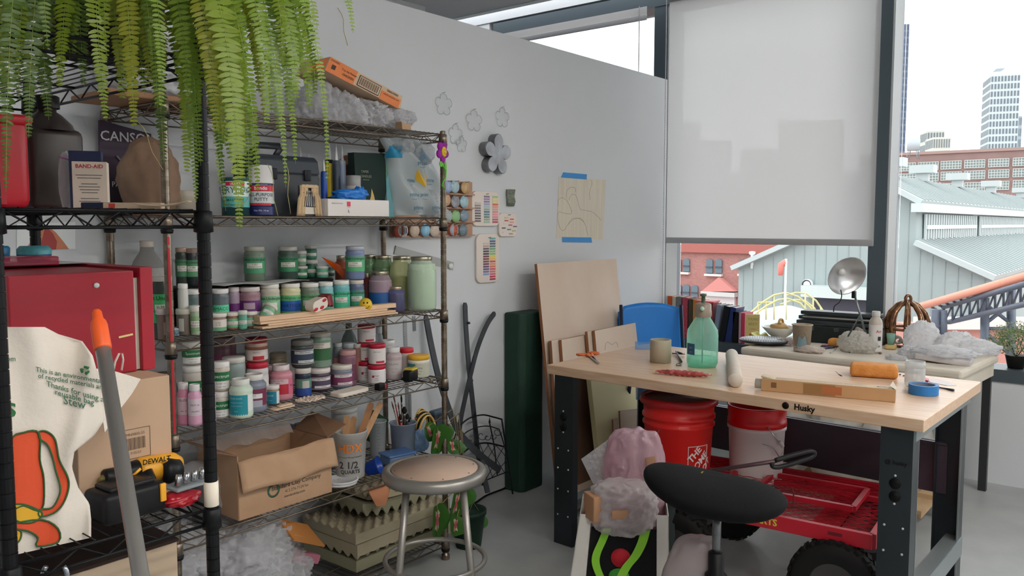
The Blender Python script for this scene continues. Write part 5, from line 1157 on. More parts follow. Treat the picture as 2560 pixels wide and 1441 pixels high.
def patch(nm,pts,rgb,e=.003,parent=t,dense=True):
 """fan-filled polygon that follows the cloth"""
 P2=[]
 for i in range(len(pts)):
  a,b=pts[i],pts[(i+1)%len(pts)];n=max(1,int(math. dist(a,b)/14))
  for k in range(n):P2. append((a[0]+(b[0]-a[0])*k/n,a[1]+(b[1]-a[1])*k/n))
 bm=bmesh. new();V=[bm. verts. new((p[0],p[1],0))for p in P2];f=bm. faces. new(V);f. normal_update();bmesh. ops. triangulate(bm,faces=[f])
 bmesh. ops. subdivide_edges(bm,edges=[e_ for e_ in bm. edges if e_. calc_length()>12],cuts=3,use_grid_fill=True)
 for v in bm. verts:v. co=tp_(v. co. x,v. co. y,e)
 m=MB(). m(M(rgb,.7));m. merge(bm);return m. build(nm,parent=parent)
def sm(pts,n=4):
 out=[];N=len(pts)
 for i in range(N):
  p0,p1,p2,p3=pts[i-1],pts[i],pts[(i+1)%N],pts[(i+2)%N]
  for k in range(n):
   u=k/n;out. append(tuple(.5*(2*p1[j]+(-p0[j]+p2[j])*u+(2*p0[j]-5*p1[j]+4*p2[j]-p3[j])*u*u+(-p0[j]+3*p1[j]-3*p2[j]+p3[j])*u**3)for j in(0,1)))
 return out
OG,GN,YE_=(222,80,40),(50,92,44),(222,168,40)
body_=sm([(26,1110),(60,1082),(98,1084),(100,1150),(110,1200),(105,1275),(60,1265),(26,1262)])
hand_o=sm([(98,1080),(118,1080),(138,1100),(148,1150),(168,1190),(172,1220),(158,1260),(134,1284),(100,1292),(100,1275),(130,1270),(148,1240),(150,1215),(140,1180),(130,1140),(118,1112),(100,1098)])
base_=sm([(34,1310),(105,1300),(145,1322),(146,1356),(92,1366),(95,1345),(70,1328),(34,1322)],3)
yel=sm([(30,1266),(60,1262),(104,1282),(92,1302),(60,1308),(32,1296)]);ye2=sm([(34,1326),(52,1330),(50,1350),(36,1360)])
for nm,pts,c_ in(('orange_print',hand_o,OG),('orange_print',body_,OG),('orange_print',base_,OG),('yellow_print',yel,YE_),('yellow_print',ye2,YE_)):
 p_=patch(nm,pts,c_,.004 if nm[0]=='o' else .006)
 MB(). tube([tp_(x,y,.006)for x,y in pts],.0016,5,closed=True). build('green_outline',M(GN,.7),p_)
m=MB(). m(M((70,110,84),.7))
def ttext(s_,size,px,py,slope=.1):
 """lettering that follows the cloth"""
 V,Fc=text_geo(s_,size,.01);mm=1.0/(depth(tp_(px,py)+ob)/F)
 m. add([tp_(px+v. x*mm,py-v. y*mm+v. x*mm*slope,.0035)for v in V],Fc)
ttext('This is an environmentally',.012,178,940,.18);ttext('of recycled materials and',.012,180,955,.18);ttext('Thanks for using a',.014,188,980,.28);ttext('reusable bag',.014,186,994,.28);ttext('Stew',.02,186,1000+8,.25);ttext('.com',.012,22,898,0)
m. m(M((40,110,60),.7));ttext('s',.05,28,1020,0)
def rec(cx,cy,r_):
 for k in range(3):
  a=k*2.094+.3;pts=[(cx+r_*math. cos(a+j*.35),cy+r_*.9*math. sin(a+j*.35))for j in range(5)]
  m. tube([tp_(x,y,.005)for x,y in pts],[.0022,.0022,.0022,.0034,.0004],5)
rec(213,926,9);m. build('lettering',parent=t)
a,b=D(241,776,1.32),D(372,1560,1.12)
t=E('pole',b,label='silver pole with orange plastic tip leaning upright before the black rack',cat='pole');v=(a-b). normalized()
bot=b-v*((b. z-.01)/v. z);t. location=bot;L_=a-bot;dd_=v
MB(). tube([(0,0,0),L_-dd_*.068],.0115,18). build('tube',M((160,156,152),.3,.6),t)
MB(). tube([L_-dd_*x for x in(.072,.068,.03,.022,.016,.004,0)],[.0128,.0134,.013,.0115,.0082,.0075,.005],18). build('orange_tip',M((240,96,40),.4),t)
def leafmat(c,tr_=.35):
 k=('leaf',c)
 if k in _M:return _M[k]
 m=bpy. data. materials. new('mat');m. use_nodes=True;nt=m. node_tree;b=nt. nodes['Principled BSDF']
 b. inputs['Base Color']. default_value=(*lin(c),1);b. inputs['Roughness']. default_value=.42
 tl=nt. nodes. new('ShaderNodeBsdfTranslucent');tl. inputs[0]. default_value=(*lin(tuple(min(255,v*1.2)for v in c)),1)
 mx=nt. nodes. new('ShaderNodeMixShader');mx. inputs[0]. default_value=tr_;nt. links. new(b. outputs[0],mx. inputs[1]);nt. links. new(tl. outputs[0],mx. inputs[2]);nt. links. new(mx. outputs[0],nt. nodes['Material Output']. inputs[0])
 _M[k]=m;return m
FG=[leafmat((122,142,38)),leafmat((98,124,34)),leafmat((124,150,50)),leafmat((78,104,36)),leafmat((138,142,42))]
STM=M((120,140,60),.6)
fn_=E('potted_fern',(.76,1.64,B1+.002),label='huge trailing green fern in a dark pot on top of the black rack',cat='potted plant')
fo=fn_. location. copy()
MB(). lathe([(0,0),(.085,0),(.10,.02),(.12,.15),(.125,.155),(.125,.17),(.115,.17),(.11,.15),(0,.145)],seg=28). build('pot',M((26,24,22),.6),fn_)
MB(). blob((0,0,.15),(.2,.2,.06),2,.3,4,3). build('soil',M((40,32,24),.9),fn_)
def frond(T,Lf,mat,seed,z_up=.16,n_per=.0078,fan=None):
 r_=random. Random(seed);a=math. atan2(T. y-fo. y,T. x-fo. x);S=fo+Vector((.07*math. cos(a),.07*math. sin(a),.15))
 hd=math. hypot(T. x-S. x,T. y-S. y)
 p1=S+Vector((math. cos(a)*hd*.25,math. sin(a)*hd*.25,z_up+.1*r_. random()));p2=Vector((T. x+r_. uniform(-.02,.02),T. y+r_. uniform(-.02,.02),max(T. z+.05,S. z+.04+.06*r_. random())))
 pts=[]
 N=70
 for i in range(N+1):
  u=i/N;q=S*(1-u)**3+p1*3*u*(1-u)**2+p2*3*u*u*(1-u)+T*u**3;q=q+Vector((math. sin(u*9+seed),math. cos(u*7+seed),0))*.004*u
  pts. append(q-fo)
 ln=[0]
 for p,q in zip(pts,pts[1:]):ln. append(ln[-1]+(q-p). length)
 tot=ln[-1];m=MB(). m(STM);m. tube(pts[::3]+[pts[-1]]if(N%3)else pts[::3],[.0012*(1-.7*k/(N/3))for k in range(len(pts[::3])+(1 if N%3 else 0))],5)
 m. m(mat);s=tot*.10;i=0
 view=(T-CAM). normalized();vr=r_. uniform(-.5,.5)
 while s<tot*.995:
  while ln[i+1]<s:i+=1
  f=(s-ln[i])/(ln[i+1]-ln[i]);p=pts[i]. lerp(pts[i+1],f);t=(pts[i+1]-pts[i]). normalized()
  sd=t. cross(view+Vector((vr,-vr,0)))
  sd=sd. normalized()if sd. length>.05 else Vector((1,0,0));nn=sd. cross(t)
  x=s/tot;l=Lf*min(1,x*5)*(1-max(0,(x-.45)/.55)**1.5*.82)*r_. uniform(.85,1.12)
  for sg in(-1,1):
   d=(sd*sg+t*r_. uniform(.0,.25)+nn*r_. uniform(-.2,.2)). normalized();w=l*.28+.002;up=d. cross(t). normalized()
   vs=[]
   bend=r_. uniform(-.1,.3)
   for k,(u,ww)in enumerate(((0,.55),(.3,1),(.65,.85),(.9,.45))):
    c_=p+d*(l*u)+t*(l*bend*u*u)+up*(-l*.12*u*u)
    vs+=[c_-t*w*ww*.5,c_+t*w*ww*.5]
   vs. append(p+d*l+t*(l*(bend+.1))+up*(-l*.14))
   m. add(vs,[(0,1,3,2),(2,3,5,4),(4,5,7,6),(6,7,8)],True)
  s+=n_per*(.75 if x>.8 else 1)
 return m. build('frond',parent=fn_,recalc=False)
tips=[(14,480,1.25,3),(75,345,1.3,3),(152,226,1.35,0),(176,150,1.4,3),(262,302,1.3,0),(332,322,1.28,4),(402,275,1.25,2),(412,410,1.42,3),(470,432,1.38,0),(492,505,1.35,1),(500,415,1.3,1),(538,330,1.22,4),(548,462,1.33,0),(562,365,1.3,0),(602,573,1.2,0),(566,528,1.3,3),(606,455,1.25,2),(642,484,1.22,2),(622,490,1.32,1),(668,312,1.25,2),(700,335,1.3,1),(716,470,1.28,2),(738,410,1.33,2),(772,276,1.3,2),(816,455,1.25,2),(788,236,1.35,1),(744,255,1.3,2),(884,84,1.3,2),(792,72,1.3,0),(120,300,1.4,3),(44,250,1.35,3),(208,215,1.42,3),(308,250,1.4,0)]
for i,(px,py,d,mi)in enumerate(tips):frond(D(px,py,d),.019+.004*(i%3)-(.007 if px>640 and py>380 else 0),FG[mi],i)
def env(px):
 T_=[(0,280),(100,230),(200,170),(300,230),(380,280),(450,360),(520,400),(600,430),(680,370),(740,270),(790,150)]
 for(a,b),(c,d)in zip(T_,T_[1:]):
  if a<=px<=c:return b+(d-b)*(px-a)/(c-a)
 return 150
for i in range(64):
 px=R. uniform(0,400)if i%5<2 else R. uniform(360,775);py=env(px)*R. uniform(.45,1);frond(D(px,py,R. uniform(1.24,1.55)),R. uniform(.019,.027),R. choice(FG),100+i,n_per=.0095)
m=MB(). m(M((150,140,90),.7))
for a,b in(((345,300,1.3),(405,425,1.3)),((672,410,1.28),(693,540,1.28)),((715,400,1.3),(725,535,1.3)),((848,18,1.3),(868,112,1.3))):
 A,B=D(*a)-fo,D(*b)-fo;m. tube([A. lerp(B,k/6)+Vector((.004*math. sin(k*1.3),.004*math. cos(k),0))for k in range(7)],.0006,4)
m. build('stray_runners',parent=fn_).__setitem__('kind','stuff')
t=E('cordless_drill',P(372,1240,2,B3)+Vector((.012,.0,.0)),label='black and yellow cordless drill lying on its battery on the black rack',cat='drill')
t. location=Vector((P(350,1200,1,1.60). x,1.60,B3+.002));o=t. location. copy()
def q_(px,py,y=1.60):return P(px,py,1,y)-o
YW,DB=M((236,168,44),.4),M((26,26,28),.4)
ax_=(q_(440,1165)-q_(250,1200)). normalized()
MB(). tube([q_(246,1201),q_(252,1200),q_(262,1198),q_(264,1197)],[.004,.006,.011,.012],18). build('drill_chuck_tip',M((150,140,90),.3,.8),t)
MB(). tube([q_(258,1198),q_(262,1197),q_(292,1192),q_(296,1191)],[.014,.018,.019,.015],20). build('chuck',DB,t)
MB(). tube([q_(294,1191),q_(298,1190),q_(332,1180),q_(360,1174)],[.013,.017,.021,.024],20). build('gear_case',DB,t)
MB(). tube([q_(340,1178),q_(352,1176),q_(432,1164),q_(446,1165)],[.021,.026,.027,.020],20). build('motor_housing',YW,t)
MB(). tube([q_(405,1180,1.585),q_(420,1178,1.582),q_(448,1172,1.582)],[.022,.027,.02],18). build('rear_grip',DB,t)
MB(). tube([q_(356,1190,1.585),q_(366,1206,1.575),q_(372,1226,1.57),q_(382,1245,1.57)],[.019,.017,.016,.02],14,flat=1.3). build('handle',DB,t)
m=MB(). m(M((24,24,24),.5));text_flat(m,'DEWALT',.0145,q_(392,1152,1.572),ax_,Vector((0,0,1))-ax_*ax_. z,.02);m. build('lettering',parent=t)
for a,b in(((330,1192),(352,1172)),((345,1200),(372,1196)),((405,1160),(418,1150))):MB(). tube([q_(*a,1.578),q_(*b,1.575)],.003,8). build('yellow_accent',YW,t)
t=E('battery_charger',(P(312,1270,1,1.56). x,1.555,B3+.001),.05,label='chunky black tool charger case below the cordless drill',cat='charger')
MB(). rbox((0,0,.031),(.125,.085,.06),.012). build('case',DB,t);MB(). rbox((.052,-.043,.04),(.012,.006,.036),.002). build('yellow_clip',YW,t);MB(). rbox((0,0,.064),(.09,.06,.01),.004). build('top_rail',M((34,34,36),.35),t)
t=E('bit_case',(P(432,1238,1,1.60). x,1.545,B3+.03),.1,label='clear plastic bit holder beside the black charger case',cat='bit case')
MB(). rbox((0,0,.004),(.075,.05,.006),.002). build('tray',film((200,214,220),.6,.15),t)
for k in range(4):MB(). tube([(-.03+k*.018,-.015,.012),(-.03+k*.018+.004,-.015,.034)],.006,10). build('steel_bit',M((190,194,198),.2,.9),t)
t=E('red_pouch',(P(432,1280,1,1.56). x,1.535,B3+.001),.2,label='shiny crumpled red pouch under the clear bit holder',cat='pouch')
MB(). blob((0,0,.012),(.085,.07,.03),6,.3,3,4,flatb=.5). build('pouch_folds',M((170,24,40),.25),t)
t=E('storage_box',(.70,1.80,B4+.001),label='dark and cardboard box on the lowest visible shelf of the black rack',cat='box')
MB(). box((0,0,.10),(.30,.42,.20)). build('carton',M((186,164,140),.75),t,bevel=.002);MB(). box((0,0,.203),(.305,.425,.006)). build('dark_lid',M((46,34,30),.7),t)
t=E('steel_ring',D(138,1438,1.42),label='steel shackle ring hanging under the tote bag shelf',cat='shackle')
MB(). tube([(RT*math. sin(a)+Vector((0,0,-math. cos(a))))*.021 for a in[(k-10)*.235 for k in range(21)]],.0042,10). build('ring',M((170,176,184),.25,.9),t)
BC=[P(598,1308,2,S5),P(829,1240,2,S5)]
x0,x1=P(598,1308,1,2.466). x,P(829,1240,1,2.466). x;hb=.205;yb0,yb1=2.466,2.72
t=E('kraft_box',((x0+x1)/2,(yb0+yb1)/2,S5+.001),label='open worn cardboard clay box with its front flap folded down, on the fifth shelf',cat='box');o=t. location
w2,d2=(x1-x0)/2,(yb1-yb0)/2;th=.004
KB=M((178,140,108),.75,rgb2=(190,154,122),scale=9,bump=.15,bscale=14);KI=M((140,104,78),.8)
m=MB(). box((0,0,th/2),(2*w2,2*d2,th));m. box((0,-d2,hb/2),(2*w2,th,hb));m. box((-w2,0,hb/2+.01),(th,2*d2,hb+.02)). box((w2,0,hb/2),(th,2*d2,hb)). box((0,d2,hb/2+.01),(2*w2,th,hb+.02));m. build('walls',KB,t)
fl=MB();fl. grid(lambda u,v:(-w2-.003+(2*w2+.012)*u,-d2-.006-.028*(v)**.8-.006*math. sin(u*6),hb+.002-.105*v+.006*math. sin(u*9)),20,8);fl=fl. build('folded_flap',KB,t);fl. modifiers. new('s','SOLIDIFY'). thickness=.004
MB(). slab([(w2,-d2+.02,hb),(w2,d2-.02,hb),(w2+.085,d2-.03,hb+.055),(w2+.1,-d2+.03,hb+.03)],(0,0,1),.004). build('raised_flap',KI,t)
MB(). slab([(-w2,-d2+.0,hb+.02),(-w2,d2,hb+.02),(-w2-.07,d2-.01,hb+.05),(-w2-.07,-d2+.02,hb+.045)],(0,0,1),.004). build('raised_flap',KI,t)
m=MB(). m(M((60,62,56),.7));sl=(1,0,0)
text_flat(m,'Standard Clay Company',.022,(w2*.2,-d2-.0026,.078),sl,(0,0,1),.01);text_flat(m,'412.276.7124 fax',.015,(w2*.2,-d2-.0026,.056),sl,(0,0,1));text_flat(m,'standardclay.com',.013,(w2*.15,-d2-.0026,.038),sl,(0,0,1),.01)
m. m(M((70,100,80),.7)). lathe([(.018,-.0004),(.026,-.0004),(.026,.0004),(.018,.0004)],(-w2*.3,-d2-.0026,.072),20,Matrix. Rotation(math. pi/2,3,'X'));m. build('printing',parent=t)
t2=E('plastic_sheet',((x0+x1)/2-.02,yb1+.01,S5+hb+.03),label='clear plastic sheet draped over the back edge of the open clay box',cat='plastic sheet')
MB(). grid(lambda u,v:((u-.5)*2*w2*1.02,(.5-v)*.07-.02,.02-.05*abs(v-.45)*2+.006*math. sin(u*22)*v),40,12). build('sheet',CLB,t2)
m=MB(). blob((0,0,.05),(2*w2*.8,.14,.1),14,.3,3,4);m=m. build('clay_bag',M((70,74,84),.35));m. location=((x0+x1)/2-.02,(yb0+yb1)/2-.02,S5+.008);tag(m,'dark plastic wrapped lump lying inside the open clay box','bag')
q=P(879,1130,1,2.55);t=E('paint_bucket',(q. x,2.56,S5+.001),ang_cam((q. x,2.56)),label='white measuring bucket with orange letters holding wooden stir sticks',cat='bucket')
d=depth(t. location);r=41/F*d;h=P(879,1083,1,2.52). z-S5
MB(). lathe([(0,.002),(r*.84,.002),(r*.86,.006),(r,h*.86),(r*1.06,h*.87),(r*1.06,h*.97),(r*1.08,h*.98),(r*1.08,h),(r*.99,h),(r*.97,h*.9),(r*.84,.008),(0,.008)],seg=40). build('pail',film((222,220,216),.9,.35),t)
m=MB(). m(M((232,130,50),.5));text_cyl(m,'HDX',h*.24,r*0.990+.0015,h*.68,.0,.02);m. m(M((60,60,62),.5));text_cyl(m,'2 1/2',h*.2,r*0.912+.0015,h*.32,-.1,.02);text_cyl(m,'QUARTS',h*.11,r*0.889+.0015,h*.18,0,.02);text_cyl(m,'All-Purpose Mixing Container',h*.045,r*0.941+.0015,h*.5,0);m. build('lettering',parent=t)
def sticks(parent,base,lst,name,mat):
 for a,b,w_,th_ in lst:
  A,B=Vector(a),Vector(b);v=(B-A). normalized();s_=v. cross(Vector((FW. x,FW. y,0))). normalized();n_=s_. cross(v)
  o=MB(). slab([A-s_*w_/2,A+s_*w_/2,B+s_*w_/2-v*.01,B+s_*w_*.3,B-s_*w_*.3,B-s_*w_/2-v*.01],n_,th_). build(name,mat);o. location=base;yield o
WS=M((206,160,116),.6,rgb2=(190,140,96),scale=8,stretch=(8,8,1));WSD=M((170,118,78),.6)
b0=Vector(t. location)+Vector((0,0,.012))
def tgt(px,py,y):return P(px,py,1,y)-b0
for(a,px,py,y,w_,mt,tx_)in(((-.03,.02,0),868,1040,2.60,.025,WS,'short rounded wooden stir stick standing leftmost in the white bucket'),((-.01,.02,0),885,1042,2.60,.025,WS,'short rounded wooden stir stick behind the tilted long one'),((-.03,-.01,0),929,1008,2.53,.026,WSD,'long brown stir stick tilting right out of the bucket'),((-.01,.01,0),953,1006,2.57,.024,WS,'longest pale stir stick tilting right behind the brown one')):
 for o in sticks(None,b0,[(a,tgt(px,py,y),w_,.003)],'stir_stick',mt):tag(o,tx_,'stir stick','stir sticks in the white bucket')
q=P(870,1218,2,S5)
for k in range(2):
 t=E('round_cover',(q. x+.012+.006*k,q. y+.058,S5+.001+k*.0085),label=('lower' if k==0 else 'upper')+' white plastic lid lying at the shelf front below the white bucket',cat='lid')
 rr=40/F*depth(t. location);MB(). lathe([(0,0),(rr,0),(rr*1.02,.004),(rr*1.0,.008),(rr*.93,.008),(rr*.9,.005),(0,.005)],seg=36). build('disc',M((214,214,216),.45),t)
 if k:
  m=MB(). m(M((190,190,194),.5));text_flat(m,'HDX',.03,(0,0,.0054),(.9,-.4,0),(.4,.9,0));m. build('embossed_mark',parent=t)
def cupthing(name,px,top,w,y,label,cat,rgb,op=.5,taper=.8,rough=.2,z=S5):
 q=P(px,1100,1,y);t=E(name,(q. x,y,z+.001),ang_cam((q. x,y)),label=label,cat=cat);d=depth(t. location);r=w/2/F*d;h=P(px,top,1,y-r*.5). z-z
 MB(). lathe([(0,.001),(r*taper,.001),(r*(taper+.02),.004),(r*.98,h*.97),(r*1.04,h*.975),(r*1.04,h),(r*.98,h),(r*.96,h*.97),(r*taper*.96,.006),(0,.006)],seg=32). build('cup_wall',film(rgb,op,rough),t)
 return t,r,h
t,r,h=cupthing('measuring_cup',944,1056,44,2.68,'tall translucent measuring beaker behind the stick bucket','measuring cup',(200,206,208),.7)
m=MB(). m(M((70,76,84),.5))
for k in range(8):rr=r*(.8+.18*(.3+k*.08))+.0006;m. grid(lambda u,v:(rr*math. cos(.0+u*(.35 if k%2 else .2)),rr*math. sin(.0+u*(.35 if k%2 else .2)),h*(.3+k*.08)+v*.0012),3,2)
m. build('graduations',parent=t).__setitem__('kind','stuff')
t,r,h=cupthing('brush_cup',1008,1062,66,2.62,'translucent grey blue cup crammed with paint brushes','cup',(170,182,200),.75)
MB(). lathe([(0,.008),(r*.8,.008),(r*.85,h*.4),(0,h*.4)],seg=24). build('blue_residue',M((90,120,170),.5),t)
b0=Vector(t. location)+Vector((0,0,.01))
for k,(px,py,y,rgb,w_,tx_)in enumerate(((983,985,2.62,(180,60,40),1,'thin red handled brush leaning far left in the brush cup'),(979,1004,2.66,(206,180,150),1,'thin bare wood brush left in the brush cup'),(995,1006,2.60,(90,110,120),1,'brush with steel ferrule pointing up in the brush cup'),(1003,985,2.64,(120,90,70),1.3,'brown handled brush standing tallest in the cup'),(1011,1018,2.6,(24,22,22),5,'black round sponge brush head in the brush cup'),(1000,1036,2.59,(190,34,50),2.5,'short fat red handle in the middle of the brush cup'),(1019,1035,2.62,(30,26,24),3.5,'black brush right of the round sponge head'),(1026,1044,2.64,(40,34,30),2.5,'thin dark brush rightmost in the cup'))):
 T=P(px,py,1,y)-b0;A=Vector((-T. x*.2,-T. y*.2,0));v=T-A;t=E('paint_brush',b0,label=tx_,cat='paint brush',group='brushes in the cup')
 MB(). tube([A,A+v*.5,A+v*.8],[.0022,.0035*min(w_,1.6),.0026*min(w_,1.8)],8). build('handle',M(rgb,.4),t)
 MB(). tube([A+v*.79,A+v*.86],.0028*min(w_,2),8). build('ferrule',M((150,150,150),.3,.8),t)
 MB(). tube([A+v*.85,A+v*.92,A+v],[.0026*min(w_,2),.0036*w_**.8,.001*w_],10). build('bristles',M((30,26,24)if w_>1.2 else(110,70,50),.8),t)
BT=film((40,90,190),.85,.25,(120,170,255))
t=E('blue_tub',(P(938,1160,1,2.50). x,2.51,S5+.03),label='deep blue plastic tub tipped on its side beside the white bucket',cat='tub');t. rotation_euler=(1.2,.3,.5)
MB(). lathe([(0,-.03),(.026,-.03),(.034,.02),(.038,.022),(.038,.028),(.032,.026),(.024,-.024),(0,-.024)],seg=28). build('tub_wall',BT,t)
t=E('lidded_container',(P(1000,1150,1,2.53). x,2.545,S5+.001),-.2,label='light blue clear food container with lid in front of the brush cup',cat='container')
MB(). rbox((0,0,.022),(.125,.09,.044),.01). build('container_body',film((130,160,200),.75,.2),t);MB(). rbox((0,0,.047),(.135,.10,.008),.004). build('lid',film((110,150,206),.8,.2),t)
t=E('crumpled_cup',(P(1066,1108,1,2.56). x,2.60,S5+.001),label='pale blue crushed plastic cup at the right end of the fifth shelf',cat='cup')
MB(). blob((0,0,.045),(.075,.07,.1),33,.35,3,4,flatb=.85). build('cup_folds',film((150,186,226),.8,.25),t)
t=E('extension_cord',(P(1060,1070,1,2.70). x,2.70,S5+.001),label='coiled yellow and black cord bundle behind the brush cup',cat='cord')
for k in range(7):MB(). tube([(.05*math. cos(a)*(1-.03*k),.012*(k-3)*.6+.006*math. sin(a*2+k),.075+.055*math. sin(a)+.004*k)for a in[2*math. pi*j/24 for j in range(24)]],.0052,8,closed=True). build('coil',M((24,24,24),.5)if k%2 else M((216,176,96),.5),t)
t=E('scrub_brush',(P(1092,1060,1,2.74). x,2.73,S5+.09),.1,label='slate blue scrub brush behind the yellow cord',cat='brush')
MB(). rbox((0,0,.03),(.10,.04,.022),.008). build('handle',M((66,84,100),.5),t)
for k in range(9):MB(). box((-.04+k*.01,0,.008),(.006,.03,.026)). build('bristle_tuft',M((60,64,70),.8),t)
MB(). box((0,0,-.045),(.06,.03,.088)). build('stand',M((60,70,80),.6),t)
o=MB(). box((0,0,.075),(.11,.008,.13),Matrix. Rotation(.6,3,'Y'));o=o. build('green_tray',M((30,70,42),.5));o. location=(P(940,1035,1,2.76). x,2.77,S5+.03);tag(o,'dark green plastic tray leaning at the back behind the stir sticks','tray')
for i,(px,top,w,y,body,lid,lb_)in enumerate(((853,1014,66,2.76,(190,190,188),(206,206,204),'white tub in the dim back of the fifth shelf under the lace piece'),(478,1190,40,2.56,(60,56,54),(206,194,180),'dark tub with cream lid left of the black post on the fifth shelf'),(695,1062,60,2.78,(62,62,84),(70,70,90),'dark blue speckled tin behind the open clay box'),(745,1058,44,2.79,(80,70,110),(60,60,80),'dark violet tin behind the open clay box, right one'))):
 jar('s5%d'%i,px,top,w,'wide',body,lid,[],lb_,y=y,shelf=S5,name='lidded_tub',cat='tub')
t=E('plastic_bag',(P(470,1150,1,2.70). x,2.66,S5+.001),label='grey clear plastic bag slumped behind the near chrome post on the fifth shelf',cat='plastic bag')
MB(). blob((0,0,.08),(.22,.2,.18),51,.35,3,4,flatb=.85). build('bag_folds',CLB2,t)
FOAM=M((168,156,130),.9,rgb2=(182,172,148),scale=6);FOAM2=M((150,146,120),.9)
def eggcrate(name,cx,cy,z,lx,ly,th,amp,up,label,mat=FOAM,rz=0,sag=.0,lam=.052):
 nu,nv=int(lx/lam*8),int(ly/lam*8);k=2*math. pi/lam
 m=MB()
 def zz(x,y):return sag*(x/lx)**2
 w=lambda x,y:amp*math. cos(k*x)*math. cos(k*y)
 top=lambda u,v:((u-.5)*lx,(v-.5)*ly,zz((u-.5)*lx,0)+(th+(w((u-.5)*lx,(v-.5)*ly)if up else 0)))
 bot=lambda u,v:((u-.5)*lx,(v-.5)*ly,zz((u-.5)*lx,0)-(0 if up else w((u-.5)*lx,(v-.5)*ly)))
 m. grid(top,nu,nv);m. grid(bot,nu,nv)
 for fixed in(0,1):
  m. grid(lambda u,v:Vector(top(u,fixed)). lerp(Vector(bot(u,fixed)),v),nu,2,smooth=False);m. grid(lambda u,v:Vector(top(fixed,u)). lerp(Vector(bot(fixed,u)),v),nv,2,smooth=False)
 bmesh. ops. remove_doubles(m. bm,verts=m. bm. verts,dist=1e-5)
 o=m. build(name,mat);o. location=(cx,cy,z);o. rotation_euler=(0,0,rz);return tag(o,label,'foam')
fx=P(960,1300,1,2.60). x
eggcrate('foam_sheet',fx+.02,2.645,S6+.003,.56,.34,.045,.0,True,'flat olive foam slab at the bottom of the egg crate stack',FOAM2)
eggcrate('foam_sheet',fx,2.635,S6+.073,.54,.34,.045,.02,False,'egg crate foam sheet with peaks pointing down, second in the stack',FOAM,.02)
eggcrate('foam_sheet',fx+.0,2.635,S6+.122,.54,.34,.04,.015,True,'egg crate foam sheet with peaks up, third in the stack',FOAM,.0)
eggcrate('foam_sheet',fx+.03,2.65,S6+.198,.46,.32,.035,.018,False,'thick olive egg crate foam sheet fourth in the stack',FOAM2,-.03,.12)
eggcrate('foam_sheet',fx+.05,2.66,S6+.238,.42,.28,.02,.016,True,'topmost egg crate foam sheet under the fifth shelf',FOAM,.0,.1)
ORF=M((196,128,62),.75)
a=P(752,1332,1,2.47);o=MB(). box((0,0,0),(.15,.14,.006),Matrix. Rotation(.45,3,'Y')@Matrix. Rotation(.35,3,'X')). build('orange_board',ORF);o. location=a;tag(o,'orange brown board sticking out over the plastic on the bottom shelf','board')
o=MB(). rbox((0,0,0),(.12,.06,.035),.006,Matrix. Rotation(.4,3,'Y')). build('pink_foam',M((186,112,130),.85));o. location=P(757,1392,1,2.47);tag(o,'dusty pink foam block under the orange board','foam')
o=MB(). slab([(-.05,0,.03),(.06,0,.03),(.06,-.01,-.01),(.02,-.03,-.05),(-.02,-.02,-.045)],(0,1,0),.004). build('kraft_scrap',M((196,130,92),.7));o. location=P(942,1234,1,2.47);tag(o,'torn orange kraft scrap hanging over the foam below the fifth shelf','cardboard')
t=E('plastic_sheeting',(P(620,1400,1,2.55). x,2.56,S6+.002),label='big heap of clear plastic sheeting on the bottom shelf',cat='plastic sheet')
m=MB()
for i,(px,py,w,h,y)in enumerate(((625,1385,.30,.22,2.54),(560,1400,.3,.2,2.58),(680,1420,.22,.16,2.50),(470,1385,.34,.26,2.64),(610,1435,.3,.14,2.50),(430,1425,.26,.22,2.62))):m. blob(P(px,py,1,y)-t. location,(w,.24,h),60+i,.32,3.0,5)
m. build('sheet_folds',CLB2,t)
for v in t. children[0]. data. vertices:v. co. z=max(.002,v. co. z)
t=E('kraft_paper',(P(640,1425,1,2.5). x,2.55,S6+.003),label='brown kraft paper wad beneath the clear sheeting',cat='paper');MB(). blob((0,0,.06),(.3,.16,.12),71,.3,3,4,flatb=.8). build('wad',KRAFTD,t)
SG=M((150,146,140),.35,.55)
t=E('stool',(2.04,2.012,0),math. atan2(2.012,2.04),label='round grey metal stool with a tan hardboard seat before the chrome rack',cat='stool')
MB(). lathe([(0,.575),(.168,.575),(.18,.578),(.186,.592),(.186,.602),(.182,.613),(.172,.619),(.158,.618),(.156,.614),(0,.614)],seg=56). build('seat_pan',SG,t)
s_=MB(). lathe([(0,.613),(.153,.613),(.153,.618),(0,.6185)],seg=56). build('seat_board',M((196,168,148),.5,var=.05,scale=10),t)
for k in range(8):a=math. pi/4*k+.2;MB(). lathe([(0,.618),(.003,.618),(.002,.6198),(0,.62)],(.142*math. cos(a),.142*math. sin(a),0),10). build('rivet',M((110,80,60),.4,.5),s_)
for k in range(4):
 a=math. pi/4+k*math. pi/2;c_,s2_=math. cos(a),math. sin(a);MB(). tube([(.135*c_,.135*s2_,.585),(.21*c_,.21*s2_,.012)],.0125,16). build('leg',SG,t)
 MB(). lathe([(0,0),(.018,0),(.018,.02),(.014,.03)],(.212*c_,.212*s2_,0),14). build('foot_cap',M((60,58,56),.6),t)
MB(). tube([(.178*math. cos(a),.178*math. sin(a),.285)for a in[2*math. pi*k/48 for k in range(48)]],.009,10,closed=True). build('foot_ring',SG,t)
q=P(1176,1372,2,0);t=E('potted_caladium',(q. x+.02,q. y+.03,0),label='pink and green caladium in a dark green pot beyond the stool',cat='potted plant');o=t. location
MB(). lathe([(0,0),(.058,0),(.06,.01),(.078,.15),(.084,.152),(.084,.172),(.076,.172),(.072,.155),(0,.15)],seg=28). build('pot',M((22,46,34),.45),t)
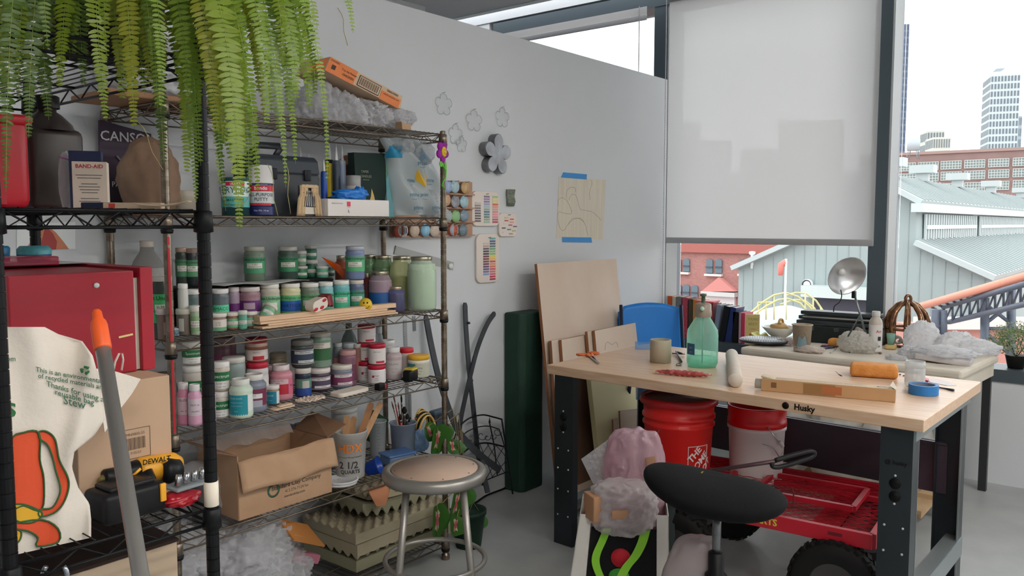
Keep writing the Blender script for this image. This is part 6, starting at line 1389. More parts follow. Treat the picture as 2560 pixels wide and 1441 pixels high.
def cal(px,py,y,sx,sz,rz,tilt):
 sx*=1.35;sz*=1.15;c=P(px,py,1,y)-o;n=22;pts=[]
 for k in range(n):
  a=2*math. pi*k/n;rr=1-.2*math. exp(-((a-0)**2)/.12)-.2*math. exp(-((a-2*math. pi)**2)/.12)+.12*math. exp(-((a-math. pi)**2)/.1);pts. append((rr*math. sin(a)*.5,rr*math. cos(a)*.5))
 rm=Matrix. Rotation(rz,3,'Y')
 def tr_(x,z,e):v=rm@Vector((x*sx,0,z*sz));return c+Vector((v. x,-e+tilt*v. z-1.2*(v. x**2)/sx*.5-.4*x*x*sx,v. z))
 m=MB()
 for s_,mt,e in((1,leafmat((60,110,40)),0),(.62,leafmat((206,196,170)),.0012),(.36,leafmat((214,110,120)),.0022)):
  m. m(mt);rad=[1 if s_==1 else(1.0 if k%2 else .78)for k in range(n)]
  cc=tr_(0,.1 if s_<1 else 0,e)
  m. add([cc]+[tr_(x*s_*rad[k],z*s_*rad[k],e)for k,(x,z)in enumerate(pts)],[(0,k+1,(k+1)%n+1)for k in range(n)],True)
 m. m(M((200,60,90),.5));m. tube([tr_(0,.4,.003),tr_(0,-.45,.003)],.0012,5)
 l=m. build('leaf',parent=t,recalc=False);MB(). tube([(.0,0,.15),Vector((c. x*.4,c. y*.4,max(.2,c. z*1.05+.05))),tr_(0,.3,0)],.002,6). build('stalk',M((150,130,90),.5),t)
for a in((1140,1258,2.36,.10,.13,.2,-.2),(1092,1300,2.34,.075,.14,-.1,-.1),(1138,1312,2.32,.085,.075,.5,.2),(1165,1240,2.42,.07,.08,.6,.1),(1092,1098,2.46,.09,.13,-.3,-.3),(1112,1080,2.52,.06,.08,.8,.1),(1130,1115,2.5,.09,.06,.3,.4),(1072,1080,2.5,.06,.08,-.7,.1),(1200,1300,2.46,.06,.06,.9,.3)):cal(*a)
SKM=M((62,68,72),.55,rgb2=(46,48,52),scale=12)
def slat(pts,w,y,label,th=.008,name='weathered_plank'):
 P3=px3(pts,y);t=E(name,P3[-1],label=label,cat='plank');o=t. location. copy();m=MB();vs=[];n=len(P3)
 for i,p in enumerate(P3):
  d=(P3[min(i+1,n-1)]-P3[max(i-1,0)]). normalized();s_=Vector((d. z,0,-d. x)). normalized();ww=w*(.55 if i in(0,)else 1)/2/F*depth(p)
  for a,b in((-1,0),(1,0),(1,1),(-1,1)):vs. append(p-o+s_*ww*a+Vector((0,-th*b,0)))
 fs=[(0,1,2,3),tuple(4*(n-1)+k for k in(3,2,1,0))]
 for i in range(n-1):
  for k in range(4):l=(k+1)%4;fs. append((4*i+k,4*i+l,4*i+4+l,4*i+4+k))
 m. add(vs,fs);m. build('slat_body',SKM,t)
 return t
def px3(pts,y):
 out=[];N=len(pts)
 for i in range(N-1):
  p0,p1,p2,p3=pts[max(i-1,0)],pts[i],pts[i+1],pts[min(i+2,N-1)]
  for k in range(6):
   u=k/6;x,z=[.5*(2*p1[j]+(-p0[j]+p2[j])*u+(2*p0[j]-5*p1[j]+4*p2[j]-p3[j])*u*u+(-p0[j]+3*p1[j]-3*p2[j]+p3[j])*u**3)for j in(0,1)]
   yy=y[0]+(y[1]-y[0])*(i+k/6)/(N-1);out. append(P(x,z,1,yy))
 out. append(P(*pts[-1],1,y[1]));return out
s1=slat([(1161,757),(1164,830),(1172,930),(1184,1040),(1192,1120),(1203,1205)],14,(2.85,2.79),'dark weathered slat with rounded top leaning upright on the partition')
for py in(808,952):MB(). rbox(P(1171+(py-808)*.05,py,1,2.83)-Vector(s1. location),(.012,.02,.012),.003). build('peg',M((70,72,74),.4,.5),s1)
slat([(1236,782),(1216,812),(1192,872),(1172,950),(1152,1040),(1146,1090)],13,(2.84,2.80),'dark slat with curved tip crossing in front of the upright one')
slat([(1063,790),(1078,870),(1100,960),(1140,1070),(1190,1130),(1248,1176)],17,(2.84,2.70),'dark bent slat running from behind the rack down to the right')
slat([(1204,1150),(1208,1190),(1218,1232)],15,(2.66,2.62),'short dark slat end standing by the stool')
BI=M((26,30,34),.4,.5)
FY=(2.68,2.78)
t=E('garden_fence',P(1210,1238,2,0),label='small black wire garden fence panel with scrolls leaning by the slats',cat='garden fence');o=t. location. copy()
yf=lambda py:2.80-.10*(py-1037)/200
def fp3(pts):return[P(x,z,1,yf(z))-o for x,z in sm_open(pts)]
def sm_open(pts):
 out=[];N=len(pts)
 for i in range(N-1):
  p0,p1,p2,p3=pts[max(i-1,0)],pts[i],pts[i+1],pts[min(i+2,N-1)]
  for k in range(5):
   u=k/5;out. append(tuple(.5*(2*p1[j]+(-p0[j]+p2[j])*u+(2*p0[j]-5*p1[j]+4*p2[j]-p3[j])*u*u+(-p0[j]+3*p1[j]-3*p2[j]+p3[j])*u**3)for j in(0,1)))
 return out+[pts[-1]]
for nm,pts,r in(('outer_arch',[(1131,1112),(1146,1072),(1170,1048),(1205,1038),(1232,1043),(1254,1049)],.0042),('post',[(1254,1047),(1265,1120),(1282,1236)],.0045),('inner_arch',[(1136,1122),(1160,1086),(1190,1070),(1220,1066),(1248,1074)],.003),('inner_post',[(1248,1074),(1262,1120),(1276,1190)],.003),('lower_arch',[(1150,1140),(1180,1116),(1215,1108),(1262,1118)],.0045),('bottom_rail',[(1188,1215),(1230,1195),(1275,1178)],.0032),('post',[(1188,1040),(1197,1120),(1206,1215)],.0035),('post',[(1224,1058),(1236,1120),(1243,1188)],.0035)):MB(). tube(fp3(pts),r,8). build(nm,BI,t)
for pts in([(1200,1112),(1232,1196)],[(1218,1110),(1262,1184)],[(1240,1114),(1272,1150)],[(1258,1120),(1210,1208)],[(1240,1114),(1198,1180)],[(1222,1112),(1196,1150)],[(1268,1150),(1228,1196)]):MB(). tube(fp3(pts),.0018,6). build('lattice_bar',BI,t)
for cx,cy,rr in((1204,1090,13),(1218,1094,9),(1232,1092,9),(1243,1080,12),(1176,1104,10),(1163,1112,8)):MB(). tube([P(cx+rr*(1-a/7.5)*math. cos(a),cy+rr*(1-a/7.5)*math. sin(a),1,yf(cy))-o for a in[k*.35 for k in range(18)]],.0017,6). build('scroll',BI,t)
for cx,cy in((1224,1056),(1188,1040)):MB(). lathe([(0,-.02),(.006,0),(0,.03)],P(cx,cy,1,yf(cy))-o,6). build('spear_tip',BI,t)
q=P(1345,1205,2,0);t=E('foam_roll',(q. x+.03,2.862,0),0,label='tall dark green faceted foam column standing against the partition',cat='foam block')
h=P(1330,785,1,2.70). z
x_a,x_b=P(1297,1190,1,2.76). x-t. location. x,P(1352,1200,1,2.76). x-t. location. x
MB(). prism([(x_a,.0),(x_a,-.10),(x_a+.03,-.125),(x_b-.02,-.125),(x_b+.03,-.09),(x_b+.03,.0)],2,0,h). build('column',M((20,52,40),.7,rgb2=(24,60,46),scale=8),t,bevel=.008)
PLY=M((214,194,176),.6,rgb2=(204,182,162),scale=3.5,stretch=(1,1,.6));PLE=M((150,98,62),.65)
def panel(name,TL,TR,yT,BLp,yB,label,mat=PLY,th=.018,edge=PLE,cat='board'):
 """leaning sheet: top corners by pixel on the plane y=yT, standing on the floor at y=yB"""
 a,b=P(*TL,1,yT),P(*TR,1,yT);xl=P(*BLp,1,yB). x
 c=Vector((xl,yB,.001));d=c+(b-a);d. z=.001+max(0,0)
 d=Vector((c. x+(b. x-a. x),yB,.001))
 t=E(name,(c+d)/2,label=label,cat=cat);o=t. location;n=Vector((0,-1,.15))
 m=MB(). m(edge). slab([p-o for p in(a,b,d,c)],n,th);m. build('edge_layers',parent=t)
 ins=.0006
 MB(). slab([p-o+n. normalized()*th for p in(a,b,d,c)],n,ins). build('face_veneer',mat,t)
 return t
panel('plywood_sheet',(1336,661),(1534,648),2.74,(1392,1212),2.50,'big pale plywood sheet leaning on the partition, tallest of the boards')
for i,(TL,TR,y,BL_,yB,lb_)in enumerate((((1372,853),(1470,836),2.625,(1400,1215),2.40,'small plywood board, farthest left of the short boards'),((1397,851),(1480,834),2.60,(1428,1215),2.37,'small plywood board, second of the short boards'),((1462,830),(1540,818),2.575,(1500,1215),2.34,'small plywood board, third of the short boards'),((1480,828),(1582,808),2.55,(1520,1215),2.31,'small plywood board with a pencil outline, nearest of the short boards'))):
 t=panel('plywood_board',TL,TR,y,BL_,yB,lb_)
 if i==3:
  m=MB(). m(M((90,84,80),.8));m. tube([P(x,z,1,2.50)-Vector(t. location)for x,z in sm_open([(1512,884),(1514,862),(1520,856),(1530,862),(1540,856),(1544,864),(1546,874)])],.0008,4);m. build('pencil_outline',parent=t)
panel('foam_board',(1462,915),(1610,905),2.44,(1502,1180),2.27,'pale yellow insulation board leaning under the bench',M((226,216,170),.7),.028,M((206,196,150),.7))
panel('brown_board',(1440,925),(1480,925),2.47,(1440,1210),2.38,'narrow brown board in shadow behind the near bench leg',M((110,84,66),.7),.012,M((96,70,54),.7))
panel('wood_offcut',(1546,1028),(1600,1022),2.30,(1556,1130),2.26,'small plywood offcut in front of the yellow board',PLY,.01)
panel('wood_offcut',(1529,1050),(1543,1048),2.27,(1540,1130),2.24,'narrow wooden offcut with a numeral beside the plywood offcut',PLY,.01)
t=E('power_cable',P(1240,1235,2,0),label='black cable running along the floor at the foot of the partition',cat='cable');o=t. location
MB(). tube([P(x,z,2,.006)-o for x,z in sm_open([(1120,1275),(1180,1262),(1215,1240),(1260,1222),(1290,1205),(1312,1196)])],.005,8). build('cable',BLACK,t)
def bp(px,py):return P(px,py,2,ZB)
t=E('scissors',bp(1478,900)+Vector((0,0,.001)),label='open orange handled scissors near the left end of the workbench',cat='scissors');o=t. location. copy()
OSC=M((222,110,50),.4);q=lambda px,py,z=.004:bp(px,py)-o+Vector((0,0,z))
for a,b in(((1478,893),(1500,913)),((1474,893),(1497,914))):MB(). slab([q(a[0]-2,a[1]+1),q(a[0]+6,a[1]-2),q(*b)],(0,0,1),.003). build('blade',M((170,174,178),.3,.8),t)
def ring(c,rx,ry,ang,nm):
 c=q(*c,.008);u=Vector((math. cos(ang),math. sin(ang),0));v=Vector((-u. y,u. x,0));MB(). tube([c+u*rx*math. cos(k*.35)+v*ry*math. sin(k*.35)for k in range(18)],.0055,8,closed=True). build(nm,OSC,t)
ring((1458,891),.03,.017,-.9,'handle');ring((1484,887),.026,.015,-1.3,'handle')
MB(). tube([q(1466,893,.008),q(1478,894,.006)],.006,8). tube([q(1480,889,.008),q(1480,895,.006)],.006,8). build('shank',OSC,t)
def lathe_thing(name,px,py,w,top,prof_fn,label,cat,z=ZB):
 p=P(px,py,2,z);r=w/2/F*depth(p);hv=Vector((p. x,p. y,0)). normalized();c=Vector((p. x,p. y,z))+hv*r
 h=P(px,top,1,c. y-(0)). z-z;t=E(name,c+Vector((0,0,.001)),ang_cam(c),label=label,cat=cat);return t,r,h
t,r,h=lathe_thing('clay_cylinder',1651,910,53,850,None,'beige hollow clay cylinder standing on the workbench','cylinder')
MB(). lathe([(r*.84,.001),(r,.001),(r,h-.002),(r*.99,h),(r*.86,h),(r*.84,h-.002),(r*.84,.001)],seg=40). build('wall',M((192,180,158),.6,rgb2=(178,168,148),scale=10,stretch=(1,1,.2)),t)
t=E('compass',bp(1693,898)+Vector((0,0,.001)),label='steel pliers like tool lying between the clay cylinder and the spray bottle',cat='pliers');o=t. location. copy()
MB(). tube([q(1690,885,.012),q(1703,908,.006)],[.004,.006],10). build('leg',M((110,114,120),.3,.8),t);MB(). tube([q(1680,888,.008),q(1712,890,.008)],.0035,8). build('cross_leg',M((150,140,130),.4,.5),t)
MB(). tube([q(1697+6*math. cos(k*.5),914+3*math. sin(k*.5),.004)for k in range(13)],.002,6,closed=True). build('finger_loop',M((90,84,80),.4,.7),t);MB(). tube([q(1694,888,.014),q(1704,892,.014)],.005,8). build('hinge',M((60,62,66),.4,.7),t)
t,r,h=lathe_thing('spray_bottle',1755,923,78,735,None,'green translucent pressure spray bottle with grey brown pump head','spray bottle')
h=P(1755,735,1,t. location. y). z-ZB;d=depth(t. location)
GB=film((200,244,230),.32,.08,(222,252,243),transl=.7)
hb=h*.70
MB(). lathe([(0,.012),(r*.4,.01),(r*.6,.002),(r*.9,.002),(r*.99,.018),(r,.03),(r,hb*.62),(r*.96,hb*.72),(r*.6,hb*.9),(r*.5,hb*.95),(r*.5,hb)],seg=48). build('bottle_body',GB,t)
MB(). lathe([(0,.014),(r*.88,.01),(r*.95,.028),(r*.95,.042),(0,.042)],seg=40). build('water',film((200,244,232),.2,.05,(224,252,243)),t)
CAPM=M((150,136,122),.45)
MB(). lathe([(r*.53,hb-.006),(r*.56,hb),(r*.55,hb+.02),(r*.53,hb+.024),(r*.52,hb+.05),(r*.4,hb+.056),(0,hb+.056)],seg=32). build('pump_collar',CAPM,t)
MB(). lathe([(r*.12,hb+.055),(r*.12,h-.012),(r*.2,h-.012),(r*.22,h-.002),(0,h)],seg=20). build('plunger',M((84,110,84),.45),t)
MB(). lathe([(r*.14,0),(r*.14,.012),(r*.1,.02),(0,.02)],(r*.5,-.004,hb+.034),16,Matrix. Rotation(math. pi/2,3,'Y')). build('nozzle',M((170,214,190),.3),t)
MB(). lathe([(.0,hb),(.003,hb),(.003,.015),(0,.015)],seg=8). build('dip_tube',M((110,160,130),.5),t)
m=MB(). m(M((44,90,124),.5)). grid(lambda u,v:((r+.0008)*math. cos(-1.25+u*.75),(r+.0008)*math. sin(-1.25+u*.75),hb*(.25+.22*v)),10,2);m. m(M((200,214,220),.5));text_cyl(m,'sso',.012,r+.0014,hb*.39,-.8);text_cyl(m,'spray',.006,r+.0014,hb*.31,-.8);m. build('label',parent=t)
a,b=bp(1640,935),bp(1778,946);c=(a+b)/2+Vector((.0,.0,.012));t=E('candy_wrapper',c,math. atan2(b. y-a. y,b. x-a. x),label='crinkled orange and pink see through wrapper strip at the bench front',cat='wrapper');L2=(b-a). length/2
WR=film((214,110,110),.7,.12,(250,170,150),bump=.8,bscale=90)
MB(). grid(lambda u,v:((u-.5)*2*L2,.024*math. cos(2*math. pi*v)*(1-.5*abs(u-.5)*2)**.5+.003*math. sin(u*40),.011*math. sin(2*math. pi*v)*(1.01-(abs(u-.5)*2)**3)+.002*math. sin(u*60+v*9)),60,14). build('film',WR,t)
for k in range(5):MB(). rbox((-L2*.5+k*.028,0,0),(.022,.022,.008),.003). build('candy',M([(206,90,60),(190,60,90),(196,120,130),(176,50,80),(206,80,100)][k],.4),t)
m=MB(). m(M((90,30,30),.5))
for k in range(6):m. box((-L2*.72+k*.006,-.012,.0095),(.003,.012,.0008))
m. build('barcode',parent=t)
a,b=bp(1834,955),bp(1832,905);dv=(b-a). normalized();t=E('rolling_pin',(a+b)/2,label='pale dusty wooden rolling dowel lying across the workbench',cat='rolling pin');rr=17.5/F*depth(a)
a2,b2=bp(1838,970),bp(1829,903);hh=(b2-a2)*.5;hh. z=0;c=(a2+b2)/2;t. location=(c. x,c. y,ZB+rr+.001)
MB(). tube([-hh,-hh*.985,hh*.985,hh],[rr*.92,rr,rr,rr*.92],28). build('dowel',M((204,192,178),.6,var=.05,scale=25),t)
p0,p1=bp(1902,978),bp(2238,1008);dv=(p1-p0);dv. z=0;L_=dv. length;dv. normalize();pv=Vector((-dv. y,dv. x,0));pv=pv if pv. x>0 else-pv
t=E('foil_box',(p0+p1)/2+pv*.03,math. atan2(dv. y,dv. x),label='long worn kraft aluminium foil box lying on the workbench',cat='box');t. location. z=ZB+.001
sg=1 if(Matrix. Rotation(t. rotation_euler. z,3,'Z')@Vector((0,1,0))). dot(pv)>0 else-1
FB=M((190,148,104),.6,var=.04,scale=10)
MB(). box((0,0,.023),(L_,.055,.046)). build('carton',FB,t,bevel=.001)
MB(). box((0,0,.0468),(L_*.99,.054,.001)). build('top_print',M((206,180,148),.6,var=.05,scale=8),t)
MB(). slab([(L_/2,-sg*.028,.046),(L_/2,sg*.02,.046),(L_/2-.012,sg*.012,.07),(L_/2-.02,-sg*.026,.06)],(1,0,0),.001). build('end_flap',M((196,186,170),.6),t)
MB(). tube([(-L_/2-.026,0,.022),(-L_/2+.02,0,.022)],.019,20). build('paper_tube',M((206,200,190),.6),t)
m=MB(). m(M((130,130,150),.6));text_flat(m,'Heavy Duty Aluminum Foil',.016,(L_*.1,0,.0476),(-1,0,0),(0,-1,0));text_flat(m,'AMEZCOMMECT',.008,(-L_*.36,.01,.0476),(1,0,0),(0,1,0),.02);m. lathe([(.012,.0475),(.016,.0475),(.016,.0478),(.012,.0478)],(L_*.4,0,0),20);m. build('top_lettering',parent=t)
y_=-sg*.0279
m=MB(). m(M((150,110,66),.6)). box((-L_*.05,y_,.023),(L_*.24,.0008,.04)). m(M((176,104,60),.6)). box((.02,y_*1.01,.023),(.07,.0008,.03)). m(M((120,84,50),.6)). box((-L_*.4,y_,.026),(.02,.0008,.02)). m(M((110,80,56),.6));m. build('side_print',parent=t)
MB(). rbox((-L_*.45,0,.05),(.05,.05,.006),.001,Matrix. Rotation(.2,3,'Y')). build('torn_flap',M((206,186,156),.6),t)
p0=bp(2178,944);t=E('sponge',p0+Vector((.035,.0,.001)),-1.45,label='large rounded orange sponge on the right half of the workbench',cat='sponge')
w_=116/F*depth(p0)
MB(). rbox((0,0,.026),(w_*.95,.115,.052),.016,seg=5). build('sponge_body',M((222,150,78),.85,rgb2=(206,132,62),scale=30,bump=.3,bscale=120),t)
t. rotation_euler=(0,0,-1.30)
t=E('modelling_tool',bp(2097,935)+Vector((0,0,.003)),label='tiny dark metal tool bit lying left of the orange sponge',cat='tool');o=t. location. copy()
MB(). tube([q(2089,929,.0),q(2096,936,.0),q(2104,941,.0)],[.0012,.002,.0035],6). build('bit',M((70,66,64),.4,.6),t)
t,r,h=lathe_thing('glass_jar',2286,972,49,905,None,'empty clear glass jar on the right end of the workbench','jar')
MB(). lathe([(0,.003),(r*.8,.001),(r*.95,.008),(r*.98,.02),(r*.95,h*.72),(r*.88,h*.78),(r*1.0,h*.80),(r*.9,h*.84),(r*1.02,h*.87),(r*.92,h*.9),(r*.92,h),(r*.87,h),(r*.87,h*.8),(r*.9,h*.7),(r*.9,.02),(0,.01)],seg=40). build('glass_wall',film((226,228,228),.3,.06,bump=.2,transl=.3),t)
t,r,h=lathe_thing('masking_tape',2308,992,70,965,None,'roll of blue painter tape on the right end of the workbench','tape')
h=.036
MB(). lathe([(r*.78,.0),(r,.0),(r,h),(r*.78,h),(r*.78,0)],seg=48,smooth=False). build('tape_roll',M((40,120,190),.5),t);MB(). lathe([(r*.72,.0005),(r*.78,.0005),(r*.78,h-.001),(r*.72,h-.001),(r*.72,.0005)],seg=40). build('core',M((90,100,116),.6),t)
t=E('paper_tag',bp(2345,955)+Vector((0,0,.001)),label='white paper scrap with a red corner behind the blue tape',cat='paper');o=t. location. copy()
MB(). slab([q(2318,948,.0),q(2355,951,0),q(2391,964,0),q(2366,965,0),q(2325,957,0)],(0,0,1),.002). build('sheet',M((226,220,222),.6),t);MB(). slab([q(2308,948,.002),q(2322,952,.002),q(2320,957,.002),q(2306,953,.002)],(0,0,1),.006). build('red_corner',M((196,40,60),.4),t)
t=E('paint_brush',bp(2360,974)+Vector((0,0,.004)),label='black brush handle sticking out from behind the blue tape roll',cat='paint brush');o=t. location. copy()
MB(). tube([q(2335,970,.004),q(2365,975,.004),q(2384,979,.004)],[.0025,.0035,.0055],8). build('handle',M((34,36,50),.4),t)
for i,(px,py)in enumerate(((2250,939),(2259,942))):
 m=MB(). blob((0,0,.003),(.012-i*.004,.008,.006),i+3,.3,3,2). build('clay_crumb',M((96,82,72),.8));m. location=bp(px,py)+Vector((0,0,.0008));tag(m,('larger' if i==0 else 'smaller')+' dark clay crumb on the bench left of the glass jar','crumb')
def tq(px,py):return P(px,py,2,ZT)
t,r,h=lathe_thing('banding_wheel',1911,868,128,850,None,'dark rimmed wheel with pale ribbed top at the left of the canvas table','turntable',z=ZT);t. location. x+=-.0
MB(). lathe([(0,.012),(r*.3,.012),(r*.3,0),(0,0)],seg=24). build('foot',M((60,62,66),.5),t)
MB(). lathe([(0,.012),(r*.97,.012),(r,.016),(r,.022),(r*.97,.026),(0,.026)],seg=56). build('rim',M((52,56,62),.4,.3),t)
m=MB(). m(M((170,174,178),.45)). lathe([(0,.0262),(r*.93,.0262),(r*.93,.0275),(0,.0275)],seg=48);m. m(M((120,126,132),.5))
for k in range(-9,10):y=k*r*.095;L3=math. sqrt(max(0,(r*.9)**2-y*y));m. box((0,y,.0278),(2*L3,r*.03,.0008))
m. build('ribbed_top',parent=t)
t,r,h=lathe_thing('bowl',1948,852,88,818,None,'white footed bowl heaped with peelings on the canvas table','bowl',z=ZT);h=max(h,.05)
MB(). lathe([(0,.004),(r*.35,0),(r*.38,.006),(r*.62,h*.35),(r,h),(r*.96,h),(r*.58,h*.38),(0,.014)],seg=40). build('bowl_wall',M((222,218,206),.3),t)
m=MB(). m(M((196,156,92),.6));o=t. location. copy()
MB(). blob((0,.0,h),(r*1.2,r*1.0,.05),5,.3,3,3). build('peelings',M((200,160,96),.6),t)
t2=E('orange_peel',o+Vector((.0,-.02,h+.022)),label='curled orange peel resting on top of the white bowl',cat='peel')
MB(). tube([(.032*math. cos(a),.012,.028*math. sin(a))for a in[k*.3-.2 for k in range(12)]],.009,10,flat=.6). build('peel',M((232,184,100),.6),t2)
t=E('lemon_dish',tq(1898,846)+Vector((0.02,0,.001)),label='yellow green folded leaf shaped dish beside the bowl',cat='dish')
MB(). grid(lambda u,v:((v-.5)*.08,(u-.5)*.13*(1-abs(v-.5)*.8),.008+.025*abs(math. sin(math. pi*(u*1.5)))*(.5+v*.5)),24,8). build('dish',M((196,188,60),.45),t). modifiers. new('s','SOLIDIFY'). thickness=.003
t,r,h=lathe_thing('clay_cup',2004,882,50,812,None,'rough clay splattered paper cup with a blue patch on the canvas table','cup',z=ZT)
MB(). lathe([(0,.001),(r*.78,.001),(r*.95,h*.96),(r*1.04,h*.97),(r*1.03,h),(r*.93,h),(r*.75,.01),(0,.01)],seg=36). build('cup_wall',M((176,160,140),.8,rgb2=(196,176,150),scale=30,bump=.4,bscale=60),t)
m=MB(). m(M((126,150,158),.7)). grid(lambda u,v:((r*(.8+.17*(.15+v*.35))+.001)*math. cos((u-.5)*(1.3-.5*v)),(r*(.8+.17*(.15+v*.35))+.001)*math. sin((u-.5)*(1.3-.5*v)),h*(.12+v*.42+.05*math. sin(u*9))),12,5);m. build('blue_stain',parent=t)
MB(). lathe([(0,h*.9),(r*.9,h*.9),(r*.92,h*.93),(0,h*.95)],seg=24). build('dried_clay',M((196,170,160),.9),t)
p0,p1=tq(2010,868),tq(2162,856);t=E('art_box',(p0+p1)/2+Vector((.08,.0,.001)),math. atan2((p1-p0). y,(p1-p0). x),label='open black plastic art supply box with tiered trays on the canvas table',cat='toolbox')
t. rotation_euler=(0,0,-math. pi/2+.05);W2=(p1-p0). length
AB=M((40,46,46),.5)
MB(). rbox((0,0,.05),(W2,.15,.10),.006). build('lower_bin',AB,t);z=.104
for k in range(3):MB(). rbox((-.01+k*.004,.01+k*.012,z+.015+k*.028),(W2*(.98-k*.02),.12,.022),.004). build('tray',M((52,58,60),.45),t)
MB(). box((0,-.052,.152),(W2*.86,.004,.006)). build('tray_trim',M((176,176,170),.5),t)
for k in(-1,0,1):MB(). rbox((k*W2*.3,-.077,.085),(.03,.006,.022),.002). build('latch',M((62,68,68),.4),t)
m=MB()
for ch,c_,x in(('A',(60,170,90),0),('r',(60,170,90),.016),('t',(210,60,60),.027),('Bin',(230,230,230),.052)):m. m(M(c_,.5));text_flat(m,ch,.026,(.02+x,-.0763,.045),(1,0,0),(0,0,1),.02)
m. build('lettering',parent=t)
lc=D(2117,690,4.62);t=E('clamp_lamp',(lc. x,lc. y,ZT+.19),label='aluminium reflector clamp lamp on a slim stand behind the art box',cat='lamp');o=t. location. copy()
aim=(-FW*1.0+Vector((0,0,-.42))+RT*.16). normalized();rq=aim. to_track_quat('Z','X'). to_matrix();rr=50/F*4.62
AL=M((216,216,218),.32,.75)
MB(). lathe([(rr*.16,-rr*.62),(rr*.3,-rr*.6),(rr*.62,-rr*.42),(rr*.88,-rr*.16),(rr,0),(rr*1.02,.003),(rr*.98,.002),(rr*.86,-rr*.16),(rr*.6,-rr*.4),(rr*.28,-rr*.57),(rr*.1,-rr*.58)],lc-o,44,rq). build('reflector',AL,t)
MB(). lathe([(0,-rr*.3),(rr*.14,-rr*.34),(rr*.2,-rr*.46),(rr*.1,-rr*.6)],lc-o,24,rq). build('bulb',M((226,224,220),.25),t)
MB(). lathe([(rr*.18,-rr*.6),(rr*.2,-rr*.8),(rr*.14,-rr*.9),(rr*.17,-rr*1.0),(0,-rr*1.05)],lc-o,20,rq). build('socket',M((40,44,52),.4),t)
DKG=M((60,66,68),.4,.4);e_=D(2134,730,4.62)-o;f_=D(2165,838,4.62)-o
MB(). tube([e_,f_],.0065,8). build('arm',M((130,138,140),.35,.6),t);MB(). tube([D(2150,790,4.60)-o,D(2120,842,4.55)-o],.004,8). build('brace',DKG,t)
MB(). rbox(D(2135,737,4.6)-o,(.03,.02,.04),.004). build('swivel',M((30,34,38),.4),t)
MB(). tube([f_,Vector((f_. x,f_. y,-.18))],.006,8). lathe([(0,-.19),(.05,-.19),(.05,-.183),(0,-.18)],(f_. x,f_. y,0),20). build('stand',DKG,t)
MB(). tube([D(x,z,4.6)-o for x,z in sm_open([(2102,725),(2104,742),(2098,756),(2086,766),(2084,780)])],.003,6). build('power_cord',BLACK,t)
def blobthing(name,px,py,sz,seed,mat,label,cat,z=ZT,amp=.3,dx=0.,sub=5,flat_=.7,rot=0,nm='folds'):
 p=P(px,py,2,z);t=E(name,p+Vector((dx,0,.001)),rot,label=label,cat=cat);MB(). blob((0,0,sz[2]*.5*flat_ if flat_ else sz[2]/2),sz,seed,amp,3.2,sub,flatb=flat_). build(nm,mat,t);return t
SPM=M((224,158,82),.85,rgb2=(210,140,66),scale=30,bump=.3,bscale=120)
p=tq(2086,868);t=E('sponge',p+Vector((.03,0,.001)),label='small orange sponge in front of the art box',cat='sponge');MB(). rbox((0,0,.024),(.07,.085,.046),.018). build('sponge_body',SPM,t)
p=tq(2226,874);t=E('sponge',p+Vector((.0,0,.001)),label='pale tan sponge under the green glass cup',cat='sponge');MB(). rbox((0,0,.014),(.05,.06,.026),.01). build('sponge_body',M((214,184,128),.85,bump=.3,bscale=120),t)
zc=ZT+.03;t=E('glass_cup',(p. x,p. y,zc),label='small green frosted glass cup on the tan sponge',cat='cup');MB(). lathe([(0,.002),(.017,.0),(.024,.062),(.022,.062),(.016,.006),(0,.006)],seg=28). build('cup_wall',film((168,214,196),.7,.3),t)
WPL=film((238,234,226),.8,.2,bump=.5,bscale=30,transl=.5);WPP=film((252,252,254),.75,.25,bump=.3,bscale=40,transl=.7)
blobthing('wrapped_clay',2135,884,(.13,.17,.13),81,WPL,'grey clay lump wrapped in cream plastic beside the art box','clay',dx=.05)
t=E('clay_lump',tq(2146,868)+Vector((.02,0,.085)),.6,label='square grey clay lump poking out of its plastic wrap',cat='clay');MB(). rbox((0,0,0),(.05,.06,.045),.01,Matrix. Rotation(.5,3,'X')). build('lump',M((176,164,154),.8),t)
blobthing('cloth_rag',2022,882,(.07,.15,.045),83,M((206,192,182),.85),'crumpled beige rag in front of the clay cup','rag')
t,r,h=lathe_thing('plastic_bottle',2187,884,32,780,None,'white plastic bottle with red lettering standing on the canvas table','bottle',z=ZT)
MB(). lathe([(0,0),(r*.95,0),(r,.005),(r,h*.70),(r*.9,h*.78),(r*.55,h*.86),(r*.55,h*.9),(0,h*.9)],seg=32). build('bottle_body',M((196,184,172),.4),t)
MB(). lathe([(r*.62,h*.88),(r*.62,h*.99),(r*.55,h),(0,h)],seg=24). build('cap',M((206,202,196),.4),t)
m=MB(). m(M((220,216,212),.5)). grid(lambda u,v:((r+.0006)*math. cos(-1.4+u*2.8),(r+.0006)*math. sin(-1.4+u*2.8),h*(.04+.64*v)),16,2);m. m(M((196,50,60),.5));text_cyl(m,'Art',.022,r+.0012,h*.52,.5,.02);m. m(M((50,50,54),.5));text_cyl(m,'Stuff',.014,r+.0012,h*.16,.4,.01);m. grid(lambda u,v:((r+.0013)*math. cos(.35+u*.5),(r+.0013)*math. sin(.35+u*.5),h*(.3+.1*v)),5,2);m. build('label',parent=t)
t=E('tape_roll',tq(2240,862)+Vector((.03,0,.026)),label='silver grey tape roll lying on its side behind the tan sponge',cat='tape');t. rotation_euler=(0,1.3,.5)
MB(). lathe([(.012,-.012),(.026,-.012),(.026,.012),(.012,.012),(.012,-.012)],seg=32). build('roll',M((176,170,158),.4),t)
BZ=M((96,62,44),.25,.6,rgb2=(170,126,88),scale=30,bump=.3,bscale=60)
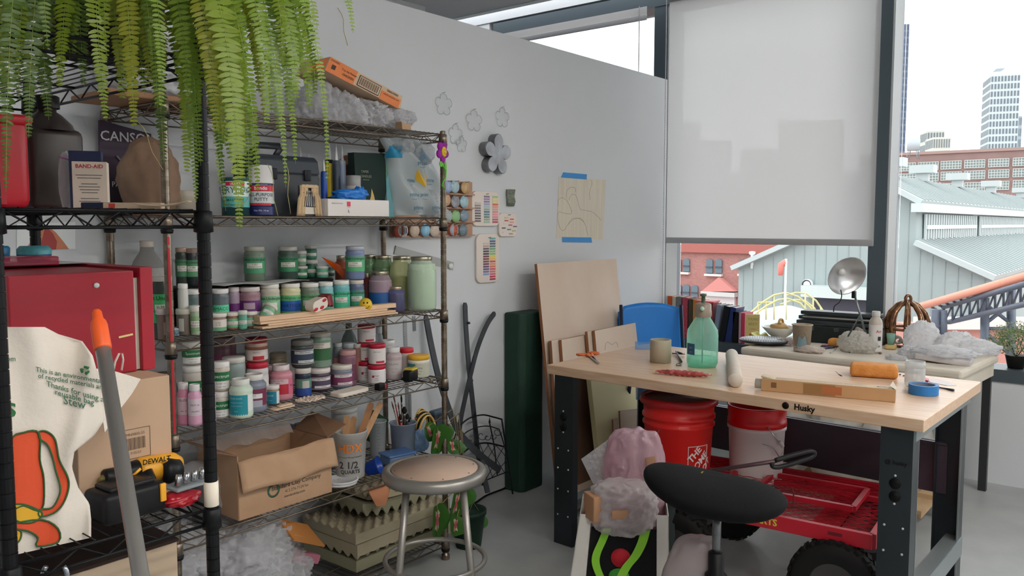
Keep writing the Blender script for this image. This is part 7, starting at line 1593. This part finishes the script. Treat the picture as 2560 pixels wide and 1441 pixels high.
p=tq(2264,866);dC=depth(p);t=E('cage_sculpture',p+Vector((.02,.0,.001)),label='glossy bronze brown domed cage sculpture with a ring on top',cat='sculpture');o=t. location;rC=46/F*dC;hC=P(2268,745,1,t. location. y). z-ZT
for k in range(8):a=k*math. pi/4+.2;MB(). tube([(rC*math. cos(a)*f,rC*math. sin(a)*f,hC*z_)for f,z_ in((1,0),(1.0,.25),(1.02,.5),(.86,.68),(.5,.84),(.12,.9))],[.017,.015,.017,.015,.014,.016],10). build('bar',BZ,t)
for z_,f in((.36,1.01),(.02,1.0)):MB(). tube([(rC*f*math. cos(a),rC*f*math. sin(a),hC*z_)for a in[2*math. pi*j/32 for j in range(32)]],.009,8,closed=True). build('hoop',BZ,t)
MB(). tube([RT*(.016*math. cos(a))+Vector((0,0,hC*.97+.02*math. sin(a)))for a in[2*math. pi*j/16 for j in range(16)]],.009,10,closed=True). build('top_ring',BZ,t)
for i,(px,py,sz,lb_)in enumerate(((2300,884,(.11,.17,.19),'tallest peak of white plastic wrapping right of the bronze cage'),(2390,892,(.16,.22,.14),'bulging white plastic bag in the middle of the wrapped heap'),(2436,888,(.14,.2,.09),'white plastic bag spilling over the right end of the canvas table'),(2275,898,(.1,.11,.075),'round clear plastic covered lump in front of the heap'),(2240,900,(.06,.09,.03),'small flat white plastic scrap left of the round lump'))):
 blobthing('plastic_wrap',px,py,sz,90+i,WPP,lb_,'plastic wrap',dx=.05 if i<3 else 0,amp=.34)
t=E('wrapped_slab',tq(2350,912)+Vector((.09,.0,.02)),-1.5,label='grey slab wrapped in white plastic at the front of the heap',cat='slab');MB(). rbox((0,0,0),(.26,.15,.03),.006,Matrix. Rotation(.08,3,'Y')). build('slab',M((196,190,188),.6),t);MB(). blob((0,0,.03),(.27,.16,.06),97,.34,3,5,flatb=.4). build('plastic_cover',WPP,t)
for i,(a,b,c_,lb_)in enumerate((((2052,868),(2088,872),(60,60,120),'navy pen'),((2058,875),(2094,870),(40,50,90),'dark blue pen'),((2054,866),(2090,866),(176,60,70),'red pen'),((2104,876),(2126,884),(150,150,150),'grey pencil'),((2076,884),(2092,872),(190,190,190),'thin white tool'))):
 A,B=tq(*a),tq(*b);t=E('pen',(A+B)/2+Vector((0,0,.0045)),label=lb_+' lying by the small orange sponge on the canvas table',cat='pen');hv=(B-A)/2
 MB(). tube([-hv,hv*.75],.0036,8). build('barrel',M(c_,.4),t);MB(). tube([hv*.75,hv],[.0036,.001],8). build('tip',M((40,40,44),.4),t)
for i,(px,py)in enumerate(((2152,884),(2171,884),(2200,886),(1990,868))):
 m=MB(). blob((0,0,.005),(.016,.018,.012),110+i,.3,3,2). build('clay_crumb',M((130,118,106),.9));m. location=tq(px,py)+Vector((0,0,.0008));tag(m,['grey clay crumb before the wrapped clay','grey clay crumb just left of the white bottle','grey clay crumb just right of the white bottle','clay crumb between ribbed wheel and clay cup'][i],'crumb')
blobthing('paper_scrap',1972,864,(.05,.12,.04),120,M((214,200,196),.8),'torn pinkish paper scraps beside the clay cup','paper',amp=.7)
p=P(2535,925,2,.662);t=E('potted_plant',(5.40,P(2540,900,0,5.40). y,.661),label='bushy small leaved plant in a dark pot on the window sill at the right edge',cat='potted plant')
MB(). lathe([(0,0),(.04,0),(.055,.07),(.058,.075),(.05,.075),(0,.065)],seg=24). build('pot',M((36,34,34),.6),t)
lm=[leafmat((96,130,70)),leafmat((130,150,90)),leafmat((160,160,140))]
m=MB();r_=random. Random(3)
for k in range(2600):
 a,b=r_. uniform(0,6.28),math. acos(r_. uniform(-.5,1));rr=.14*r_. uniform(.5,1);c=Vector((rr*math. sin(b)*math. cos(a),rr*math. sin(b)*math. sin(a)*1.1,.14+rr*math. cos(b)*.9));u=Vector((r_. uniform(-1,1),r_. uniform(-1,1),r_. uniform(-1,1))). normalized();v=u. orthogonal(). normalized()
 m. m(lm[k%3]);s_=r_. uniform(.006,.012);m. add([c-v*s_*.3,c+u*s_*.5-v*s_*.0+v*s_*.35,c+u*s_*1.4,c+u*s_*.5-v*s_*.35],[(0,1,2,3)])
f=m. build('foliage',parent=t,recalc=False)
m=MB()
for k in range(14):a=k*.9;m. tube([(0,0,.06),(.04*math. cos(a),.04*math. sin(a),.12),(.09*math. cos(a),.09*math. sin(a),.16+.02*(k%3))],.0018,5)
m. build('stems',M((90,100,60),.7),t)
xs=5.33
BK=[(1655,1666,723,855,(24,26,30),'black spined tall book, first on the left','VO',(220,220,220),0),(1667,1679,740,855,(214,96,44),'bright orange book second from the left','',(240,230,220),0),(1680,1689,742,855,(206,196,176),'cream book beside the orange one','',0,0),(1690,1703,742,855,(118,116,122),'thick grey book','',(160,160,166),0),(1705,1719,744,855,(176,62,80),'red floral patterned book','',(230,200,190),0),(1721,1731,748,855,(58,56,36),'dark olive book','',(190,170,80),0),(1732,1741,750,856,(206,130,40),'amber book with dark lower half','',(40,30,20),0),(1742,1750,752,856,(150,76,54),'rust brown book left of the bottle pump','',0,0),(1752,1760,754,856,(206,196,190),'pale book behind the spray bottle','',0,0),(1762,1770,758,857,(196,74,84),'red book behind the spray bottle','',0,0),(1772,1780,760,857,(130,44,50),'maroon book just right of the pump','',0,.02),(1782,1792,762,857,(130,144,166),'blue grey tilted book','',0,.12),(1796,1811,765,858,(30,32,36),'thick black tilted book','',0,.16),(1813,1827,768,858,(30,50,110),'navy tilted book','',(150,160,190),.16),(1832,1845,780,862,(26,24,26),'black upright book with white lettering','',(200,196,190),0),(1847,1853,782,862,(196,150,170),'slim pink striped book','',0,0),(1854,1862,783,862,(214,70,100),'hot pink book beside the cream paperback','',(90,20,40),0)]
for i,(a,b,y0,y1,c_,lb_,tx_,tc_,tl)in enumerate(BK):
 pa,pb=P(a,y0,0,xs),P(b,y0,0,xs);w=abs(pa. y-pb. y)*.97;zt=pa. z;h=zt-.661;yc=(pa. y+pb. y)/2
 t=E('book',(xs+.075,yc,.661),label=lb_+' in the row on the window sill',cat='book',group='books on the window sill');dp=.14
 if tl:t. rotation_euler=(-tl*-1,0,0);t. location. y-=0;t. location. z+=math. sin(tl)*w/2
 MB(). box((-dp/2,0,h/2),(.002,w,h)). box((0,w/2-.001,h/2),(dp,.002,h)). box((0,-w/2+.001,h/2),(dp,.002,h)). build('cover',M(c_,.4,var=.2 if 'floral' in lb_ else 0,scale=60),t)
 MB(). box((.002,0,h/2),(dp-.006,w-.004,h-.008)). build('pages',M((226,222,212),.8),t)
 if tx_:m=MB(). m(M(tc_,.5));text_flat(m,tx_,min(w*.7,h/(len(tx_)*.62)),(-dp/2-.0016,0,h*.55),(0,0,-1),(0,-1,0),.01);m. build('spine_title',parent=t)
pa,pb=P(1865,786,0,xs-.02),P(1894,786,0,xs-.02)
t=E('book',(xs,(pa. y+pb. y)/2,.661),.5,label='cream paperback showing its cover at the right end of the sill row',cat='book',group='books on the window sill');w=abs(pa. y-pb. y)*1.1;h=pa. z-.661
MB(). box((0,0,h/2),(.012,w,h)). build('cover',M((226,204,130),.5),t)
m=MB(). m(M((150,150,70),.5));text_flat(m,'YOUNG',.026,(-.0068,0,h*.84),(0,-1,0),(0,0,1),.01,.7);text_flat(m,'ADULTS',.026,(-.0068,0,h*.68),(0,-1,0),(0,0,1),.01,.62);m. m(M((196,110,60),.5));text_flat(m,'a drama',.016,(-.0068,0,h*.52),(0,-1,0),(0,0,1),0,.8);m. blob((-.006,0,h*.28),(.002,w*.5,h*.25),3,.4,3,2);m. build('cover_print',parent=t)
pa=P(1775,760,0,5.36);t=E('book',(5.40,P(1770,752,0,5.4). y,P(1770,756,0,5.4). z),.1,label='flat red covered book lying across the tops of the others',cat='book',group='books on the window sill')
MB(). box((0,0,.006),(.13,.13,.012)). build('cover',M((222,90,96),.5),t)
cc=Vector((4.37,2.47,0));t=E('camp_chair',cc,label='bright blue padded folding camp chair behind the workbench',cat='chair');o=t. location
BLU=M((28,134,226),.45,bump=.25,bscale=14);dC=5.0
def cd(px,py,d=dC):return D(px,py,d)-cc
def backf(u,v):
 L_,R_=(1549+8*v*0,1701);px=L_+(R_-L_)*u;top=757+14*(2*u-1)**2+(10 if u<.05 else 0);py=905+(top-905)*v;p=cd(px+(6*(1-v))*(1 if u>.5 else-.5),py,dC+.02*math. sin(u*math. pi));return p
MB(). grid(backf,24,14). build('back_pad',BLU,t). modifiers. new('s','SOLIDIFY'). thickness=.035
bk0,bk1=cd(1551,905),cd(1700,905)
fwd_=-Vector((FW. x,FW. y,0)). normalized()*.42
zs=.42
MB(). slab([Vector((bk0. x,bk0. y,zs)),Vector((bk1. x,bk1. y,zs)),Vector((bk1. x,bk1. y,zs-.02))+fwd_+RT*.02,Vector((bk0. x,bk0. y,zs-.02))+fwd_],(0,0,1),.03). build('seat_pad',BLU,t)
FRM=M((26,40,66),.4,.3)
for b_ in(bk0,bk1):
 tp=Vector((b_. x,b_. y,1.0));MB(). tube([Vector((b_. x,b_. y,.01))+fwd_,Vector((b_. x,b_. y,.30))+fwd_*.5,Vector((b_. x,b_. y,.99))],.011,8). build('back_tube',FRM,t);MB(). tube([Vector((b_. x,b_. y,.01)),Vector((b_. x,b_. y,.60))+fwd_],.011,8). build('leg',FRM,t)
 MB(). tube([Vector((b_. x,b_. y,.66)),Vector((b_. x,b_. y,.64))+fwd_],.02,8,flat=.5). build('armrest',BLU,t)
MB(). slab([D(1588,855,4.2)-cc,D(1655,857,4.2)-cc,D(1655,1000,4.2)-cc,D(1590,1000,4.2)-cc],(1,1,0),.003). build('side_pocket',film((120,176,230),.45,.2),t)
WZ=.345
RP=M((206,24,36),.35);
wgo=Vector((3.28,1.36,0));t=E('garden_wagon',wgo,label='red steel mesh garden wagon with black tires under the workbench',cat='wagon');o=wgo
WR_=M((186,24,44),.35);TIR=M((24,23,23),.75)
A_,B_,C_=P(2232,1372,2,.35),P(1700,1272,2,.35),P(2300,1235,2,.35)
A_=Vector((3.03,.80,0));B_=Vector((2.93,2.02,0));U=(B_-A_). normalized();V_=Vector((U. y,-U. x,0));Lw,Ww=1.02,.60
def wq(u,v,z):return A_+U*u+V_*v-o+Vector((0,0,z))
mxw=Matrix((U,V_,(0,0,1))). transposed()
def wbar(m,u0,v0,u1,v1,z,w,h):a,b=wq(u0,v0,z),wq(u1,v1,z);L2=(b-a). length;rot=mxw if abs(v1-v0)<1e-6 else mxw@Matrix. Rotation(math. pi/2,3,'Z');m. box((a+b)/2,(L2,w,h),rot)
m=MB();
for a in((0,0,Lw,0),(0,Ww,Lw,Ww),(0,0,0,Ww),(Lw,0,Lw,Ww)):wbar(m,*a,WZ,.025,.055)
m. build('deck_frame',WR_,t,bevel=.002)
m=MB();wbar(m,.2,0,.2,Ww,WZ-.03,.10,.004);wbar(m,.78,0,.78,Ww,WZ-.03,.10,.004);m. build('cross_plate',WR_,t)
def mesh_panel(u0,u1,v0,v1,z,pu,pv,r,name,dz=0.):
 """expanded metal: zigzag strands that meet their neighbours"""
 m=MB();nv=int((v1-v0)/pv);nu=int((u1-u0)/pu)
 for j in range(nv+1):
  v=v0+j*pv;pts=[]
  for i in range(nu+1):pts. append(wq(u0+i*pu,min(v1,max(v0,v+(pv/2 if(i+j)%2 else 0))),z+dz*i/nu))
  m. tube(pts,r,4,cap=False)
 return m. build(name,WR_,t)
mesh_panel(.01,Lw-.01,.01,Ww-.01,WZ-.012,.03,.026,.0016,'deck_mesh')
mesh_panel(.01,Lw-.01,.023,Ww-.01,WZ-.012,.03,.026,.0016,'deck_mesh')
def side_panel(u0,u1,v0,v1,z,nm):
 m=MB()
 for a in((u0,v0,u1,v0),(u0,v1,u1,v1),(u0,v0,u0,v1),(u1,v0,u1,v1),((u0+u1)/2+.12,v0,(u0+u1)/2+.12,v1)):wbar(m,*a,z,.02,.02)
 m. build(nm,WR_,t,bevel=.001);mesh_panel(u0,u1,v0,v1,z,.03,.026,.0015,nm+'_mesh')
side_panel(.10,.62,.16,.42,WZ+.055,'folded_side');side_panel(.02,.96,.40,.59,WZ+.03,'folded_side')
def wheel(u,v,z=.163,r=.163,w=.085):
 c=wq(u,v,z);rm=mxw@Matrix. Rotation(math. pi/2,3,'X');h=w/2
 wl=MB(). lathe([(r*.52,-h*.8),(r*.7,-h),(r*.9,-h*.95),(r*.98,-h*.6),(r,0),(r*.98,h*.6),(r*.9,h*.95),(r*.7,h),(r*.52,h*.8)],c,44,rm)
 for k in range(30):
  a=2*math. pi*k/30
  for s_ in(-1,1):wl. box(c+rm@Vector((r*.985*math. cos(a),r*.985*math. sin(a),s_*h*.45)),(.012,.02,h*.7),rm@Matrix. Rotation(a,3,'Z')@Matrix. Rotation(.4*s_,3,'X'))
 wl=wl. build('wheel',TIR,t)
 MB(). lathe([(0,-h*.5),(r*.3,-h*.45),(r*.5,-h*.75),(r*.54,-h*.8),(r*.54,h*.8),(r*.5,h*.75),(r*.3,h*.45),(0,h*.5)],c,32,rm). build('hub',M((70,66,66),.5,.3),wl)
for u,v in((.12,-.01),(.74,-.01),(.12,.62),(.74,.62)):wheel(u,v)
m=MB();wbar(m,.12,-.0,.12,.62,.163,.02,.02);wbar(m,.12,.12,.12,.5,.24,.04,.16);m. build('axle',M((60,58,60),.5,.4),t)
m=MB();wbar(m,.74,0,.74,.62,.163,.02,.02);wbar(m,.74,.12,.74,.5,.24,.04,.16);m. build('axle',M((60,58,60),.5,.4),t)
sd_=-V_
m=MB(). m(M((214,196,70),.5));text_flat(m,'CARTS',.036,wq(.39,-.0132,WZ),-U,(0,0,1),.03);m. m(M((220,214,210),.5));text_flat(m,'GORILLA',.034,wq(.55,-.0132,WZ),-U,(0,0,1),.03);m. build('side_lettering',parent=t)
m=MB(). m(M((110,16,26),.5));wbar(m,.10,-.013,.15,-.013,WZ+.005,.002,.012);m. build('slot',parent=t)
hp=[P(1745,1180,1,1.45),D(1850,1166,3.0),D(1935,1156,2.95)]
MB(). tube([p-o for p in(D(1740,1182,3.0),D(1850,1167,2.92),D(1938,1154,2.86))],.010,10,flat=.7). build('pull_handle',M((70,46,50),.4,.3),t)
MB(). tube([D(x,z,2.86)-o for x,z in sm_open([(1930,1158),(1934,1168),(1960,1166),(2020,1147),(2036,1136),(2026,1129),(1985,1138),(1938,1152)])],.0085,10). build('grip_loop',M((34,34,36),.4),t)
MB(). tube([D(x,z,3.0)-o for x,z in sm_open([(1980,1222),(1984,1238),(1983,1262)])],.003,8). build('hook_pin',M((110,30,30),.4,.5),t)
def pail(px,top,w,base_z,y,label,body,rim,name='bucket'):
 q=P(px,top,1,y);d=depth(q);r=w/2/F*d;h=q. z-base_z;t=E(name,(q. x,y,base_z+.001),ang_cam((q. x,y)),label=label,cat='bucket')
 return t,r*.98,h
t,r,h=pail(1697,1000,182,WZ+.012,1.66,'large red bucket with a white framed logo and loose red lid on the wagon',None,None);h1=h
RB=M((224,34,30),.38)
zrel=-.01
h0=t. location. z-.001
MB(). lathe([(0,.003),(r*.84,.002),(r*.86,.01),(r*.95,h*.70),(r*1.0,h*.72),(r*1.0,h*.74),(r*.96,h*.75),(r*.97,h*.80),(r*1.01,h*.81),(r*1.01,h*.84),(r*.97,h*.85),(r*.98,h*.97),(r*1.03,h*.975),(r*1.03,h),(r*.96,h),(r*.94,h*.8),(r*.82,.01),(0,.01)],seg=56). build('pail',RB,t)
MB(). lathe([(r*1.06,h*.97),(r*1.08,h*.98),(r*1.06,h*1.05),(r*1.0,h*1.06),(r*.97,h*1.04),(r*.98,h*.97)],seg=56). build('lid_ring',M((176,22,28),.35),t)
MB(). lathe([(0,h*1.0),(r*.9,h*1.0),(r*.96,h*1.03),(0,h*1.035)],seg=40). build('plastic_cover',film((176,150,146),.8,.2,bump=.5,bscale=30),t)
m=MB(). m(M((232,226,222),.5));sx0,sx1,z0_,z1_=.30,.98,h*.08,h*.52
def cyl(u,z):rr=r*(.86+.09*z/(h*.7))+.0012;return(rr*math. cos(u),rr*math. sin(u),z)
for a,b in(((sx0,z0_),(sx0,z1_)),((sx0,z1_),(sx1,z1_)),((sx1,z1_),(sx1,z0_)),((sx1,z0_),(sx0,z0_))):m. tube([cyl(a[0]+(b[0]-a[0])*k/8,a[1]+(b[1]-a[1])*k/8)for k in range(9)],.0018,5)
def diag(s_,size,uc,zc,ang,bold=.03):
 V,Fc=text_geo(s_,size,bold);ca,sa=math. cos(ang),math. sin(ang);m. add([cyl(uc+(v. x*ca-v. y*sa)/r,zc+v. x*sa+v. y*ca)for v in V],Fc)
diag('THE',.042,.52,h*.42,.8);diag('HOME',.042,.68,h*.31,.8);diag('DEPOT',.042,.84,h*.20,.8);m. build('logo_print',parent=t)
MB(). tube([cyl(-.85+k*.05,h*(.58-.03*math. sin(k*.5))+.01+k*.006)for k in range(8)],.002,6). build('wire_bail',M((170,150,150),.3,.8),t)
t,r,h=pail(1893,1012,146,WZ+.012,1.40,'white bucket lined with a bright red upper band and wire handle on the wagon',None,None)
MB(). lathe([(0,.003),(r*.86,.002),(r*.88,.01),(r*.95,h*.68),(r*1.0,h*.70),(r*1.0,h*.73),(r*.96,h*.74)],seg=52). build('pail',M((226,216,214),.4),t)
MB(). lathe([(r*.965,h*.74),(r*1.01,h*.75),(r*1.0,h*.82),(r*.98,h*.83),(r*1.0,h*.98),(r*1.02,h),(r*.95,h),(r*.9,h*.6),(0,h*.55)],seg=52). build('red_liner',M((224,20,28),.35),t)
for a0 in(.15,0):MB(). tube([((r*1.05)*math. cos(u),(r*1.05)*math. sin(u),h*zz)for u,zz in((.35-a0,.80-a0*1.5),(.55,.68-a0),(.8,.58-a0*1.2))],.002,6). build('wire_bail',M((190,190,190),.3,.9),t)
MB(). tube([((r*1.07)*math. cos(.78),(r*1.07)*math. sin(.78),h*.60),((r*1.09)*math. cos(.92),(r*1.09)*math. sin(.92),h*.53)],.008,8). build('grip',M((226,224,222),.5),t)
t=E('dolly',(4.42,1.30,0),label='wooden furniture dolly on small casters below the canvas table',cat='dolly')
DW=M((196,166,128),.65,rgb2=(180,148,112),scale=8)
for dx in(-.28,0,.28):MB(). box((dx,0,.135),(.10,.86,.022)). build('deck_board',DW,t)
for dy in(-.38,.38):MB(). box((0,dy,.113),(.62,.09,.022)). build('cross_board',DW,t)
for dx in(-.27,.27):
 for dy in(-.36,-.10,.36):
  c_=MB(). box((dx,dy,.085),(.03,.05,.04)). build('caster_fork',M((170,172,174),.35,.8),t);MB(). lathe([(0,-.014),(.03,-.014),(.036,-.008),(.036,.008),(.03,.014),(0,.014)],(dx,dy,.037),24,Matrix. Rotation(math. pi/2,3,'Y')@Matrix. Rotation(0,3,'X')). build('caster_wheel',M((56,52,54),.5),c_)
for i,(dx,dy,sz)in enumerate(((.0,-.22,(.40,.34,.42)),(.02,.06,(.38,.30,.44)),(.0,.29,(.34,.22,.36)),(-.16,-.02,(.2,.3,.2)))):
 o=MB(). blob((0,0,sz[2]*.4),sz,130+i,.25,2.6,4,flatb=.8). build('clay_bag',WPL);o. location=(4.42+dx,1.30+dy,.148);tag(o,['large cream plastic clay bag at the right on the dolly','large cream plastic clay bag in the middle of the dolly','smaller cream plastic clay bag at the left on the dolly','small cream plastic bundle in front on the dolly'][i],'bag','clay bags on the dolly')
sc_=Vector((2.30,1.07,0));t=E('office_stool',sc_,math. atan2(1.07,2.30)-math. pi/2,label='black saddle shaped office seat on a gas post in the right foreground',cat='stool')
BS=M((7,7,9),.8,bump=.3,bscale=400)
def seatf(u,v):
 a=2*math. pi*u;b=math. pi*(v-.5);cb,sb=math. cos(b),math. sin(b)
 ex_=abs(math. cos(a))**.85*(1 if math. cos(a)>0 else-1);ey_=abs(math. sin(a))**.9*(1 if math. sin(a)>0 else-1)
 x=.215*cb**.7*ex_;y=.155*cb**.7*ey_*(1-.1*x/.2)
 z=(.045 if sb>0 else .06)*sb*(1+.0*x);z+=-.055*x/.2*.5+.012*math. cos(a*2)*cb
 return(x,y,z+.665)
MB(). grid(seatf,64,24,closed_u=True). build('seat_cushion',BS,t)
MB(). lathe([(0,.40),(.0135,.40),(.0135,.63),(0,.63)],(.01,0,0),20). build('gas_piston',M((120,122,124),.25,.85),t)
MB(). lathe([(.0,.06),(.036,.06),(.034,.40),(.024,.41),(.024,.47),(.016,.475),(0,.475)],(.01,0,0),24). build('post_cover',M((20,20,22),.4),t)
MB(). rbox((.01,0,.605),(.16,.12,.03),.008). build('seat_plate',M((30,30,32),.5),t)
for k in range(5):
 a=2*math. pi*k/5+.3;l=MB(). tube([(.01,0,.10),(.01+.16*math. cos(a),.16*math. sin(a),.095),(.01+.28*math. cos(a),.28*math. sin(a),.07)],[.028,.022,.016],10,flat=.7). build('base_leg',M((24,24,26),.4),t)
 MB(). lathe([(0,-.02),(.025,-.02),(.028,0),(.025,.02),(0,.02)],(.01+.28*math. cos(a),.28*math. sin(a),.03),18,Matrix. Rotation(a,3,'Z')@Matrix. Rotation(math. pi/2,3,'X')). build('caster',M((20,20,20),.5),l)
o=MB(). grid(lambda u,v:((u-.5)*.018,(v-.5)*.005,.001+.003*math. sin(u*3.14)),8,3). build('dry_leaf',M((150,134,40),.7));o. location=D(1757,1186,2.49)+Vector((0,0,.004));tag(o,'tiny dry yellow leaf lying on the black office seat','leaf')
dT=2.95;tc_=D(1552,1400,dT);t=E('shopping_tote',(tc_. x,tc_. y,0),math. atan2(tc_. y,tc_. x)-math. pi/2,label='black shopping tote with white sides and lime handles stuffed with bubble wrap',cat='bag')
hz=1.48-(1290-560)/F*dT;s_=dT/F
wt,wb_=108*s_,122*s_
m=MB();
def trap(m,x0,x1,x2,x3,y,z0,z1,th=.003):m. slab([(x0,y,z0),(x1,y,z0),(x2,y,z1),(x3,y,z1)],(0,1,0),th)
m=MB();trap(m,-wb_*.8,wb_*.72,wt*.78,-wt*.66,-.10,0,hz);m. build('black_front',M((18,18,20),.7,bump=.2,bscale=60),t)
m=MB();trap(m,wb_*.72,wb_*.98,wt*1.04,wt*.78,-.10,0,hz*1.12);trap(m,-wb_*1.2,-wb_*.8,-wt*.66,-wt*.92,-.10,0,hz*1.1)
m. slab([(wb_*.98,-.10,0),(wb_*.98,.12,0),(wt*1.04,.12,hz*1.12),(wt*1.04,-.10,hz*1.12)],(-1,0,0),.003). slab([(-wb_*1.2,-.10,0),(-wb_*1.1,.12,0),(-wt*.92,.12,hz*1.1),(-wt*.92,-.10,hz*1.1)],(1,0,0),.003)
m. slab([(-wb_*1.1,.12,0),(wb_*.98,.12,0),(wt*1.04,.12,hz*1.1),(-wt*.92,.12,hz*1.1)],(0,-1,0),.003);m. build('white_sides',M((220,214,206),.75,bump=.2,bscale=40),t)
def tl_(px,py,y=-.104):return Vector(((px-1552)*s_*(1+y/dT),y,1.48-(py-560)/F*(dT+y)))
LM=M((140,206,50),.6)
ribbon(MB(),[tl_(x,z,-.112)for x,z in sm_open([(1518,1318),(1506,1350),(1492,1385),(1490,1410),(1500,1440),(1520,1475)])],0.027500000000000004,.002). build('handle',LM,t)
ribbon(MB(),[tl_(x,z,-.114)for x,z in sm_open([(1612,1318),(1604,1350),(1588,1385),(1566,1415),(1552,1445),(1540,1480)])],0.031900000000000005,.002). build('handle',LM,t)
rx=Matrix. Rotation(math. pi/2,3,'X')
MB(). lathe([(0,0),(.034,0),(.034,.002),(0,.002)],tl_(1552,1392,-.101),32,rx). build('red_dot',M((196,24,44),.7),t);MB(). lathe([(0,0),(.036,0),(.036,.002),(0,.002)],tl_(1548,1440,-.101),32,rx,ell=.8). build('green_dot',M((60,150,50),.7),t)
PKB=film((214,182,192),.55,.15,(240,214,222),bump=1.0,bscale=90,transl=.35);BWR=film((214,206,206),.45,.12,bump=.9,bscale=60,transl=.3)
def upobj(name,px0,px1,py0,py1,d,mat,label,seed,depth_=.14,lean=0,amp=.12,freq=4,rgh=False):
 c=D((px0+px1)/2,(py0+py1)/2,d);s_=d/F;t=E(name,(c. x,c. y,c. z-(py1-py0)*s_/2),math. atan2(c. y,c. x)-math. pi/2,label=label,cat='bubble wrap');h=(py1-py0)*s_;w=(px1-px0)*s_
 m=MB();sq=lambda a:abs(a)**.6*(1 if a>0 else-1)
 def f(u,v):
  a=2*math. pi*u;b=math. pi*(v-.5);cb=max(0,math. cos(b))**.35;p=Vector((math. cos(a)*cb,math. sin(a)*cb,math. sin(b)));n=noise. noise(p*freq+Vector((seed,seed,seed)));k=1+amp*n
  return(w/2*p. x*k+lean*p. z,depth_/2*p. y*k,h/2*p. z*(1+amp*.4*n)+h/2)
 m. grid(f,64,40,closed_u=True);m. build('wrap',mat,t);return t,w,h
t,w,h=upobj('bubble_wrap',1510,1662,1074,1340,2.98,PKB,'upright pink tinted bubble wrap roll standing in the shopping tote',3)
MB(). rbox((w*.30,-.074,h*.64),(.035,.006,.13),.002,Matrix. Rotation(-.2,3,'Y')). build('parcel_tape',M((150,110,84),.5),t)
t,w,h=upobj('bubble_wrap',1472,1642,1205,1330,2.86,BWR,'round bubble wrapped bundle with tan tape in the mouth of the shopping tote',5,.2,0,.16,6)
MB(). rbox((-.01,-.105,h*.55),(.055,.006,.03),.002,.2). build('parcel_tape',M((170,124,90),.5),t);MB(). rbox((-w*.44,-.04,h*.55),(.03,.08,.09),.004,.5). build('parcel_tape',M((176,130,96),.5),t)
c=D(1495,1150,3.05);t=E('bubble_sheet',c,math. atan2(c. y,c. x)-math. pi/2,label='clear bubble wrap sheet corner sticking up behind the pink roll',cat='bubble wrap');s_=3.05/F
m=MB(). m(CLB);qq=[(-42,0),(25,52),(60,-20),(20,-70),(-12,-62)]
m. slab([(x*s_,0,z*s_)for x,z in qq],(0,1,0),.002)
for i in range(7):
 for k in range(7):
  x,z=-34+i*13+(6 if k%2 else 0),-52+k*15
  if z<x*.85+30 and z>-x*.9-50 and z>x*.2-66+4 and x<46 and z<70-x:m. lathe([(6.2*s_,0),(5*s_,.003),(2.5*s_,.0045),(0,.005)],(x*s_,0,z*s_),12,Matrix. Rotation(math. pi/2,3,'X'))
m. build('bubble_film',parent=t)
t,w,h=upobj('bubble_wrap',1655,1790,1338,1560,2.62,film((196,184,184),.75,.25,(230,220,220),bump=.6,bscale=60,transl=.3),'greyish wrapped cylinder leaning at the bottom edge beside the tote',9,.12,.03,.06,3)
t. location. z=max(t. location. z,.002)
t=E('teal_box',D(1672,1288,3.35),.3,label='small teal box edge showing behind the shopping tote',cat='box');MB(). box((0,0,0),(.10,.1,.05)). build('carton',M((60,130,130),.6),t)
t. location. z=.38
MB(). box((0,0,-.2),(.06,.06,.35)). build('support',M((50,60,60),.6),t)
